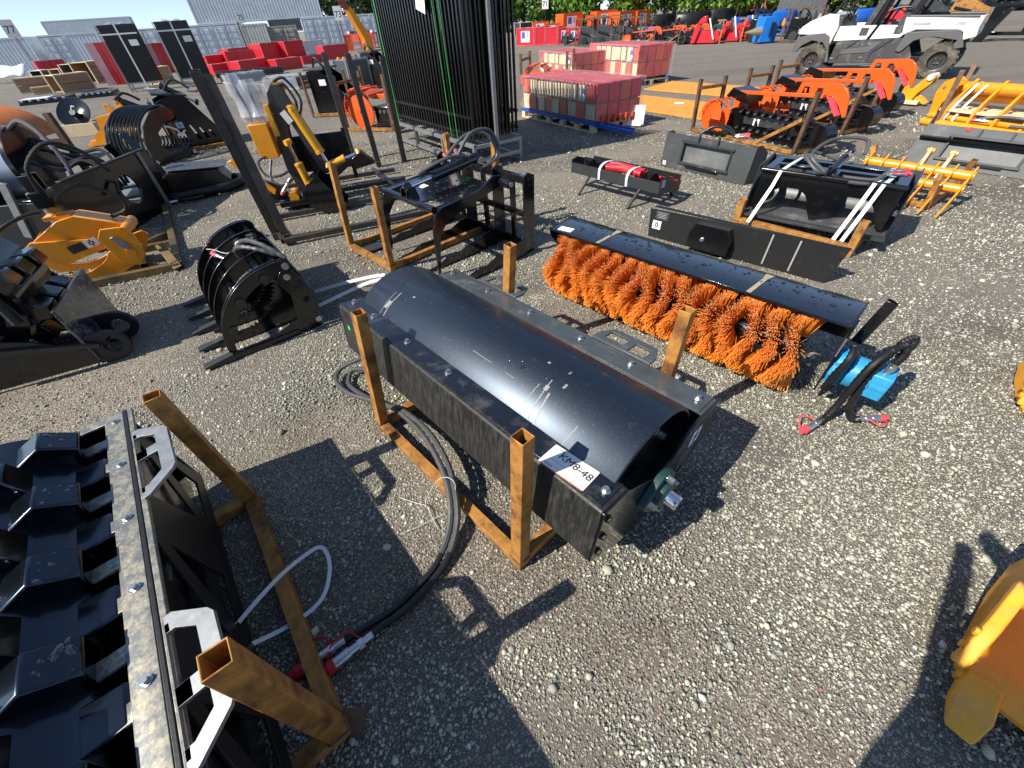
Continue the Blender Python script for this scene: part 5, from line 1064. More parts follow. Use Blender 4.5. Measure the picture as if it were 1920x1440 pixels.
# ================================================================ tall stack of black fence panels on a galvanised base
def fence_stack():
    A = G(895, 320); a = ang(G(748, 264), A); t = T('fence_panel_stack', 'tall stack of black steel fence panels on a galvanised base with green straps', 'fence panels', A, a)
    # local: x = 0 at the near corner, panels run to -x; y away (short side)
    L, D, Hh, z0 = 2.85, .80, 2.45, .34
    NP = 13; gap = D / NP
    pk = MB().box((0, 0, (Hh - .12) / 2), (.034, .022, Hh - .12))
    n = 30
    for k in range(NP):
        y = .03 + gap * k; sh = random.uniform(-.012, .012)
        if k == 0:
            for z in (z0 + .10, z0 + .30, Hh - .1): MB().box((-L / 2, y, z), (L - .04, .032, .036)).build('panel_rail', 'fence_black', t)
            pieces('picket', pk, 'fence_black', t, [TR(-.05 - (L - .1) * i / (n - 1), y, z0 + .03) for i in range(n)])
        else:
            f = MB()
            for z in (z0 + .10, z0 + .30, Hh - .1): f.box((-L / 2 + sh, y, z), (L - .04, .032, .036))
            for i in range(n): f.box((-.05 - (L - .1) * i / (n - 1) + sh + .012 * (k % 2), y, z0 + .03 + (Hh - .12) / 2), (.034, .022, Hh - .12))
            f.build('panel', 'fence_black', t)
    # galvanised base
    for y in (-.01, D - .01):
        for z in (.06, .31): MB().sqtube((-L - .03, y, z), (.03, y, z), .05).build('base_rail', 'galv', t, .003)
        for x in (-L, -L * .68, -L * .34, 0): MB().sqtube((x, y, 0 if x in (-L, 0) else .06), (x, y, .31), .045, up=V((1, 0, 0))).build('base_post', 'galv', t, .003)
    for x in (-L - .02, .02):
        for z in (.13, .30): MB().sqtube((x, 0, z), (x, D, z), .045).build('base_cross', 'galv', t, .003)
    MB().bar((.04, D * .45, .12), (.04, D * .45, 2.5), .05, .04, up=(1, 0, 0)).build('end_upright', 'galv', t, .003)
    for x in (-.62, -.44): MB().ribbon([(x, -.02, .33), (x - .05, -.012, 1.2), (x - .10, -.012, 2.45), (x - .10, .4, 2.47), (x - .10, D, 2.45)], .013, .0015, (1, 0, 0)).build('green_strap', 'green_strap', t)
    for x in (-2.6,): MB().ribbon([(x, -.02, .33), (x - .05, -.012, 2.45), (x - .05, D, 2.45)], .03, .0015, (1, 0, 0)).build('green_strap', 'green_strap', t)
    MB().pipe([(-.50, -.03, 1.55), (-.5, -.03, 2.4)], .004, 6).build('tag_cord', 'green_strap', t)
    sg = MB(TR(-.95, -.035, 1.93) @ RX(pi / 2) @ RZ(radians(-14))).plate(rect(-.13, -.19, .13, .19), .004).build('data_sheet', 'paper', t)
    M = TR(-.95, -.0382, 1.93) @ RX(pi / 2) @ RZ(radians(-14))
    for i in range(7): MB(M).box((-.02 + .02 * (i % 2), .14 - .045 * i, 0), (.18 - .03 * (i % 3), .012, .0008)).build('print_line', 'ink_grey', sg)
    MB(M).box((.05, .02, .0004), (.08, .09, .0008)).build('print_block', 'green_cast', sg)
mat('fence_black', (.004, .004, .0045), .28, coat=.15)
fence_stack()
def fence_bundle(label, a, b):
    A, B = G(*a), G(*b); t = T('fence_panel_bundle', label, 'fence panels', A, ang(A, B)); L = (B - A).length * 1.02; Hh = 2.25; D = .42
    for k in range(8):
        f = MB(); y = .04 + D * k / 8
        for z in (.45, 2.2): f.box((L / 2, y, z), (L, .03, .035))
        for i in range(20): f.box((.03 + (L - .06) * i / 19 + .012 * (k % 2), y, .33 + (Hh - .33) / 2), (.042, .022, Hh - .33))
        f.build('panel', 'fence_black', t)
    for z in (.10, .30):
        for y in (0, D): MB().sqtube((0, y, z), (L, y, z), .05).build('base_rail', 'galv', t)
        for x in (0, L): MB().sqtube((x, 0, z), (x, D, z), .05).build('base_cross', 'galv', t)
    for x in (0, L):
        for y in (0, D): MB().sqtube((x, y, 0), (x, y, .32), .05, up=V((1, 0, 0))).build('base_post', 'galv', t)
    MB().bar((L * .5, -.03, .1), (L * .5, -.03, 2.27), .06, .03, up=(0, 1, 0)).build('upright', 'white', t); MB().bar((-.02, -.03, 1.95), (L + .02, -.03, 1.95), .04, .05).build('tie_bar', 'white', t)
    MB().bar((-.03, .0, .1), (-.03, 0, 2.25), .03, .03, up=(0, 1, 0)).build('upright', 'galv', t)
    for x in (.35, .7): MB().ball((L * x, .2, 2.27), .09, 8, 5, sc=(1.6, 1, .6)).build('plastic_cap', 'wrap_thick', t)
    MB(TR(L * .8, -.05, 1.65) @ RX(pi / 2)).plate(rect(-.16, -.10, .16, .10), .004).build('data_sheet', 'paper', t)
fence_bundle('black fence panel bundle on a pale frame, left one of the far pair', (250, 173), (310, 167))
fence_bundle('black fence panel bundle on a pale frame, right one of the far pair', (347, 164), (402, 158))

# ================================================================ wrapped pallets
def wrapped_pallet(label, O, rz, L, D, h, seed, pipes=False):
    r = random.Random(seed); t = T('wrapped_pallet', label, 'pallet', O, rz, 'plastic-wrapped pallet loads')
    # local: near corner at 0, long side along -x, short side along +y
    for y in (.05, D / 2, D - .05):
        for i in range(6): MB().box((-.06 - (L - .12) * i / 5, y, .055), (.12, .09, .075)).build('pallet_block', 'wood_pale', t, .003)
        MB().box((-L / 2, y, .011), (L, .10, .018)).build('bottom_board', 'wood_pale', t, .002)
    for i in range(9): MB().box((-.07 - (L - .14) * i / 8, D / 2, .103), (.12, D, .02)).build('deck_board', 'wood_pale', t, .002)
    for y in (.03, .18, D - .1): MB().sqtube((-L - .03, y, .14), (.12 if y > .1 else .06, y, .14), .05, .004).build('blue_beam', 'blue', t, .003)
    zb = .168; hh = h - zb
    # load: upright slatted crates, red corners and tops
    n = 9; w = (L - .08) / n
    for i in range(n):
        for rw in range(2):
            m_ = 'red_orange' if (rw == 0 and i % 2 == 1) or i in (0, n - 1) and rw else 'wood_pale'
            MB().box((-.04 - w * (i + .5) + r.uniform(-.02, .02), .035 + r.uniform(-.008, .02), zb + hh * (.25 + .5 * rw)), (w * r.uniform(.72, .96), .02, hh * r.uniform(.40, .47))).build('slat', m_, t, .003)
    n2 = 4; w = (D - .08) / n2
    for i in range(n2):
        for rw in range(2): MB().box((-.02, .04 + w * (i + .5), zb + hh * (.25 + .5 * rw)), (.02, w * .9, hh * .46)).build('slat', 'red' if (i + rw) % 3 else 'red_orange', t, .003)
    MB().box((-L / 2, D / 2, zb + hh * .48), (L - .12, D - .12, hh * .92)).build('load_core', 'ply', t)
    MB().box((-L / 2, D / 2, h + .006), (L - .02, D - .02, .03)).build('top_sheet', 'red_pale', t, .006)
    for x in (-.03, -L + .03): MB().box((x, .02, h - .06), (.10, .03, .13)).build('corner_board', 'red', t, .002)
    for k in (.15, .3, .55, .8): MB().box((-L * k, .022, zb + hh * .5), (.012, .006, hh)).build('steel_band', 'ink_grey', t)
    MB().box((-.34, .018, zb + hh * .72), (.13, .004, hh * .3)).build('blue_label', 'ink_blue', t); MB().box((-.34, .0145, zb + hh * .66), (.10, .004, hh * .14)).build('white_label', 'paper', t)
    # stretch film, puckered
    P = []; peri = [(0, 0), (-L, 0), (-L, D), (0, D)]
    ring = []
    for e in range(4):
        p, q = V(peri[e]), V(peri[(e + 1) % 4]); m = max(4, int((q - p).length / .05))
        ring += [(p + (q - p) * i / m) for i in range(m)]
    c = V((-L / 2, D / 2))
    for j in range(10):
        z = zb + .005 + (h + .03 - zb) * j / 9; row = []
        for k, p in enumerate(ring): dd = (p - c).normalized(); e = .012 + .018 * r.random(); row.append((p.x + dd.x * e, p.y + dd.y * e, z + .008 * r.random()))
        P.append(row + [row[0]])
    MB().surf(P).build('stretch_film', 'wrap', t, sm=70)
    G_ = []
    for i in range(9): G_.append([(-L * i / 8, D * j / 5, h + .033 + .012 * r.random()) for j in range(6)])
    MB().surf(G_).build('film_top', 'wrap', t, sm=70)
    if pipes:
        MB().sqtube((-.25, -.02, .15), (.62, .34, .05), .06, .005).build('blue_beam', 'blue', t, .003); MB().sqtube((-.4, .1, .155), (.55, .45, .07), .05, .005).build('blue_beam', 'blue', t, .003)
        for k in range(6): MB().box((.03 + .03 * k, .15 + .12 * k, .20), (.05, .05, .12)).build('red_lug', 'red_orange', t, .003)
    return t
mat('red_pale', (.55, .075, .09), .45, var=.2, vs=6, dust=(.75, .6, .6), dust_amt=.3, ds=6)
A = G(1112, 251); a = ang(G(978, 219), A)
wrapped_pallet('plastic-wrapped pallet of red and wood crates, nearest, with blue beams underneath', A, a, 2.40, 1.12, .70, 1, True)
A2 = G(1190, 162); a2 = ang(G(1090, 146), A2)
wrapped_pallet('plastic-wrapped pallet of red and wood crates, farther right of the three', A2, a2, 2.5, 1.15, .85, 2)
A3 = G(1075, 160); wrapped_pallet('plastic-wrapped pallet of red and wood crates, half hidden behind the nearest', A3, a2 + .03, 2.2, 1.15, .72, 3)
s = MB().plate(rrect(-.19, -.16, .19, .16, .02), .006, TR(0, 0, .165) @ RX(radians(78))).build('paper_board', 'paper'); s.location = G(1186, 236); s.rotation_euler.z = radians(-22); tag(s, 'white sign board leaning at the end of the nearest wrapped pallet', 'sign board')
def steel_plate(label, q):
    P = [G(*p) for p in q]; c = sum(P, V()) / 4; o = MB().plate([(p.x - c.x, p.y - c.y) for p in P], .03, XY(.018)).build('steel_plate', 'tan_plate', None, .002); o.location = c
    tag(o, label, 'plate', 'orange-tan steel plates lying on the gravel')
    MB().plate([(-.12, -.1), (.05, -.14), (.14, .02), (-.06, .1)], .002, TR(.3, .1, .0345)).build('paper_scrap', 'paper', o)
steel_plate('flat orange-tan steel plate on the gravel, nearer of two', [(1178, 178), (1177, 204), (1316, 226), (1350, 197)])
steel_plate('flat orange-tan steel plate on the gravel, farther of two', [(1207, 169), (1260, 154), (1440, 167), (1405, 186)])

# ================================================================ white utility vehicle
def utv():
    A, B = G(1508, 143), G(1738, 149); t = T('utility_vehicle', 'white and black four-seat utility vehicle parked behind the orange trenchers', 'vehicle', A, ang(A, B))
    wb = (B - A).length; Wd = 1.55
    for k, x in enumerate((0, wb)):
        for y in (.0, Wd - .28):
            r = .335
            w = MB().lathe([(.18, .0), (.25, -.01), (.31, .0), (.335, .03), (.34, .12), (.335, .21), (.31, .24), (.25, .25), (.18, .24)], TR(x, y, r) @ RZ(pi / 2), 36).build('wheel', 'tyre', t)
            MB().lathe([(0, .06), (.06, .05), (.08, .075), (.15, .07), (.165, .03), (.19, .02), (.19, .24)], TR(x, y, r) @ RZ(pi / 2) @ TR(-.0, 0, 0), 28).build('rim', 'steel_dark', w)
            kn = MB().box((0, 0, 0), (.05, .11, .022)); ms = []
            for i in range(22):
                q = 2 * pi * i / 22
                for s in (0, 1): ms.append(TR(x, y + .065 + .12 * s, r) @ RY(q + s * pi / 22) @ TR(0, 0, .338) @ RZ(.5 if s else -.5))
            MB().add(*_merge(kn, ms)).build('tread', 'tyre', w)
            for i in range(4): q = pi / 4 + pi / 2 * i; MB().rod((x + .06 * cos(q), y + .045, r + .06 * sin(q)), (x + .06 * cos(q), y + .07, r + .06 * sin(q)), .012, 8).build('wheel_nut', 'zinc', w)
    def side(poly, m, nm, th=.05, bev=.01, ys=(.04, Wd - .04)):
        for y in ys: MB().plate(poly, th, XZ(y)).build(nm, m, t, bev)
    hood = [(-.50, .86), (-.48, 1.0), (-.30, 1.12), (.05, 1.24), (.28, 1.22), (.36, .98), (.30, .62), (.24, .80), (.10, .86), (-.2, .84)]
    MB().plate(hood, Wd - .10, XZ(Wd / 2)).build('hood', 'utv_white', t, .02)
    MB().plate([(-.56, .55), (-.52, .84), (-.42, .98), (-.38, .94), (-.45, .55)], Wd - .3, XZ(Wd / 2)).build('grille', 'utv_trim', t, .01)
    MB().box((-.52, .22, .92), (.06, .22, .10)).build('headlight', 'wrap_thick', t, .01); MB().box((-.52, Wd - .22, .92), (.06, .22, .10)).build('headlight', 'wrap_thick', t, .01)
    fender = [(-.50, .52), (-.46, .80), (-.2, .86), (.12, .88), (.26, .78), (.42, .30), (.34, .30), (.28, .56), (.14, .70), (-.12, .74), (-.32, .64), (-.42, .50)]
    side(fender, 'utv_trim', 'front_fender', .10)
    lower = [(.42, .28), (.46, .72), (1.9, .76), (1.98, .60), (2.1, .42), (2.12, .30)]; side(lower, 'utv_grey', 'door_lower')
    door1 = [(.36, .72), (.40, 1.0), (1.16, 1.0), (1.06, .74)]; side(door1, 'utv_white', 'front_door')
    door2 = [(1.12, .74), (1.22, 1.0), (1.55, .99), (1.75, .80), (1.70, .76)]; side(door2, 'utv_white', 'rear_door')
    for y in (.008, Wd - .008):
        MB().box((.95, y, .89), (.16, .012, .14)).build('door_handle', 'utv_grey', t, .004); MB().box((1.62, y, .90), (.14, .012, .13)).build('door_handle', 'utv_grey', t, .004)
        MB().plate([(.60, .46), (1.20, .50), (1.42, .70), (1.26, .70), (1.12, .60), (.62, .56)], .012, XZ(y)).build('door_stripe', 'utv_trim', t)
        for x, z in ((.50, .66), (.47, .38), (1.16, .66), (1.10, .40)): MB().box((x, y, z), (.08, .014, .03)).build('hinge', 'zinc', t)
    for x0, x1 in ((.58, .92), (1.25, 1.6)): MB().pipe([(x0, .005, .34), (x0 + .03, .005, .5), (x1, .005, .74)], .008, 6).build('door_seam', 'ink', t)
    bed = [(1.72, .80), (1.66, 1.12), (2.98, 1.06), (3.06, .76), (2.86, .70), (2.80, .84), (2.70, .88), (1.95, .90)]; side(bed, 'utv_white', 'bed_side')
    side([(1.80, .86), (2.75, .88), (2.88, .70), (2.95, .58), (2.80, .55), (2.68, .72), (2.2, .76), (2.0, .70), (1.85, .50), (1.74, .52)], 'utv_trim', 'rear_fender', .12)
    MB().box((2.36, Wd / 2, .84), (1.26, Wd - .12, .05)).build('bed_floor', 'utv_trim', t); MB().box((3.0, Wd / 2, .92), (.05, Wd - .06, .30)).build('tailgate', 'utv_white', t, .01)
    MB().box((1.68, Wd / 2, 1.0), (.05, Wd - .1, .3)).build('bed_front', 'utv_trim', t)
    MB().pipe([(1.72, .06, 1.13), (2.95, .06, 1.09)], .03, 8).build('bed_rail', 'utv_grey', t); MB().pipe([(1.72, Wd - .06, 1.13), (2.95, Wd - .06, 1.09)], .03, 8).build('bed_rail', 'utv_grey', t)
    MB().box((1.2, Wd / 2, .34), (3.0, Wd - .45, .14)).build('chassis', 'black_satin', t, .02); MB().rod((2.85, .3, .5), (3.0, .3, .5), .05, 10).build('exhaust', 'steel_dark', t)
    for x in (.72, 1.38):
        MB().box((x, Wd / 2, .78), (.45, Wd - .3, .14)).build('seat', 'utv_grey', t, .03); MB().plate([(x + .10, .84), (x + .24, .84), (x + .42, 1.52), (x + .30, 1.52)], Wd - .35, XZ(Wd / 2)).build('backrest', 'utv_grey', t, .03)
    for y in (.10, Wd - .10):
        MB().pipe([(.10, y, 1.18), (.42, y, 1.62), (.60, y, 1.90), (1.0, y, 1.94), (1.95, y, 1.94), (1.86, y, 1.4), (1.72, y, .96)], .036, 10, smooth=5).build('roll_bar', 'black_satin', t); MB().pipe([(1.02, y, .78), (1.16, y, 1.3), (1.30, y, 1.94)], .036, 10).build('roll_bar', 'black_satin', t)
        MB().pipe([(1.20, y, 1.06), (1.30, y, 1.25), (1.62, y, 1.30), (1.8, y, 1.2)], .018, 8, smooth=5).build('hand_rail', 'black_satin', t)
    for x, z in ((.6, 1.9), (1.3, 1.94), (1.95, 1.94)): MB().pipe([(x, .1, z), (x, Wd - .1, z)], .028, 8).build('roll_bar', 'black_satin', t)
    MB().plate(rect(.5, .08, 2.0, Wd - .08), .03, XY(1.98)).build('roof', 'utv_grey', t, .01)
    MB().lathe([(.14, -.01), (.155, 0), (.14, .01)], TR(.42, .42, 1.20) @ RY(radians(-35)), 20).build('steering_wheel', 'black', t); MB().rod((.30, .42, 1.05), (.42, .42, 1.2), .02, 8).build('steering_column', 'black', t)
    MB().box((.34, Wd / 2, 1.05), (.12, Wd - .2, .25)).build('dash', 'utv_grey', t, .02)
    text('brand_lettering', 'Kawasaki', .085, 'ink', t, TR(2.02, .012, 1.0) @ RX(pi / 2)); text('model_lettering', 'DIESEL', .06, 'ink', t, TR(2.70, .012, .98) @ RX(pi / 2)); text('badge', 'MULE', .06, 'ink_grey', t, TR(-.02, .045, .95) @ RX(pi / 2))
def _merge(mb, ms):
    vs, fs = [], []
    for M in ms:
        k = len(vs); vs += [M @ V(p) for p in mb.v]; fs += [tuple(i + k for i in f) for f in mb.f]
    return vs, fs
utv()

# ================================================================ left side: log grab in its frame
def log_grab():
    A, a = PL((72, 548), (330, 492)); t = T('log_grab', 'amber log grab with rotator lying on a steel frame', 'grab', A, a)
    body = [(.14, .36), (.46, .52), (.60, .54), (.92, .40), (.95, .34), (.60, .30), (.40, .18), (.22, .26)]
    MB().plate(body, .22, XZ(.20)).build('body', 'amber', t, .012)
    MB().plate([(.12, .34), (.20, .40), (.60, .34), (.68, .24), (.48, .20), (.30, .16)], .03, XZ(.07)).build('cheek_plate', 'amber', t, .004)
    jaw = [(.02, .12), (.06, .30), (.14, .36)] + [(.36 + .36 * cos(q), .34 + .27 * sin(q)) for q in np.linspace(pi * 1.08, pi * 1.85, 10)] + [(.92, .26), (.96, .22), (.86, .08), (.64, .0), (.30, -.0), (.10, .03)]
    MB().plate(jaw, .035, XZ(.02)).build('jaw', 'amber', t, .004); MB().plate(jaw, .035, XZ(.34)).build('jaw', 'amber', t, .004)
    MB().plate([(.74, .12), (.70, .36), (.76, .43), (.90, .42), (.97, .34), (.95, .14), (.86, .06)], .03, XZ(-.04), [circ(.87, .20, .022, 10)]).build('link_plate', 'amber', t, .004)
    MB().plate([(.79, .35), (.82, .36), (.90, .26), (.87, .23), (.83, .25)], .02, XZ(-.065)).build('lock_tab', 'galv', t, .003)
    MB().rod((.87, -.07, .20), (.87, -.02, .20), .036, 16).build('pin_boss', 'amber', t); MB().rod((.06, -.0, .16), (.06, -.03, .16), .03, 14).build('pin', 'ink', t); MB().rod((.92, -.06, .38), (.92, .3, .38), .04, 14).build('hinge_pin', 'amber', t)
    dM = TR(.55, .088, .365) @ RX(pi / 2) @ RZ(radians(8)); 
    MB(TR(.54, .0525, .30) @ RX(pi / 2) @ RZ(radians(10))).plate(rect(-.13, -.035, .0, .035), .001).build('black_decal', 'ink', t); decal(t, TR(.60, .0525, .312) @ RX(pi / 2) @ RZ(radians(10)), .11, .07)
    # rotator on top
    ro = MB().rod((.47, .2, .50), (.47, .2, .58), .055, 14, .045).box((.47, .2, .54), (.20, .14, .03)).build('rotator_neck', 'amber', t, .004); MB().rod((.47, .2, .58), (.47, .2, .62), .05, 8).build('rotator_collar', 'rust', t)
    MB().box((.47, .2, .69), (.15, .15, .14)).build('rotator', 'black', t, .012); MB().plate([(-.05, 0), (.05, 0), (.05, .12), (-.05, .12)], .02, TR(.47, .16, .76) @ XZ(0)).build('hanger', 'black', t); MB().plate([(-.05, 0), (.05, 0), (.05, .12), (-.05, .12)], .02, TR(.47, .26, .76) @ XZ(0)).build('hanger', 'black', t)
    hose(t, [(.54, .15, .66), (.62, .12, .72), (.80, .12, .76), (.98, .16, .62), (.96, .2, .50), (.82, .2, .46)], .016, 'rubber', pitch=1); hose(t, [(.40, .15, .60), (.28, .10, .60), (.10, .0, .54), (-.05, -.05, .40)], .016, 'rubber', pitch=1)
    hose(t, [(.50, .12, .76), (.56, .1, .95), (.75, .15, 1.08), (.92, .2, 1.0), (1.0, .3, .8)], .015, 'rubber', pitch=1)
    # frame
    p = [G(80, 557), G(340, 503), G(312, 388), G(20, 425)]
    post = G(330, 505); px = G(305, 470)
    stand('grab_cradle', 'flat welded steel frame under the amber log grab', [(G(338, 506), G(302, 462, .16)), (G(314, 392), G(300, 365, .14))], [(p[0] + Z, p[1] + Z), (p[1] + Z, p[2] + Z), (p[2] + Z, p[3] + Z), (G(265, 462, .03), G(310, 440, .03)), (G(250, 470, .03), G(330, 455, .03)), (G(265, 475, .03), G(272, 500, .03))], w=.075, m='steel_rusty', rw=.065)
mat('steel_rusty', (.20, .14, .055), .5, .5, col2=(.085, .075, .06), mixs=4, var=.3, vs=14, bump=.2)
log_grab()

# ---------------------------------------------------------------- black drum attachment with towing eyes at the left edge
def left_roller():
    O = G(0, 700); t = T('tracked_attachment', 'black attachment with lugged drum and two towing eyes at the left edge', 'attachment', (-3.35, 2.12), radians(25))
    MB().lathe([(0, -.30), (.22, -.30), (.24, -.27), (.34, -.27), (.36, -.25), (.36, .30), (.34, .32), (0, .32)], TR(.0, .32, .50) @ RZ(pi / 2), 28).build('drum', 'black_gloss', t, 0)
    b = MB().plate([(-.07, -.02), (.07, -.02), (.045, .085), (-.045, .085)], .14, XZ(0)); ms = []
    for i in range(10):
        for x in (-.20, .0, .20): ms.append(TR(.0, .32 + x + (.04 if i % 2 else -.04), .50) @ RY(2 * pi * i / 10 + .15 * x) @ TR(0, 0, .36))
    pieces('drum_lug', b, 'black_gloss', t, ms, .012)
    MB().plate([(-.6, .02), (.50, .02), (.50, .12), (.28, .28), (-.1, .42), (-.6, .50)], .02, XZ(-.05)).build('side_plate', 'black', t, .003)
    MB().plate([(-.5, .02), (.50, .02), (.50, .10), (.36, .46), (.22, .52), (-.5, .60)], .02, XZ(.62)).build('side_plate', 'black_satin', t, .003)
    MB().box((.51, .28, .24), (.018, .70, .40), None).build('push_plate', 'push_wet', t, .003)
    MB().box((.1, -.075, .29), (.85, .03, .03), RY(radians(14))).build('side_rib', 'black_gloss', t, .004)
    for y in (-.04, .24): MB().plate(arc(.62, .12, .11, -90, 90, 10) + [(.50, .23), (.50, .01)], .035, XZ(y), [circ(.63, .12, .052, 14)]).build('towing_eye', 'rubber', t, .008)
    P = [(-.2, .05, .86), (.15, .02, .90), (.28, .0, .62), (.30, -.02, .40)]; hose(t, P, .03, 'rubber', False)
mat('push_wet', (.02, .025, .035), .2, coat=.5, dust=(.4, .42, .45), dust_amt=.45, ds=12)
left_roller()

# ---------------------------------------------------------------- brush cutter head with hose bundle, big round hole in its plate
def cutter():
    A = G(240, 440); t = T('mulcher_head', 'black mulcher head with silver housing, hose bundle and a round hole in its end plate', 'attachment', (-4.42, 4.90), radians(92))
    # local x along the plate into the distance, y to the left (picture), z up
    MB().plate(rect(-.55, 0, 1.05, .66), .03, XZ(0), [circ(.42, .36, .155, 22)]).build('end_plate', 'black', t, .003)
    MB().box((.86, -.025, .33), (.05, .02, .66)).build('wear_bar', 'galv', t, .003); MB().box((.3, -.01, .665), (1.4, .06, .02)).build('top_flange', 'black_satin', t, .003)
    MB().plate(rect(-.5, 0, 1.0, .5), .03, XZ(1.5)).build('end_plate', 'black', t, .003); MB().box((.2, .8, .10), (1.3, 1.5, .06)).build('deck', 'black', t, .004)
    MB().box((-.5, .8, .3), (.04, 1.5, .45)).build('front_skirt', 'black_satin', t, .004)
    MB().lathe([(0, 0), (.33, 0), (.33, 1.5), (0, 1.5)], TR(.35, .75, .72) @ RZ(radians(100)) @ TR(0, 0, 0), 32, ).build('housing', 'silver_paint', t)
    MB().lathe([(.05, -.02), (.36, -.02), (.36, .03), (.05, .03)], TR(.35, .75, .72) @ RZ(radians(100)), 32).build('housing_end', 'black', t)
    for k in range(7):
        z = .56 + .05 * random.random(); x = .2 + .055 * k
        hose(t, [(x, .75, .80 + .02 * k), (x + random.uniform(-.05, .12), .45, z + random.uniform(.05, .25)), (x + .1, .2, z + random.uniform(.0, .16)), (x + random.uniform(-.1, .1), .03, z + .02), (x, .05, z - .2)], .018, 'rubber', False)
    hose(t, [(.30, .70, 1.05), (.20, .45, 1.12), (.05, .20, .98), (-.05, .10, .70), (-.12, .2, .52)], .022, 'hose_grey', pitch=1)
    hose(t, [(-.2, .3, .50), (.0, .1, .56), (.2, -.05, .50), (.1, -.1, .40)], .018, 'rubber', False)
    for x, y in ((-.15, .55), (.1, .5)): MB().box((x, y, .42), (.22, .20, .14)).build('valve_block', 'black', t, .01); MB().rod((x, y - .1, .48), (x - .05, y - .2, .55), .02, 8).build('fitting', 'zinc', t)
    MB().sqtube((.75, .6, .1), (.75, .6, 1.12), .06, up=V((1, 0, 0))).build('stand_post', 'rust_dark', t); MB().sqtube((.75, .95, .1), (.75, .95, .95), .06, up=V((1, 0, 0))).build('stand_post', 'rust_dark', t); MB().sqtube((.75, .6, .85), (.75, .95, .85), .05).build('stand_rail', 'rust_dark', t)
    for y, rz in ((.25, .2), (.6, .35)): MB().box((-.53, y, .28), (.03, .07, .55), RX(rz)).build('brace_bar', 'galv', t, .003)
    MB().box((-.3, 1.1, .58), (.35, .45, .28)).build('gear_case', 'black_gloss', t, .03)
mat('silver_paint', (.40, .45, .50), .3, .3, dust=DUST, dust_amt=.12)
cutter()

# ---------------------------------------------------------------- skeleton bucket and others further back
def skeleton_bucket():
    A, a = PL((265, 313), (362, 301)); t = T('skeleton_bucket', 'round black skeleton bucket with curved bars standing on its side', 'bucket', A + V((.35, -.1, 0)), a + radians(58))
    out = [(.0, .0), (.02, .35), (.15, .58), (.42, .76), (.72, .80), (.84, .72)] + [(.80, .60), (.60, .58), (.36, .46), (.28, .26), (.40, .14), (.86, .12), (.88, .0)]
    for y in (0, .9): MB().plate(out, .03, XZ(y)).build('side_plate', 'black', t, .004)
    for i in range(9):
        y = .08 + .09 * i; MB().pipe([(.02, y, .1), (.03, y, .35), (.16, y, .60), (.42, y, .77), (.72, y, .80), (.85, y, .72)], .022, 8, smooth=4).build('curved_bar', 'black', t)
        MB().pipe([(.30, y, .2), (.45, y, .13), (.86, y, .14), (.95, y, .3)], .018, 8, smooth=4).build('curved_bar', 'black', t)
    for x, z in ((.03, .06), (.84, .06)): MB().rod((x, -.03, z), (x, .93, z), .035, 14).build('pin_tube', 'zinc', t)
    MB().pipe([(.55, -.02, .52), (.70, -.04, .44), (.74, -.04, .36), (.86, -.03, .40)], .016, 8, smooth=5).build('white_hook', 'white', t)
skeleton_bucket()
def vented_grapple():
    t = T('vented_grapple', 'black grapple with slotted side plates and red coupler behind the skeleton bucket', 'grapple', G(335, 285), radians(35))
    side = [(.0, .0), (.95, .0), (1.0, .08), (.55, .86), (.40, .92), (.05, .80)]; hl = [[(.45 + .14 * i, .14), (.52 + .14 * i, .14), (.46 + .14 * i - .02, .40 - .06 * i), (.40 + .14 * i, .40 - .06 * i)] for i in range(3)]
    for y in (0, .9): MB().plate(side, .025, XZ(y), hl + [circ(.2, .55, .06, 12), rect(.12, .1, .3, .3)]).build('side_plate', 'black', t, .003)
    MB().box((.2, .45, .93), (.55, 1.0, .03), RY(radians(8))).build('top_plate', 'black_satin', t, .004); MB().box((-.02, .45, .45), (.03, .95, .75)).build('back_plate', 'black', t)
    for k in range(9): MB().box((-.04, .05 + .1 * k, .6), (.04, .03, .35)).build('tooth_bar', 'black', t)
    cyl(t, (.3, .45, 1.0), (.75, .45, .7), .05); hose(t, [(.3, .3, .95), (.5, .2, 1.1), (.7, .1, .95)], .02, 'rubber', False); coupler(t, (.65, .05, .92), (1, -.2, -.1), 'pink_cap', .14, .025, False)
    MB(TR(.1, .35, 1.0) @ RY(radians(8))).plate(rect(-.08, -.06, .08, .06), .004).build('tag', 'paper', t); decal(t, TR(.25, -.0135, .42) @ RX(pi / 2), .12, .10, 'blue')
    MB().sqtube((.0, -.2, .03), (.9, -.2, .03), .06).build('stand_rail', 'rust', t); MB().sqtube((.0, -.2, .03), (.0, .9, .03), .06).build('stand_rail', 'rust', t); MB().sqtube((.1, -.2, 0), (.1, -.2, .5), .06, up=V((1, 0, 0))).build('stand_post', 'rust', t)
vented_grapple()
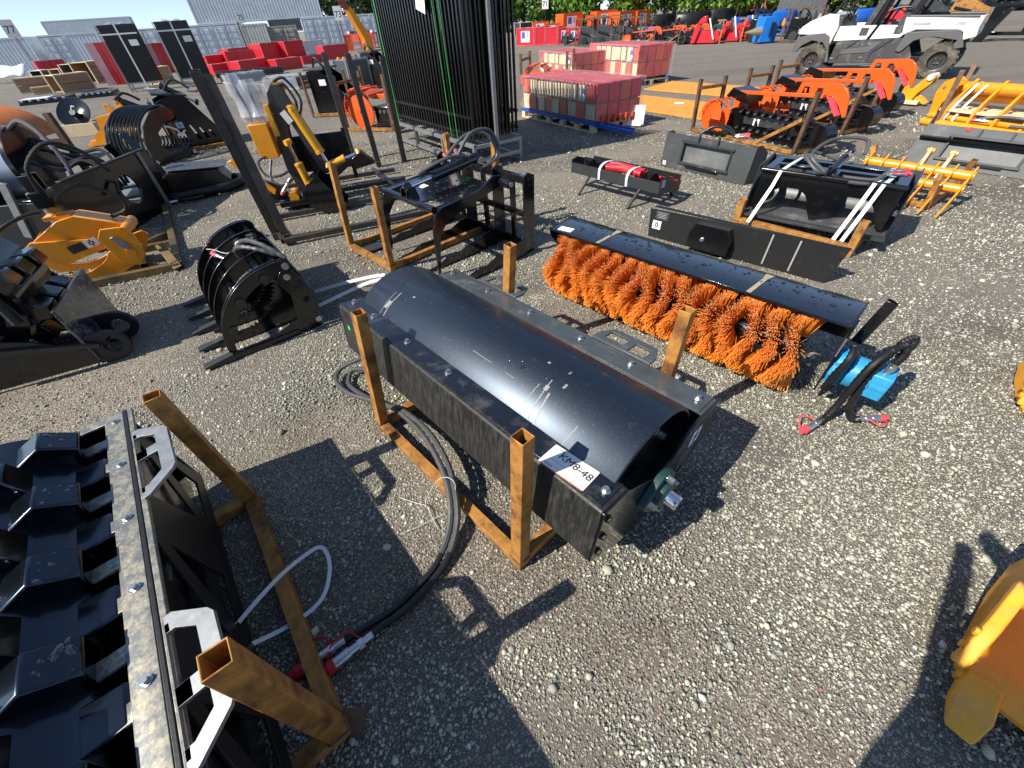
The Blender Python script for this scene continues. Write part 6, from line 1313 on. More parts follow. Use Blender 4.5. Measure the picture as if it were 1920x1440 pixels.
def mower_deck():
    t = T('mower_attachment', 'black mower attachment with perforated grey plate and rubber skirt', 'attachment', G(292, 385), radians(24))
    MB().plate([(.1, 0), (.9, 0), (1.02, .14), (.9, .30), (.3, .34), (.1, .2)], .5, XZ(.25)).build('deck', 'black', t, .02)
    MB(TR(.62, .25, .345) @ RY(radians(4))).plate(rrect(-.32, -.24, .40, .24, .10), .012, None, [circ(-.2 + .12 * i, .15 * j, .014, 8) for i in range(5) for j in (-1, 0, 1)]).build('grey_plate', 'grey_plate', t, .002)
    MB().pipe([(.15, -.04, .06), (.8, -.06, .08), (1.08, .1, .08), (1.10, .4, .08), (.9, .56, .08)], .055, 10, smooth=6).build('skirt', 'rubber', t)
    MB().box((.0, .15, .30), (.9, .06, .05), RY(radians(28))).build('silver_bar', 'galv', t, .004); MB().sqtube((.15, .0, .1), (-.08, -.05, .75), .08, up=V((1, 0, 0))).build('mast', 'black', t, .004); MB().sqtube((.32, .1, .2), (.05, .3, .8), .08, up=V((1, 0, 0))).build('mast', 'black', t, .004)
    for z in (.14, .26): MB().box((-.1, .3, z), (.5, .6, .03)).build('frame_bar', 'galv', t)
    hose(t, [(.2, -.1, .05), (.45, -.16, .04), (.62, -.12, .04)], .02, 'rubber', False); coupler(t, (.30, -.14, .04), (-1, -.3, 0), 'red_cap', .14, .024, False)
    MB(TR(.5, .3, .357)).plate(rect(-.06, -.03, .06, .03), .003).build('tag', 'paper', t)
mower_deck()
def mini_bucket():
    A, a = PL((170, 276), (243, 269)); t = T('ripper_bucket', 'narrow orange ripper bucket with black hoses standing on the gravel', 'bucket', A, a)
    pr = [(.0, .0), (.20, .02), (.78, .0), (.95, .12), (1.02, .36), (.86, .72), (.78, .74), (.74, .66), (.80, .56), (.48, .52), (.42, .30), (.24, .22), (.18, .10)]
    for y in (0, .42): MB().plate(pr, .03, XZ(y), [circ(.82, .68, .03, 10), circ(.94, .34, .03, 10)]).build('side_plate', 'amber', t, .004)
    MB().plate([(.42, .28), (.48, .52), (.82, .56), (.9, .5), (.84, .1), (.2, .06), (.24, .2)], .40, XZ(.21)).build('shell', 'amber', t, .006)
    for y in (.06, .36): MB().plate([(-.06, .0), (.2, .05), (.2, .1), (.1, .12)], .1, XZ(y)).build('tooth', 'amber', t, .006)
    cyl(t, (.85, .5, .72), (1.35, .7, .4), .07); hose(t, [(.8, .4, .75), (1.0, .5, .85), (1.2, .6, .7)], .025, 'rubber', False)
    decal(t, TR(.62, -.0165, .22) @ RX(pi / 2), .10, .08); MB(TR(.66, -.017, .10) @ RX(pi / 2)).plate(rect(-.13, -.035, .13, .035), .002).build('tag', 'paper', t)
mini_bucket()
def disc_on_wood():
    t = T('steel_disc', 'black concave steel disc tilted on a pale wooden crate', 'disc', G(140, 258), radians(10))
    F = TR(.15, .30, .46) @ RX(radians(50))
    P = []
    for i in range(33): q = 2 * pi * i / 32; P.append([(r_ * cos(q), r_ * sin(q), -.08 * (1 - (r_ / .36) ** 2)) for r_ in (.02, .14, .26, .36)])
    MB(F).surf(P).build('disc', 'black_gloss', t); MB(F).lathe([(.365, -.012), (.378, 0), (.365, .012)], RY(pi / 2), 32).build('rim', 'black', t); MB(F).rod((0, 0, -.08), (0, 0, .03), .07, 14).build('hub', 'charcoal', t); MB(F).pipe([(0, .05, .03), (.03, .12, .06), (.09, .10, .06)], .012, 8, smooth=4).build('strap_end', 'white', t)
    MB().box((.2, .05, .13), (.75, .05, .26)).build('crate_side', 'wood_pale', t, .004); MB().box((.2, .6, .13), (.75, .05, .26)).build('crate_side', 'wood_pale', t, .004)
    for x in (-.15, .55): MB().box((x, .32, .13), (.05, .6, .26)).build('crate_end', 'wood_pale', t, .004)
disc_on_wood()
def orange_hood():
    t = T('orange_guard', 'curved orange guard with paper label and hoses at the left edge', 'attachment', G(-40, 330), radians(8))
    P = [[(.2 + 1.0 * cos(q), y, .35 + .62 * sin(q)) for q in np.linspace(pi * .95, pi * .05, 14)] for y in (0, .25, .5, .9)]
    MB().surf(P).build('guard', 'orange_dull', t); MB().plate([(.2 + 1.0 * cos(q), .35 + .62 * sin(q)) for q in np.linspace(pi, 0, 16)], .03, XZ(0)).build('guard_end', 'orange_dull', t, .004)
    MB(TR(.15, -.018, .72) @ RX(pi / 2)).plate(rect(-.22, -.10, .22, .10), .003).build('label_tag', 'paper', t)
    MB().box((.3, -.3, .3), (1.5, .4, .35)).build('lower_body', 'black', t, .02)
    for k in range(4): hose(t, [(-.3 + .1 * k, -.2, .5), (.3, -.3, .62 + .03 * k), (.9, -.25, .55 + .04 * k), (1.15, -.2, .3)], .022, 'rubber', False)
mat('orange_dull', (.55, .16, .02), .5, var=.15)
orange_hood()
def flat_pads(label, a, b, c, seed):
    A, B = G(*a), G(*b); t = T('rubber_track_pads', label, 'track pads', A, ang(A, B)); L = (B - A).length; n = 6
    for i in range(n): MB().box((L * (i + .5) / n, .6, .10), (L / n * .86, 1.2, .12)).build('pad', 'charcoal', t, .01)
    MB().box((L / 2, .6, .03), (L, 1.3, .05)).build('base', 'black', t)
    for i in range(n): MB().box((L * (i + .5) / n, -.02, .14), (L / n * .3, .06, .05)).build('clip', 'white', t)
    if c: MB(TR(L * .3, .5, .17)).plate(rect(-L * .28, -.5, L * .28, .5), .01).build('cover_sheet', 'paper_blue', t)
flat_pads('low dark stack of ribbed pads half covered by a pale blue sheet', (38, 199), (132, 189), True, 1)
flat_pads('low dark stack of ribbed pads with white clips beside the fence bundle', (150, 186), (216, 179), False, 2)
# ================================================================ background helpers
def zat(B, px, py):
    """height at which the upright through ground point B passes picture point (px, py)"""
    v = RW @ V((px - CX, py - CY, FPX)); t_ = (B.x * v.x + B.y * v.y) / (v.x * v.x + v.y * v.y); return EYE + v.z * t_
ORD = ['first', 'second', 'third', 'fourth', 'fifth', 'sixth', 'seventh', 'eighth']
def crate(label, bl, br, top, D, m='wood', edge='wood_pale', sheet=None, lid=None, cat='crate', name='crate', group=None, boards=True):
    """box with framed edges; bl, br: picture points of the front foot; top: picture y of the front top edge at bl"""
    A, B = G(*bl), G(*br); h = top if top < 4 else zat(A, bl[0], top); L = (B - A).length; t = T(name, label, cat, A, ang(A, B), group)
    if boards:
        n = max(2, int(h / .25))
        for i in range(n): MB().box((L / 2, 0, h * (i + .5) / n), (L - .04, .02, h / n * .93)).build('board', m, t, .004); MB().box((L, D / 2, h * (i + .5) / n), (.02, D - .02, h / n * .93)).build('board', m, t, .004)
    else:
        MB().box((L / 2, .0, h / 2), (L - .03, .03, h - .03)).build('front_panel', m, t, .004); MB().box((L - .01, D / 2, h / 2), (.03, D - .03, h - .03)).build('side_panel', m, t, .004); MB().box((.01, D / 2, h / 2), (.03, D - .03, h - .03)).build('side_panel', m, t, .004)
    MB().box((L / 2, D - .02, h / 2), (L - .04, .03, h - .04)).build('back_panel', m, t); MB().box((L / 2, D / 2, h - .02), (L - .03, D - .03, .03)).build('lid', lid or edge, t, .004); MB().box((L / 2, D / 2, .05), (L - .06, D - .06, .06)).build('floor_panel', m, t)
    for x in (.0, L):
        for y in (-.01, D): MB().box((x, y, h / 2), (.06, .06, h + .01)).build('corner_post', edge, t, .004)
    for z in (.03, h - .01): MB().box((L / 2, -.022, z), (L - .06, .03, .05)).build('edge_rail', edge, t, .004); MB().box((L + .012, D / 2, z), (.03, D - .06, .05)).build('edge_rail', edge, t, .004)
    if sheet:
        x, w = sheet; s = MB().box((L * x, -.035, h * .52), (L * w, .006, h * .62)).build('label_sheet', 'paper', t); MB().box((L * (x - w * .22), -.039, h * .6), (L * w * .4, .004, h * .36)).build('print_picture', 'ink_blue', s); MB().box((L * (x + w * .25), -.039, h * .62), (L * w * .16, .004, h * .3)).build('print_mark', 'ink_grey', s)
    return t

# ---------------------------------------------------------------- shipping containers
K = 1.16
CA, CB = G(0, 150) * K, G(690, 90) * K; CA.z = CB.z = 0; CU = (CB - CA).normalized(); CN = V((-CU.y, CU.x, 0)); CANG = atan2(CU.y, CU.x)
def corr(L, h, d=.045, p=.28, M=None):
    """corrugated sheet in x/z"""
    b = MB(M); P = []; x = 0.; n = int(L / p)
    for i in range(n):
        x0 = L * i / n; q = L / n
        P += [(x0, 0), (x0 + q * .30, 0), (x0 + q * .42, d), (x0 + q * .80, d), (x0 + q * .92, 0)]
    P.append((L, 0)); b.surf([[(x_, y_, 0) for x_, y_ in P], [(x_, y_, h) for x_, y_ in P]]); return b
def container(label, s, L, D, z0, h, m, face='side', off=0., k=1., nm='shipping_container'):
    O = (CA + CU * (s * K)) * k + CN * off; t = T(nm, label, 'container', (O.x, O.y, z0), CANG)
    fx = .09
    if face == 'side':
        corr(L - 2 * fx, h - .22, M=TR(fx, .02, .14)).build('side_sheet', m, t)
    else:
        w2 = (L - 2 * fx) / 2
        for j in (0, 1):
            d = MB().box((fx + w2 * (j + .5), .03, h / 2), (w2 - .03, .04, h - .30)).build('door', m, t, .004)
            for zz_ in (.22, .42, .62, .80): MB().box((fx + w2 * (j + .5), .0, h * zz_), (w2 * .72, .03, h * .11)).build('door_panel', m, d, .012)
            for q in (.22, .78): MB().rod((fx + w2 * (j + q), -.02, .18), (fx + w2 * (j + q), -.02, h - .18), .02, 8).build('lock_rod', 'galv', d)
        MB().box((L / 2, .005, h / 2), (.03, .02, h - .3)).build('door_gap', 'ink', t)
    corr(D - 2 * fx, h - .22, M=TR(L - .02, fx, .14) @ RZ(pi / 2)).build('end_sheet', m, t); corr(D - 2 * fx, h - .22, M=TR(.02, D - fx, .14) @ RZ(-pi / 2)).build('end_sheet', m, t)
    MB().box((L / 2, D / 2, h - .03), (L - .06, D - .06, .04)).build('roof', m, t); corr(L - 2 * fx, h - .22, M=TR(L - fx, D - .02, .14) @ RZ(pi)).build('side_sheet', m, t)
    for x in (fx / 2, L - fx / 2):
        for y in (fx / 2, D - fx / 2): MB().box((x, y, h / 2), (fx, fx, h)).build('corner_post', m, t, .006)
    for y in (.04, D - .04):
        for z in (.07, h - .05): MB().box((L / 2, y, z), (L - 2 * fx, .07, .12)).build('rail', m, t, .004)
    for x in (.04, L - .04): MB().box((x, D / 2, h - .05), (.07, D - 2 * fx, .1)).build('rail', m, t); MB().box((x, D / 2, .07), (.07, D - 2 * fx, .12)).build('rail', m, t)
    return t
HC = 2.59
container('grey-blue shipping container with corrugated side at the far left end of the row', -3.2, 6.06 + 1.6, 2.44, 0, HC, 'cont_blue')
container('narrow grey-blue container with panelled end, left of the fence bundles', 4.15, 2.1, 6.06, 0, HC, 'cont_blue', 'door')
container('grey-blue container showing its corrugated side behind the left fence bundle', 5.98, 2.6, 6.06, 0, HC, 'cont_blue')
s0 = 8.25; wds = [1.05 * 2.0] * 5
for i, lb in enumerate(('first grey-blue container with double doors, just right of the left fence bundle', 'second grey-blue container with double doors, between the fence bundles', 'third grey-blue container with double doors, behind the right fence bundle', 'fourth grey-blue container with double doors, above the red cabinets', 'fifth grey-blue container with double doors, beside the pale container')):
    container(lb, s0 + 2.13 * i, 2.44, 6.06, 0, HC, 'cont_blue', 'door')
container('pale greenish container with plain side under the long stacked container', 19.0, 2.44, 6.06, 0, HC * .93, 'cont_pale', 'side', -.2)
container('small pale container with two double doors set back in the gap of the row', 21.1, 3.0, 6.06, 0, HC * .82, 'cont_pale', 'door', 3)
container('dark container far behind the gap in the container row', 20.9, 4.2, 2.44, 1.6, HC * .62, 'cont_dark', 'side', 14)
for i, lb in enumerate(('grey-blue container with double doors, first right of the gap', 'grey-blue container with double doors, second right of the gap', 'grey-blue container with double doors, third right of the gap', 'grey-blue container with double doors next to the tall fence stack')):
    container(lb, 24.25 + 2.1 * i, 2.40, 6.06, 0, HC, 'cont_blue', 'door')
container('long grey container stacked on top of the row, cut by the picture top', 15.75, 12.19, 2.44, HC + .02, HC, 'cont_blue', 'side', .1)
c = container('grey container standing higher behind the left end of the row', 5.0, 13.2, 2.44, HC + .02, HC, 'cont_blue', 'side', 0, 1.9)
container('grey container beneath the higher container, hidden behind the row', 5.0, 13.2, 2.44, 0, HC, 'cont_blue', 'side', 0, 1.9)
# ---------------------------------------------------------------- row number signs
def row_sign(label, txt, base, mid, w, h):
    B = G(*base); z = zat(B, *mid); t = T('row_sign', label, 'sign', B, -atan2(B.x, B.y) + (.0), 'row number signs')
    MB().box((0, .03, z / 2), (.05, .05, z)).build('pole', 'steel_dark', t); p_ = MB().box((0, 0, z), (w, .02, h)).build('sign_plate', 'white', t); text('sign_number', txt, h * .62, 'ink', p_, TR(0, -.0125, z - h * .08) @ RX(pi / 2))
row_sign('white sign numbered 73 on a thin pole before the container row', '73', (652, 97), (633, 25), .68, .92)
row_sign('white sign numbered 75 on a thin pole before the long stacked container', '75', (478, 103), (456, 31), .62, .92)
row_sign('white sign numbered 77 on a thin pole at the far left', '77', (82, 147), (28, 53), .75, .95)
row_sign('white sign numbered 71 on a thin pole before the trees', '71', (1022, 66), (1018, 6), .62, .85)

# ---------------------------------------------------------------- crates and wrapped goods, far left
crate('long tan plywood crate at the far left behind the ribbed pads', (42, 176), (108, 169), .62, 1.2, 'ply', 'wood_pale')
crate('tan plywood crate right behind the ribbed pads with clips', (122, 176), (182, 168), .72, 1.2, 'ply', 'wood_pale')
crate('low open crate with pale rim in front of the plywood crates', (66, 178), (128, 171), .28, .7, 'wood', 'wood_pale')
crate('small wooden crate with dark goods beside the red wrapped panels', (150, 150), (178, 146), .85, .9, 'cont_dark', 'wood_pale', cat='crate')
crate('brown crate with pale frame beside the red wrapped panels', (185, 157), (217, 152), 1.0, 1.1, 'ply', 'wood_pale')
crate('small grey wooden crate in the middle of the left crates', (122, 150), (144, 147), .62, .8, 'ply', 'wood_pale')
crate('grey framed box left of the small crates, wrapped in white', (88, 152), (102, 150), .6, .8, 'grey_plate', 'white')
def leaning_panels(label, a, b, h, m, film):
    A, B = G(*a), G(*b); t = T('wrapped_load', label, 'panels', A, ang(A, B)); L = (B - A).length
    for k in range(4): MB().box((L * (k + .5) / 4, .1, h / 2), (L / 4 * .94, .5, h)).build('panel', m, t, .01)
    MB().surf([[(L * u, -.17 - .02 * random.random(), h * v) for v in np.linspace(0, 1, 7)] for u in np.linspace(0, film, 7)]).build('stretch_film', 'wrap_thick', t, sm=70)
    MB().box((L / 2, .1, h + .01), (L, .52, .02)).build('top_film', 'wrap_thick', t)
leaning_panels('tall red panels in stretch film behind the left fence bundle', (206, 160), (238, 157), 1.75, 'red', .5)
leaning_panels('tall red panels in stretch film between the fence bundles', (288, 140), (326, 134), 1.55, 'red', .45)
leaning_panels('red boxes behind the small crates at the far left', (84, 150), (138, 144), 1.05, 'red', .05)
crate('wooden crate at the foot of the panels between the fence bundles', (302, 160), (330, 156), .7, .8, 'wood', 'wood_pale')
o = MB().surf([[(x, y, .35 + .55 * (y / 1.2) + .06 * sin(5 * x + 3 * y)) for y in np.linspace(0, 1.2, 6)] for x in np.linspace(-1.6, 1.0, 10)]).build('tarpaulin', 'paper_blue'); o.location = G(22, 156); o.rotation_euler.z = .3; tag(o, 'pale blue tarpaulin over a low pile at the left picture edge', 'tarpaulin')
mm = o.modifiers.new('thick', 'SOLIDIFY'); mm.thickness = .03
# ---------------------------------------------------------------- red cabinets
reds = [((398, 138), (430, 133), 1.0, 'red steel cabinet leftmost of the row before the containers'), ((405, 143), (448, 137), .62, 'low red steel cabinet in front of the leftmost one'), ((436, 134), (490, 128), 1.15, 'red steel cabinet second in the row before the containers'), ((456, 140), (505, 133), .72, 'low red steel cabinet in front of the second one'),
        ((503, 128), (545, 122), 1.45, 'large red steel cabinet with pale top in the middle of the row'), ((546, 123), (578, 118), 1.45, 'large red steel cabinet with pale top, right half of the pair'), ((523, 133), (567, 127), .62, 'low red steel cabinet in front of the large pair'), ((570, 121), (606, 116), .5, 'low red steel cabinet right of the large pair'), ((612, 113), (655, 108), .95, 'red steel cabinet at the right end of the row'), ((440, 126), (480, 121), 1.2, 'red steel cabinet behind the second one in the row')]
for a, b, h, lb in reds: crate(lb, a, b, h * .82, 1.0, 'red', 'red_pale', lid='red_pale', cat='cabinet', name='red_cabinet', boards=False)
crate('glassy grey panel crate behind the large red cabinets', (572, 108), (612, 103), 1.0, .5, 'wrap_thick', 'white', boards=False)
# ---------------------------------------------------------------- assorted attachments, mid left
def ribbed_track(label, a, b, w):
    A, B = G(*a), G(*b); t = T('rubber_track', label, 'track', A, ang(A, B)); L = (B - A).length
    MB().box((L / 2, w / 2, .15), (L, w, .22)).build('track_body', 'rubber', t, .03); b_ = MB().box((0, 0, 0), (.05, w * .95, .06)); n = int(L / .14); pieces('track_rib', b_, 'charcoal', t, [TR(.08 + (L - .16) * i / (n - 1), w / 2, .28) for i in range(n)], .008)
ribbed_track('folded black rubber track with ribs, left one before the red cabinets', (408, 149), (468, 143), .7)
ribbed_track('folded black rubber track with ribs, right one before the red cabinets', (478, 143), (532, 138), .7)
def wrapped_low(label, a, b, D, h, seed):
    A, B = G(*a), G(*b); r = random.Random(seed); t = T('wrapped_goods', label, 'goods', A, ang(A, B)); L = (B - A).length
    MB().box((L / 2, D / 2, h * .4), (L, D, h * .6)).build('goods', 'grey_plate', t, .02); MB().surf([[(L * i / 12, D * j / 6, h * .75 + .06 * r.random()) for j in range(7)] for i in range(13)]).build('silver_film', 'wrap_thick', t, sm=80)
    MB().surf([[(L * i / 12, -.03 * r.random() - .02, h * .78 * j / 4) for j in range(5)] for i in range(13)]).build('silver_film', 'wrap_thick', t, sm=80); MB().box((L / 2, D / 2, .05), (L, D, .08)).build('pallet', 'wood_pale', t)
wrapped_low('low silver-wrapped goods behind the backhoe arm', (432, 158), (500, 149), 1.2, .42, 1)
wrapped_low('low silver-wrapped goods on a dark base right of the backhoe top', (500, 172), (562, 168), 1.3, .5, 2)
wrapped_low('crumpled silver film bundle before the yellow sprayer', (596, 150), (650, 144), 1.3, .4, 3)
def stand_grapple(label, base, rz, h, orange=False, name='grapple_attachment', bar=False):
    t = T(name, label, 'grapple', G(*base), rz)
    side = [(.0, .05), (.75, .05), (.9, .35), (.55, h * .8), (.25, h), (.0, h * .95)]
    for y in (.0, .75): MB().plate(side, .03, XZ(y), [circ(.3, h * .6, .07, 12)]).build('side_plate', 'black', t, .004)
    MB().box((.02, .38, h * .5), (.05, .75, h * .85)).build('back_plate', 'grey_plate', t, .004); MB().box((.2, .38, h * .99), (.5, .8, .04)).build('top_plate', 'grey_plate', t, .004)
    for k in range(4): MB().plate([(.3, .1), (.95, .06), (1.05, .14), (.6, .3), (.35, .5)], .025, XZ(.1 + .18 * k)).build('tine', 'black', t, .003)
    cyl(t, (.2, .38, h * .75), (.7, .38, .35), .05); hose(t, [(.1, .2, h), (.3, .1, h + .14), (.5, .05, h * .9), (.5, 0, h * .6)], .018, 'rubber', False); hose(t, [(.05, .3, h), (.2, .2, h + .2), (.45, .15, h)], .018, 'rubber', False)
    for x, y in ((-.1, -.12), (-.1, .87), (1.0, -.12), (1.0, .87)): MB().sqtube((x, y, 0), (x, y, h * .95), .05, up=V((1, 0, 0))).build('stand_post', 'rust_dark', t)
    for p_, q in (((-.1, -.12, .05), (1.0, -.12, .05)), ((1.0, -.12, .05), (1.0, .87, .05)), ((-.1, .87, .05), (1.0, .87, .05)), ((-.1, -.12, h * .75), (-.1, .87, h * .75))): MB().sqtube(p_, q, .05).build('stand_rail', 'rust', t)
    MB(TR(.35, -.017, h * .72) @ RX(pi / 2)).plate(rect(-.09, -.06, .09, .06), .003).build('tag', 'paper', t)
    MB().rod((.85, .1, .25), (1.02, .1, .3), .06, 12).build('yellow_knuckle', 'yellow', t)
    return t
stand_grapple('black grapple attachment in a rusty stand behind the backhoe bucket', (600, 218), radians(-10), .95)
stand_grapple('black grapple attachment with bent hoses against the tall fence stack', (690, 165), radians(-15), 1.0)
def orange_cutter(label, base, rz):
    t = T('orange_brush_cutter', label, 'cutter', G(*base), rz)
    P = [[(.3 + r_ * cos(q), y, .35 + r_ * sin(q)) for q in np.linspace(pi * .2, pi * 1.15, 12)] for y, r_ in ((0, .34), (.3, .36), (.6, .34))]
    MB().surf(P).build('hood', 'orange', t); MB().lathe([(.02, 0), (.3, .02), (.3, .05), (.02, .05)], TR(.3, -.03, .32) @ RZ(pi / 2), 20).build('rotor_disc', 'orange', t)
    for k in range(6): q = pi * (.25 + .15 * k); MB().pipe([(.3 + .36 * cos(q), -.02, .35 + .36 * sin(q)), (.3 + .36 * cos(q), .6, .35 + .36 * sin(q))], .015, 6).build('guard_bar', 'orange', t)
    for y in (-.02, .1, .22): MB().pipe([(.3 + .38 * cos(q), y, .35 + .38 * sin(q)) for q in np.linspace(pi * .5, pi * 1.2, 8)], .012, 6).build('guard_bar', 'orange', t)
    MB().box((.75, .3, .55), (.6, .08, .08)).build('top_bar', 'orange', t, .006); MB().box((.8, .3, .25), (.5, .4, .3)).build('gear_case', 'black', t, .02)
    for k in range(4): MB().rod((.7 + .1 * k, .08, .3), (.7 + .1 * k, .12, .32), .03, 8).build('bolt', 'zinc', t)
    for x in (-.05, 1.1): MB().sqtube((x, -.15, 0), (x, -.15, .95), .055, up=V((1, 0, 0))).build('stand_post', 'rust_dark', t); MB().sqtube((x, .7, 0), (x, .7, .95), .055, up=V((1, 0, 0))).build('stand_post', 'rust_dark', t)
    MB().sqtube((-.05, -.15, .04), (1.1, -.15, .04), .055).build('stand_rail', 'rust', t); MB().sqtube((-.05, -.15, .82), (-.05, .7, .82), .05).build('stand_rail', 'rust_dark', t); MB().sqtube((1.1, -.15, .04), (1.1, .7, .04), .055).build('stand_rail', 'rust', t)
orange_cutter('orange brush cutter with slotted guard in a rusty stand beside the tall fence stack', (665, 243), radians(-22))
orange_cutter('orange trencher head peeking out right behind the tall fence stack', (985, 188), radians(-20))
def yellow_heap():
    t = T('yellow_sprayer', 'bright yellow coiled implement on a dark base before the grey block', 'implement', G(632, 152), radians(-12))
    for k in range(7): MB().pipe([(.12 * k, .1, .3), (.12 * k + .1, .2, .62 + .1 * (k % 2)), (.12 * k + .22, .4, .5), (.12 * k + .12, .5, .3)], .05, 8, smooth=4).build('curved_tine', 'amber', t)
    MB().box((.45, .3, .18), (1.3, .9, .3)).build('base_block', 'black_satin', t, .02)
yellow_heap()
crate('grey ribbed steel box standing behind the orange brush cutter', (662, 172), (700, 165), .85, .7, 'grey_plate', 'galv', boards=False, cat='box', name='steel_box')
def yellow_arm():
    A, a = PL((690, 118), (730, 112)); t = T('yellow_loader_arm', 'upright yellow arm with red tip beside the tall fence stack', 'implement', A, a)
    MB().plate([(.4, .3), (.9, .3), (.7, 1.2), (.1, 2.0), (-.3, 2.5), (-.5, 2.35), (-.2, 1.8), (.2, 1.1)], .35, XZ(.2)).build('arm', 'amber', t, .02); MB().plate([(-.32, 2.52), (-.5, 2.35), (-1.15, 3.0), (-1.2, 3.1)], .3, XZ(.2)).build('tip', 'red_rusty', t, .01); MB().box((.65, .2, .2), (.9, .7, .4)).build('base', 'black', t, .03)
mat('red_rusty', (.28, .06, .03), .6, var=.3)
yellow_arm()
for i, (bx, by, lb) in enumerate(((655, 93, 'red steel frame table with clutter, left of two before the containers'), (678, 92, 'red steel frame table with clutter, right of two before the containers'))):
    t = T('red_frame_table', lb, 'table', G(bx, by), radians(-12)); w = 1.5
    for x in (0, w):
        for y in (0, .8): MB().box((x, y, .55), (.08, .08, 1.1)).build('leg', 'red_cap', t)
    MB().box((w / 2, .4, 1.1), (w + .1, .95, .08)).build('table_top', 'red_cap', t); MB().box((w / 2, .4, .4), (w, .85, .06)).build('lower_shelf', 'red_cap', t); MB().box((w / 2, 0, .8), (w, .05, .35)).build('front_panel', 'red_cap' if i else 'red_orange', t)
    for k in range(4): MB().box((.2 + .35 * k, .4, 1.22), (.22, .3, .2)).build('box', ('white', 'black', 'grey_plate', 'white')[k], t)
crate('rust-red open box beside the red frame tables', (652, 96), (664, 95), 1.1, .8, 'red_orange', 'orange', boards=False, cat='box', name='steel_box')

# ================================================================ far rows on the right
def far_plow(label, a, b, h, m, name='plow_blade', cat='blade', posts=True):
    A, B = G(*a), G(*b); t = T(name, label, cat, A, ang(A, B)); L = (B - A).length
    P = [[(x, .25 - .22 * sin(pi * v) , h * v + .03) for v in np.linspace(0, 1, 8)] for x in (0, L)]
    o = MB().surf(P).build('blade', m, t); md = o.modifiers.new('thick', 'SOLIDIFY'); md.thickness = .03
    for k in range(5): MB().plate([(.28, .03), (.5, .03), (.36, h * .9), (.28, h)], .03, YZ(L * (k + .5) / 5)).build('rib', m, t)
    MB().box((L / 2, .75, h * .35), (L * .35, .7, .14)).build('push_frame', 'black', t, .01)
    if posts:
        for x in (-.05, L + .05): MB().sqtube((x, -.1, 0), (x, -.1, h * 1.15), .06, up=V((1, 0, 0))).build('stand_post', 'rust_dark', t)
    return t
def far_machine(label, base, rz, w, h, m, m2, name='attachment', cat='attachment', seed=0, frame='rust_dark'):
    """compact hydraulic attachment in a tube frame: body, arms, rotor, hoses"""
    r = random.Random(seed); t = T(name, label, cat, G(*base), rz)
    MB().plate([(0, .12), (w * .55, .08), (w, .22), (w * .9, h * .5), (w * .5, h * .75), (w * .1, h * .8)], .6, XZ(.35)).build('body', m, t, .02)
    MB().rod((w * .3, -.05, .22), (w * .3, .75, .22), .18, 14).build('rotor', m2, t)
    for k in range(3): MB().plate([(w * (.2 + .25 * k), h * .5), (w * (.28 + .25 * k), h * .5), (w * (.36 + .25 * k), h * (.95 - .1 * k)), (w * (.27 + .25 * k), h)], .08, XZ(.1 + .2 * k)).build('arm', m2, t, .006)
    hose(t, [(w * .2, .2, h * .7), (w * .4, .1, h * 1.05), (w * .7, .05, h * .8), (w * .8, .1, h * .4)], .025, 'rubber', False); cyl(t, (w * .15, .02, h * .55), (w * .8, .02, h * .35), .05)
    if frame:
        for x in (-.08, w + .08):
            for y in (-.1, .8): MB().sqtube((x, y, 0), (x, y, h * 1.1), .06, up=V((1, 0, 0))).build('stand_post', frame, t)
        for z in (.05, h * 1.08): MB().sqtube((-.08, -.1, z), (w + .08, -.1, z), .06).build('stand_rail', frame, t)
    return t
# front row: red crates, racks, trenchers, red and blue implements
fr_ = [((970, 87), (1002, 86), .95, (.5, .5)), ((1004, 86), (1022, 85), .95, None), ((1024, 85), (1045, 84), .9, None), ((1047, 84), (1062, 83), .85, (.6, .5)), ((1065, 83), (1086, 82), .8, (.5, .5))]
for i, (a, b, h, sh) in enumerate(fr_): crate('red crate with pale edges, %s from the fence stack in the far row' % ORD[i], a, b, h, 1.6, 'red', 'red_pale', sh, boards=False, cat='crate', name='red_crate', group='red crates in the far row')
far_machine('small dark machine on wheels in front of the far red crates', (1050, 86), radians(-30), 1.1, .6, 'black', 'charcoal', seed=1, frame=None)
for i, (bx, by, w, h) in enumerate(((1082, 87, 1.5, 1.15), (1113, 87, 1.7, 1.2), (1148, 86, 1.5, 1.1))):
    far_machine('dark grey cutter head in a tall rusty frame, %s of three in the far row' % ORD[i], (bx, by), radians(-32), w, h, 'charcoal', 'black_satin', seed=2 + i, group=None) if False else far_machine('dark grey cutter head in a tall rusty frame, %s of three in the far row' % ORD[i], (bx, by), radians(-32), w, h, 'charcoal', 'black_satin', seed=2 + i)
for i, (bx, by) in enumerate(((1165, 87), (1208, 85), (1248, 82))):
    t2 = tree_copy(tr, G(bx, by), radians(-40), 'orange chain trencher in the far row, %s from the fence stack' % ORD[i], 'orange trenchers in the far row')
for i, (bx, by, w) in enumerate(((1224, 85, 1.4), (1262, 84, 1.5))): far_machine('dark wheeled tiller in the far row, %s after the orange trenchers' % ORD[i], (bx, by), radians(-35), w, .7, 'black', 'charcoal', seed=8 + i, frame=None)
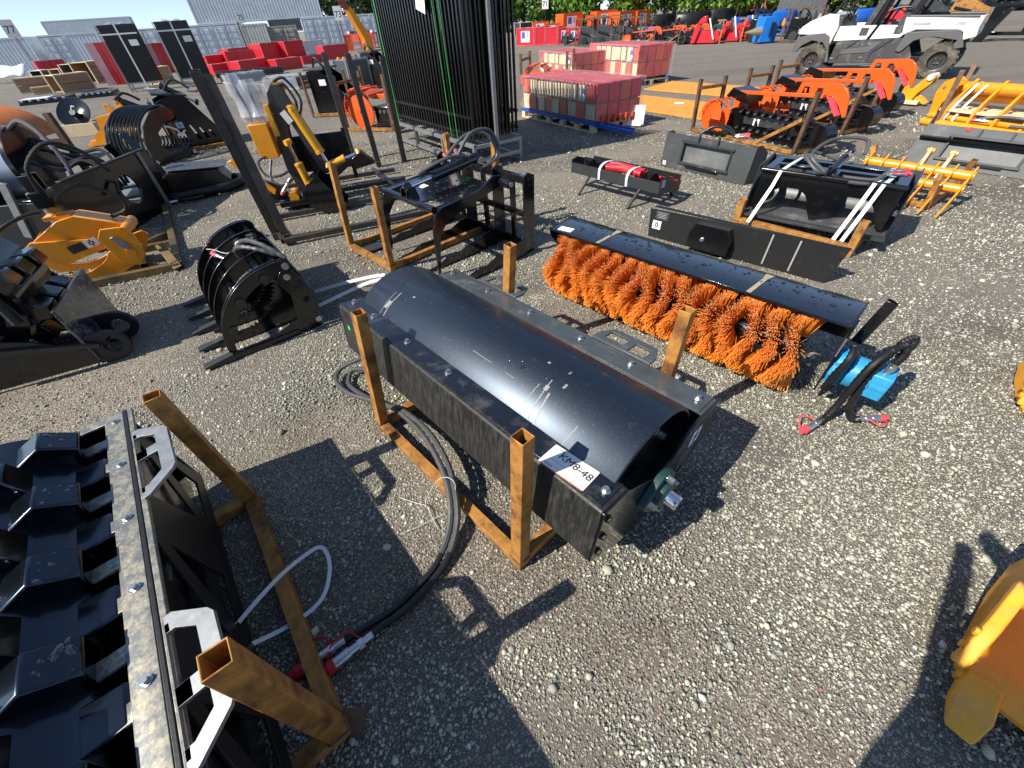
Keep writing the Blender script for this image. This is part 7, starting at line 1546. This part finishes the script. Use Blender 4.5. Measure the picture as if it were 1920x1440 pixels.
def red_mower(label, base, s):
    t = T('red_mower', label, 'mower', G(*base), radians(-38))
    MB().plate([(0, .05), (1.5 * s, .05), (1.7 * s, .2), (1.5 * s, .45), (.5 * s, .55), (.15 * s, .3)], .9 * s, XZ(.5)).build('deck', 'red', t, .02); MB().plate([(0, .05), (.25 * s, .05), (.55 * s, 1.1 * s), (.40 * s, 1.2 * s), (.1 * s, .6)], .12, XZ(.05)).build('side_arm', 'red', t, .01); MB().plate([(.3 * s, .9 * s), (.75 * s, 1.0 * s), (.72 * s, 1.3 * s), (.5 * s, 1.25 * s)], .3, XZ(.1)).build('head', 'red', t, .02)
    for x in (1.75 * s,): MB().sqtube((x, -.1, 0), (x, -.1, .9), .06, up=V((1, 0, 0))).build('stand_post', 'rust', t); MB().sqtube((x - .3, -.1, .9), (x + .1, -.1, .9), .06).build('stand_rail', 'rust', t)
    MB().bar((.9 * s, -.06, 1.0), (1.35 * s, -.06, .2), .06).build('white_bar', 'white', t)
for i, (bx, by, s_) in enumerate(((1293, 84, .85), (1345, 80, .65), (1376, 78, .65))): red_mower('red mower attachment in the far row, %s of three' % ORD[i], (bx, by), s_)
def blue_auger():
    A, B = G(1420, 83), G(1460, 80); t = T('blue_splitter', 'bright blue log splitter with pale metal cone in the far row', 'splitter', A, ang(A, B)); L = (B - A).length
    MB().box((L * .35, .4, .5), (L * .55, .7, .9)).build('body', 'blue_bright', t, .02); MB().box((L * .8, .45, .55), (L * .4, .08, 1.05)).build('side_plate', 'blue_bright', t, .01); MB().lathe([(0, -.75), (.16, -.15), (.17, .05)], TR(.05, .2, .45), 16).build('cone', 'brass', t); MB().box((L * .5, -.0, .5), (.12, .1, .5)).build('latch', 'black', t)
mat('blue_bright', (.01, .20, .68), .4, var=.08); mat('brass', (.55, .45, .25), .35, .6)
blue_auger()
far_machine('black tool carrier beside the blue log splitter', (1466, 80), radians(-40), 1.2, 1.1, 'black', 'charcoal', seed=14); far_machine('dark tool carrier between red mower and blue splitter', (1394, 80), radians(-40), 1.0, 1.1, 'black', 'black_satin', seed=15, frame=None)
# second row
og = [((1000, 64), (1028, 62), .95), ((1022, 66), (1050, 64), .8), ((1056, 60), (1090, 57), 1.45), ((1097, 58), (1112, 57), 1.2), ((1118, 56), (1155, 53), 1.45), ((1160, 54), (1190, 51), 1.3), ((1192, 51), (1216, 48), 1.25)]
for i, (a, b, h) in enumerate(og): crate('orange crate with printed label sheet, %s from the fence stack in the second row' % ORD[i], a, b, h, 1.8, 'orange', 'red_orange', (.45, .5) if i != 3 else None, boards=False, name='orange_crate', group='orange crates in the second row')
crate('open dark bin with white frame left of the orange crates', (976, 66), (998, 64), 1.0, 1.4, 'charcoal', 'white', boards=False, cat='bin', name='steel_bin')
for i, (a, b, h) in enumerate((((1221, 60), (1262, 56), 1.0), ((1264, 58), (1330, 53), 1.0), ((1330, 54), (1372, 50), 1.1))): far_plow('black plow blade in the second row, %s from the orange crates' % ORD[i], a, b, h, 'black_satin')
for i, (a, b, h) in enumerate((((1372, 62), (1400, 58), .7), ((1398, 64), (1450, 58), .8), ((1448, 58), (1500, 52), .9), ((1600, 56), (1660, 48), .8), ((1655, 50), (1700, 44), .8))): far_plow('blue plow blade in the second row, %s from its left end' % ORD[i], a, b, h, 'blue', posts=False)
for i, (bx, by) in enumerate(((1445, 55), (1476, 50))):
    t = T('upright_deck', 'tall dark perforated deck standing on edge behind the blue blades, %s of two' % ORD[i], 'deck', G(bx, by), radians(-38)); MB(RX(radians(-8))).plate(rect(0, 0, 1.9, 2.3), .08, XZ(0), [circ(.4 + .5 * k, 1.7, .08, 10) for k in range(3)] + [circ(.6 + .5 * k, .9, .08, 10) for k in range(2)]).build('deck_plate', 'grey_plate', t, .01); MB().box((.9, .5, .15), (1.6, .9, .2)).build('base', 'black', t)
for i, (bx, by, m1, m2) in enumerate(((1262, 38, 'cyan', 'blue'), (1285, 37, 'red', 'black'), (1312, 36, 'amber', 'red_orange'), (1335, 36, 'black', 'white'), (1352, 35, 'charcoal', 'white'), (1385, 36, 'red_orange', 'ink_blue'), (1412, 36, 'cyan', 'black'), (1240, 40, 'charcoal', 'white'), (1440, 30, 'charcoal', 'cyan'))):
    far_machine('small %s implement in the back row before the trees, %s along' % ({'cyan': 'light blue', 'red': 'red', 'amber': 'yellow', 'black': 'black', 'charcoal': 'dark grey', 'red_orange': 'orange-red'}[m1], (ORD + ['ninth'])[i]), (bx, by), radians(-40 + 20 * i % 35), 2.2, .95, m1, m2, 'implement', 'implement', 20 + i, None)
for i in range(12):
    px_ = 985 + 43 * i; m1, m2 = [('black', 'charcoal'), ('orange', 'black'), ('charcoal', 'zinc'), ('red', 'black'), ('black', 'amber'), ('blue', 'black')][i % 6]
    far_machine('low %s implement amid the crowded far rows, %s from the fence stack' % ({'black': 'black', 'orange': 'orange', 'charcoal': 'dark grey', 'red': 'red', 'blue': 'blue'}[m1], (ORD + ['ninth', 'tenth', 'eleventh', 'twelfth'])[i]), (px_, 75 - .012 * (px_ - 985)), radians(-30 - 4 * (i % 4)), 1.5, .75, m1, m2, 'implement', 'implement', 60 + i, None)
t = T('red_barrier', 'row of red upright barrier panels at the foot of the trees', 'barrier', G(1404, 26), radians(-40))
for k in range(5): MB().box((.95 * k, 0, 1.0), (.8, .1, 1.6)).build('panel', 'red', t, .02); MB().box((.95 * k, 0, .1), (.7, .5, .15)).build('foot', 'red', t)
# behind the vehicle
for i, (bx, by, m1, m2, w, h) in enumerate(((1508, 62, 'red', 'ink_grey', 1.6, .8), (1620, 60, 'red', 'red_orange', 2.2, .95), (1690, 52, 'charcoal', 'black', 1.8, 1.4), (1545, 52, 'grey_plate', 'white', 1.8, .8), (1760, 50, 'rust', 'black', 1.8, 1.3))): far_machine('%s implement seen behind the white vehicle, %s from its front' % (('red', 'large red', 'dark grey', 'light grey', 'rust-brown')[i], ORD[i]), (bx, by), radians(-45), w, h, m1, m2, 'implement', 'implement', 40 + i, None)
def black_rack_right():
    t = T('black_pallet_forks', 'black tool frame with perforated top bar at the right edge behind the vehicle', 'frame', G(1822, 78), radians(-62))
    MB().plate(rect(0, .15, 2.6, .95), .10, XZ(.4), [rect(.3, .25, 1.1, .8), rect(1.3, .25, 2.3, .8)]).build('frame', 'black', t, .01); MB().box((1.3, .2, .98), (2.6, .5, .08)).build('top_bar', 'black', t, .01)
    for k in range(9): MB().rod((.2 + .28 * k, .1, 1.0), (.2 + .28 * k, .1, 1.06), .05, 10).build('stud', 'charcoal', t)
    for x in (.3, 2.3): MB().plate([(-.3, .0), (.0, .0), (.4, .9), (.25, .9)], .12, TR(x, 0, 0) @ XZ(-.1)).build('support', 'black', t, .008)
black_rack_right()

# ================================================================ trees
def leaf_crown(seed, R, Hh, n, sz, low=0.):
    """leaf clumps through the crown volume: small tilted faces gathered round many twig ends"""
    r = np.random.default_rng(seed); nc = 70
    u = r.normal(size=(nc, 3)); u /= np.linalg.norm(u, axis=1)[:, None]; rad = r.random(nc) ** .45
    c = u * rad[:, None] * np.array([R, R, Hh / 2]); c[:, 2] += Hh / 2 + low; k = r.integers(0, nc, n)
    p = c[k] + r.normal(size=(n, 3)) * np.array([R * .13, R * .13, Hh * .055])
    a = r.normal(size=(n, 3)); a /= np.linalg.norm(a, axis=1)[:, None]; b = np.cross(a, r.normal(size=(n, 3))); b /= np.linalg.norm(b, axis=1)[:, None]
    s = sz * (.6 + .8 * r.random(n))[:, None]; q = np.stack([p - a * s, p - b * s * .55, p + a * s, p + b * s * .55], 1).reshape(-1, 3)
    b_ = MB(); b_.v = [tuple(x) for x in q]; b_.f = [(4 * i, 4 * i + 1, 4 * i + 2, 4 * i + 3) for i in range(n)]; return b_, c
def make_tree(seed, R, Hh, trunk_h, n, sz, leaf, name, label, group, cat='tree'):
    t = T(name, label, cat, (0, 0), 0, group); b_, c = leaf_crown(seed, R, Hh, n, sz, trunk_h * .55); b_.build('crown', leaf, t, sm=0)
    tk = MB().pipe([(0, 0, -.1), (.05, .02, trunk_h * .5), (-.04, .06, trunk_h), (.03, 0, trunk_h + Hh * .3)], .17, 8, rf=lambda i, m: 1.15 - .8 * i / m, smooth=3).build('trunk', 'bark', t)
    for k in range(7):
        e = V(c[k * 3]); s = V((0, 0, trunk_h * (.6 + .05 * k))); MB().pipe([s, (s + e) / 2 + V((0, 0, .15)), e], .06, 6, rf=lambda i, m: 1 - .7 * i / m, smooth=3).build('limb', 'bark', tk)
    return t
LB = 'leafy green tree in the dense row beyond the yard'
protos = [make_tree(s, R, Hh, th, 4200, .26, lf, 'leafy_tree', lb_, 'trees along the yard edge') for s, R, Hh, th, lf, lb_ in ((1, 2.9, 8.5, 4.5, 'leaf', 'mid-green leafy tree in the dense row beyond the yard'), (2, 2.6, 9.5, 5.5, 'leaf_dark', 'dark green leafy tree in the dense row beyond the yard'), (3, 3.2, 8.0, 3.8, 'leaf', 'broad low mid-green tree in the dense row beyond the yard'), (4, 2.4, 10, 5.5, 'leaf_dark', 'tall slim dark green tree in the dense row beyond the yard'))]
shrub = [make_tree(s, R, Hh, .8, 2600, .20, lf, 'leafy_bush', 'bright green bush at the foot of the tree row', 'bushes under the trees', 'bush') for s, R, Hh, lf in ((11, 1.9, 3.4, 'leaf'), (12, 2.2, 2.8, 'leaf_bright'), (13, 1.6, 4.2, 'leaf'))]
r = random.Random(5); first = set()
def put(proto, p, s, rz):
    if id(proto) not in first: first.add(id(proto)); o = proto; o.location = (p[0], p[1], 0); o.rotation_euler.z = rz
    else: o = tree_copy(proto, p, rz, proto['label'], proto['group'])
    o.scale = (s, s, s * r.uniform(.9, 1.15))
E0, E1 = V((-6, 78)), V((62, 34))
for row, (off, n) in enumerate(((0, 15), (5, 14), (10, 12))):
    for i in range(n):
        u = (i + .5 + r.uniform(-.3, .3)) / n; p = E0 + (E1 - E0) * u + V((.54, .84)) * (off + r.uniform(-1, 1)); put(protos[r.randrange(4)], p, r.uniform(1.0, 1.35), r.random() * 6)
for i in range(26):
    u = (i + .5 + r.uniform(-.3, .3)) / 26; p = E0 + (E1 - E0) * u - V((.54, .84)) * r.uniform(2.2, 3.6); put(shrub[r.randrange(3)], p, r.uniform(.8, 1.25), r.random() * 6)
pine = make_tree(21, 3.6, 11, 4.5, 5200, .34, 'leaf_pine', 'tall_tree', 'tall dark green tree behind the containers', 'tall trees behind the containers')
for i in range(9):
    d = 118 + r.uniform(-6, 10); b = -.24 - .030 * i; put(pine, V((d * sin(b + .22) - 3, d * cos(b))), r.uniform(.8, 1.15), r.random() * 6)
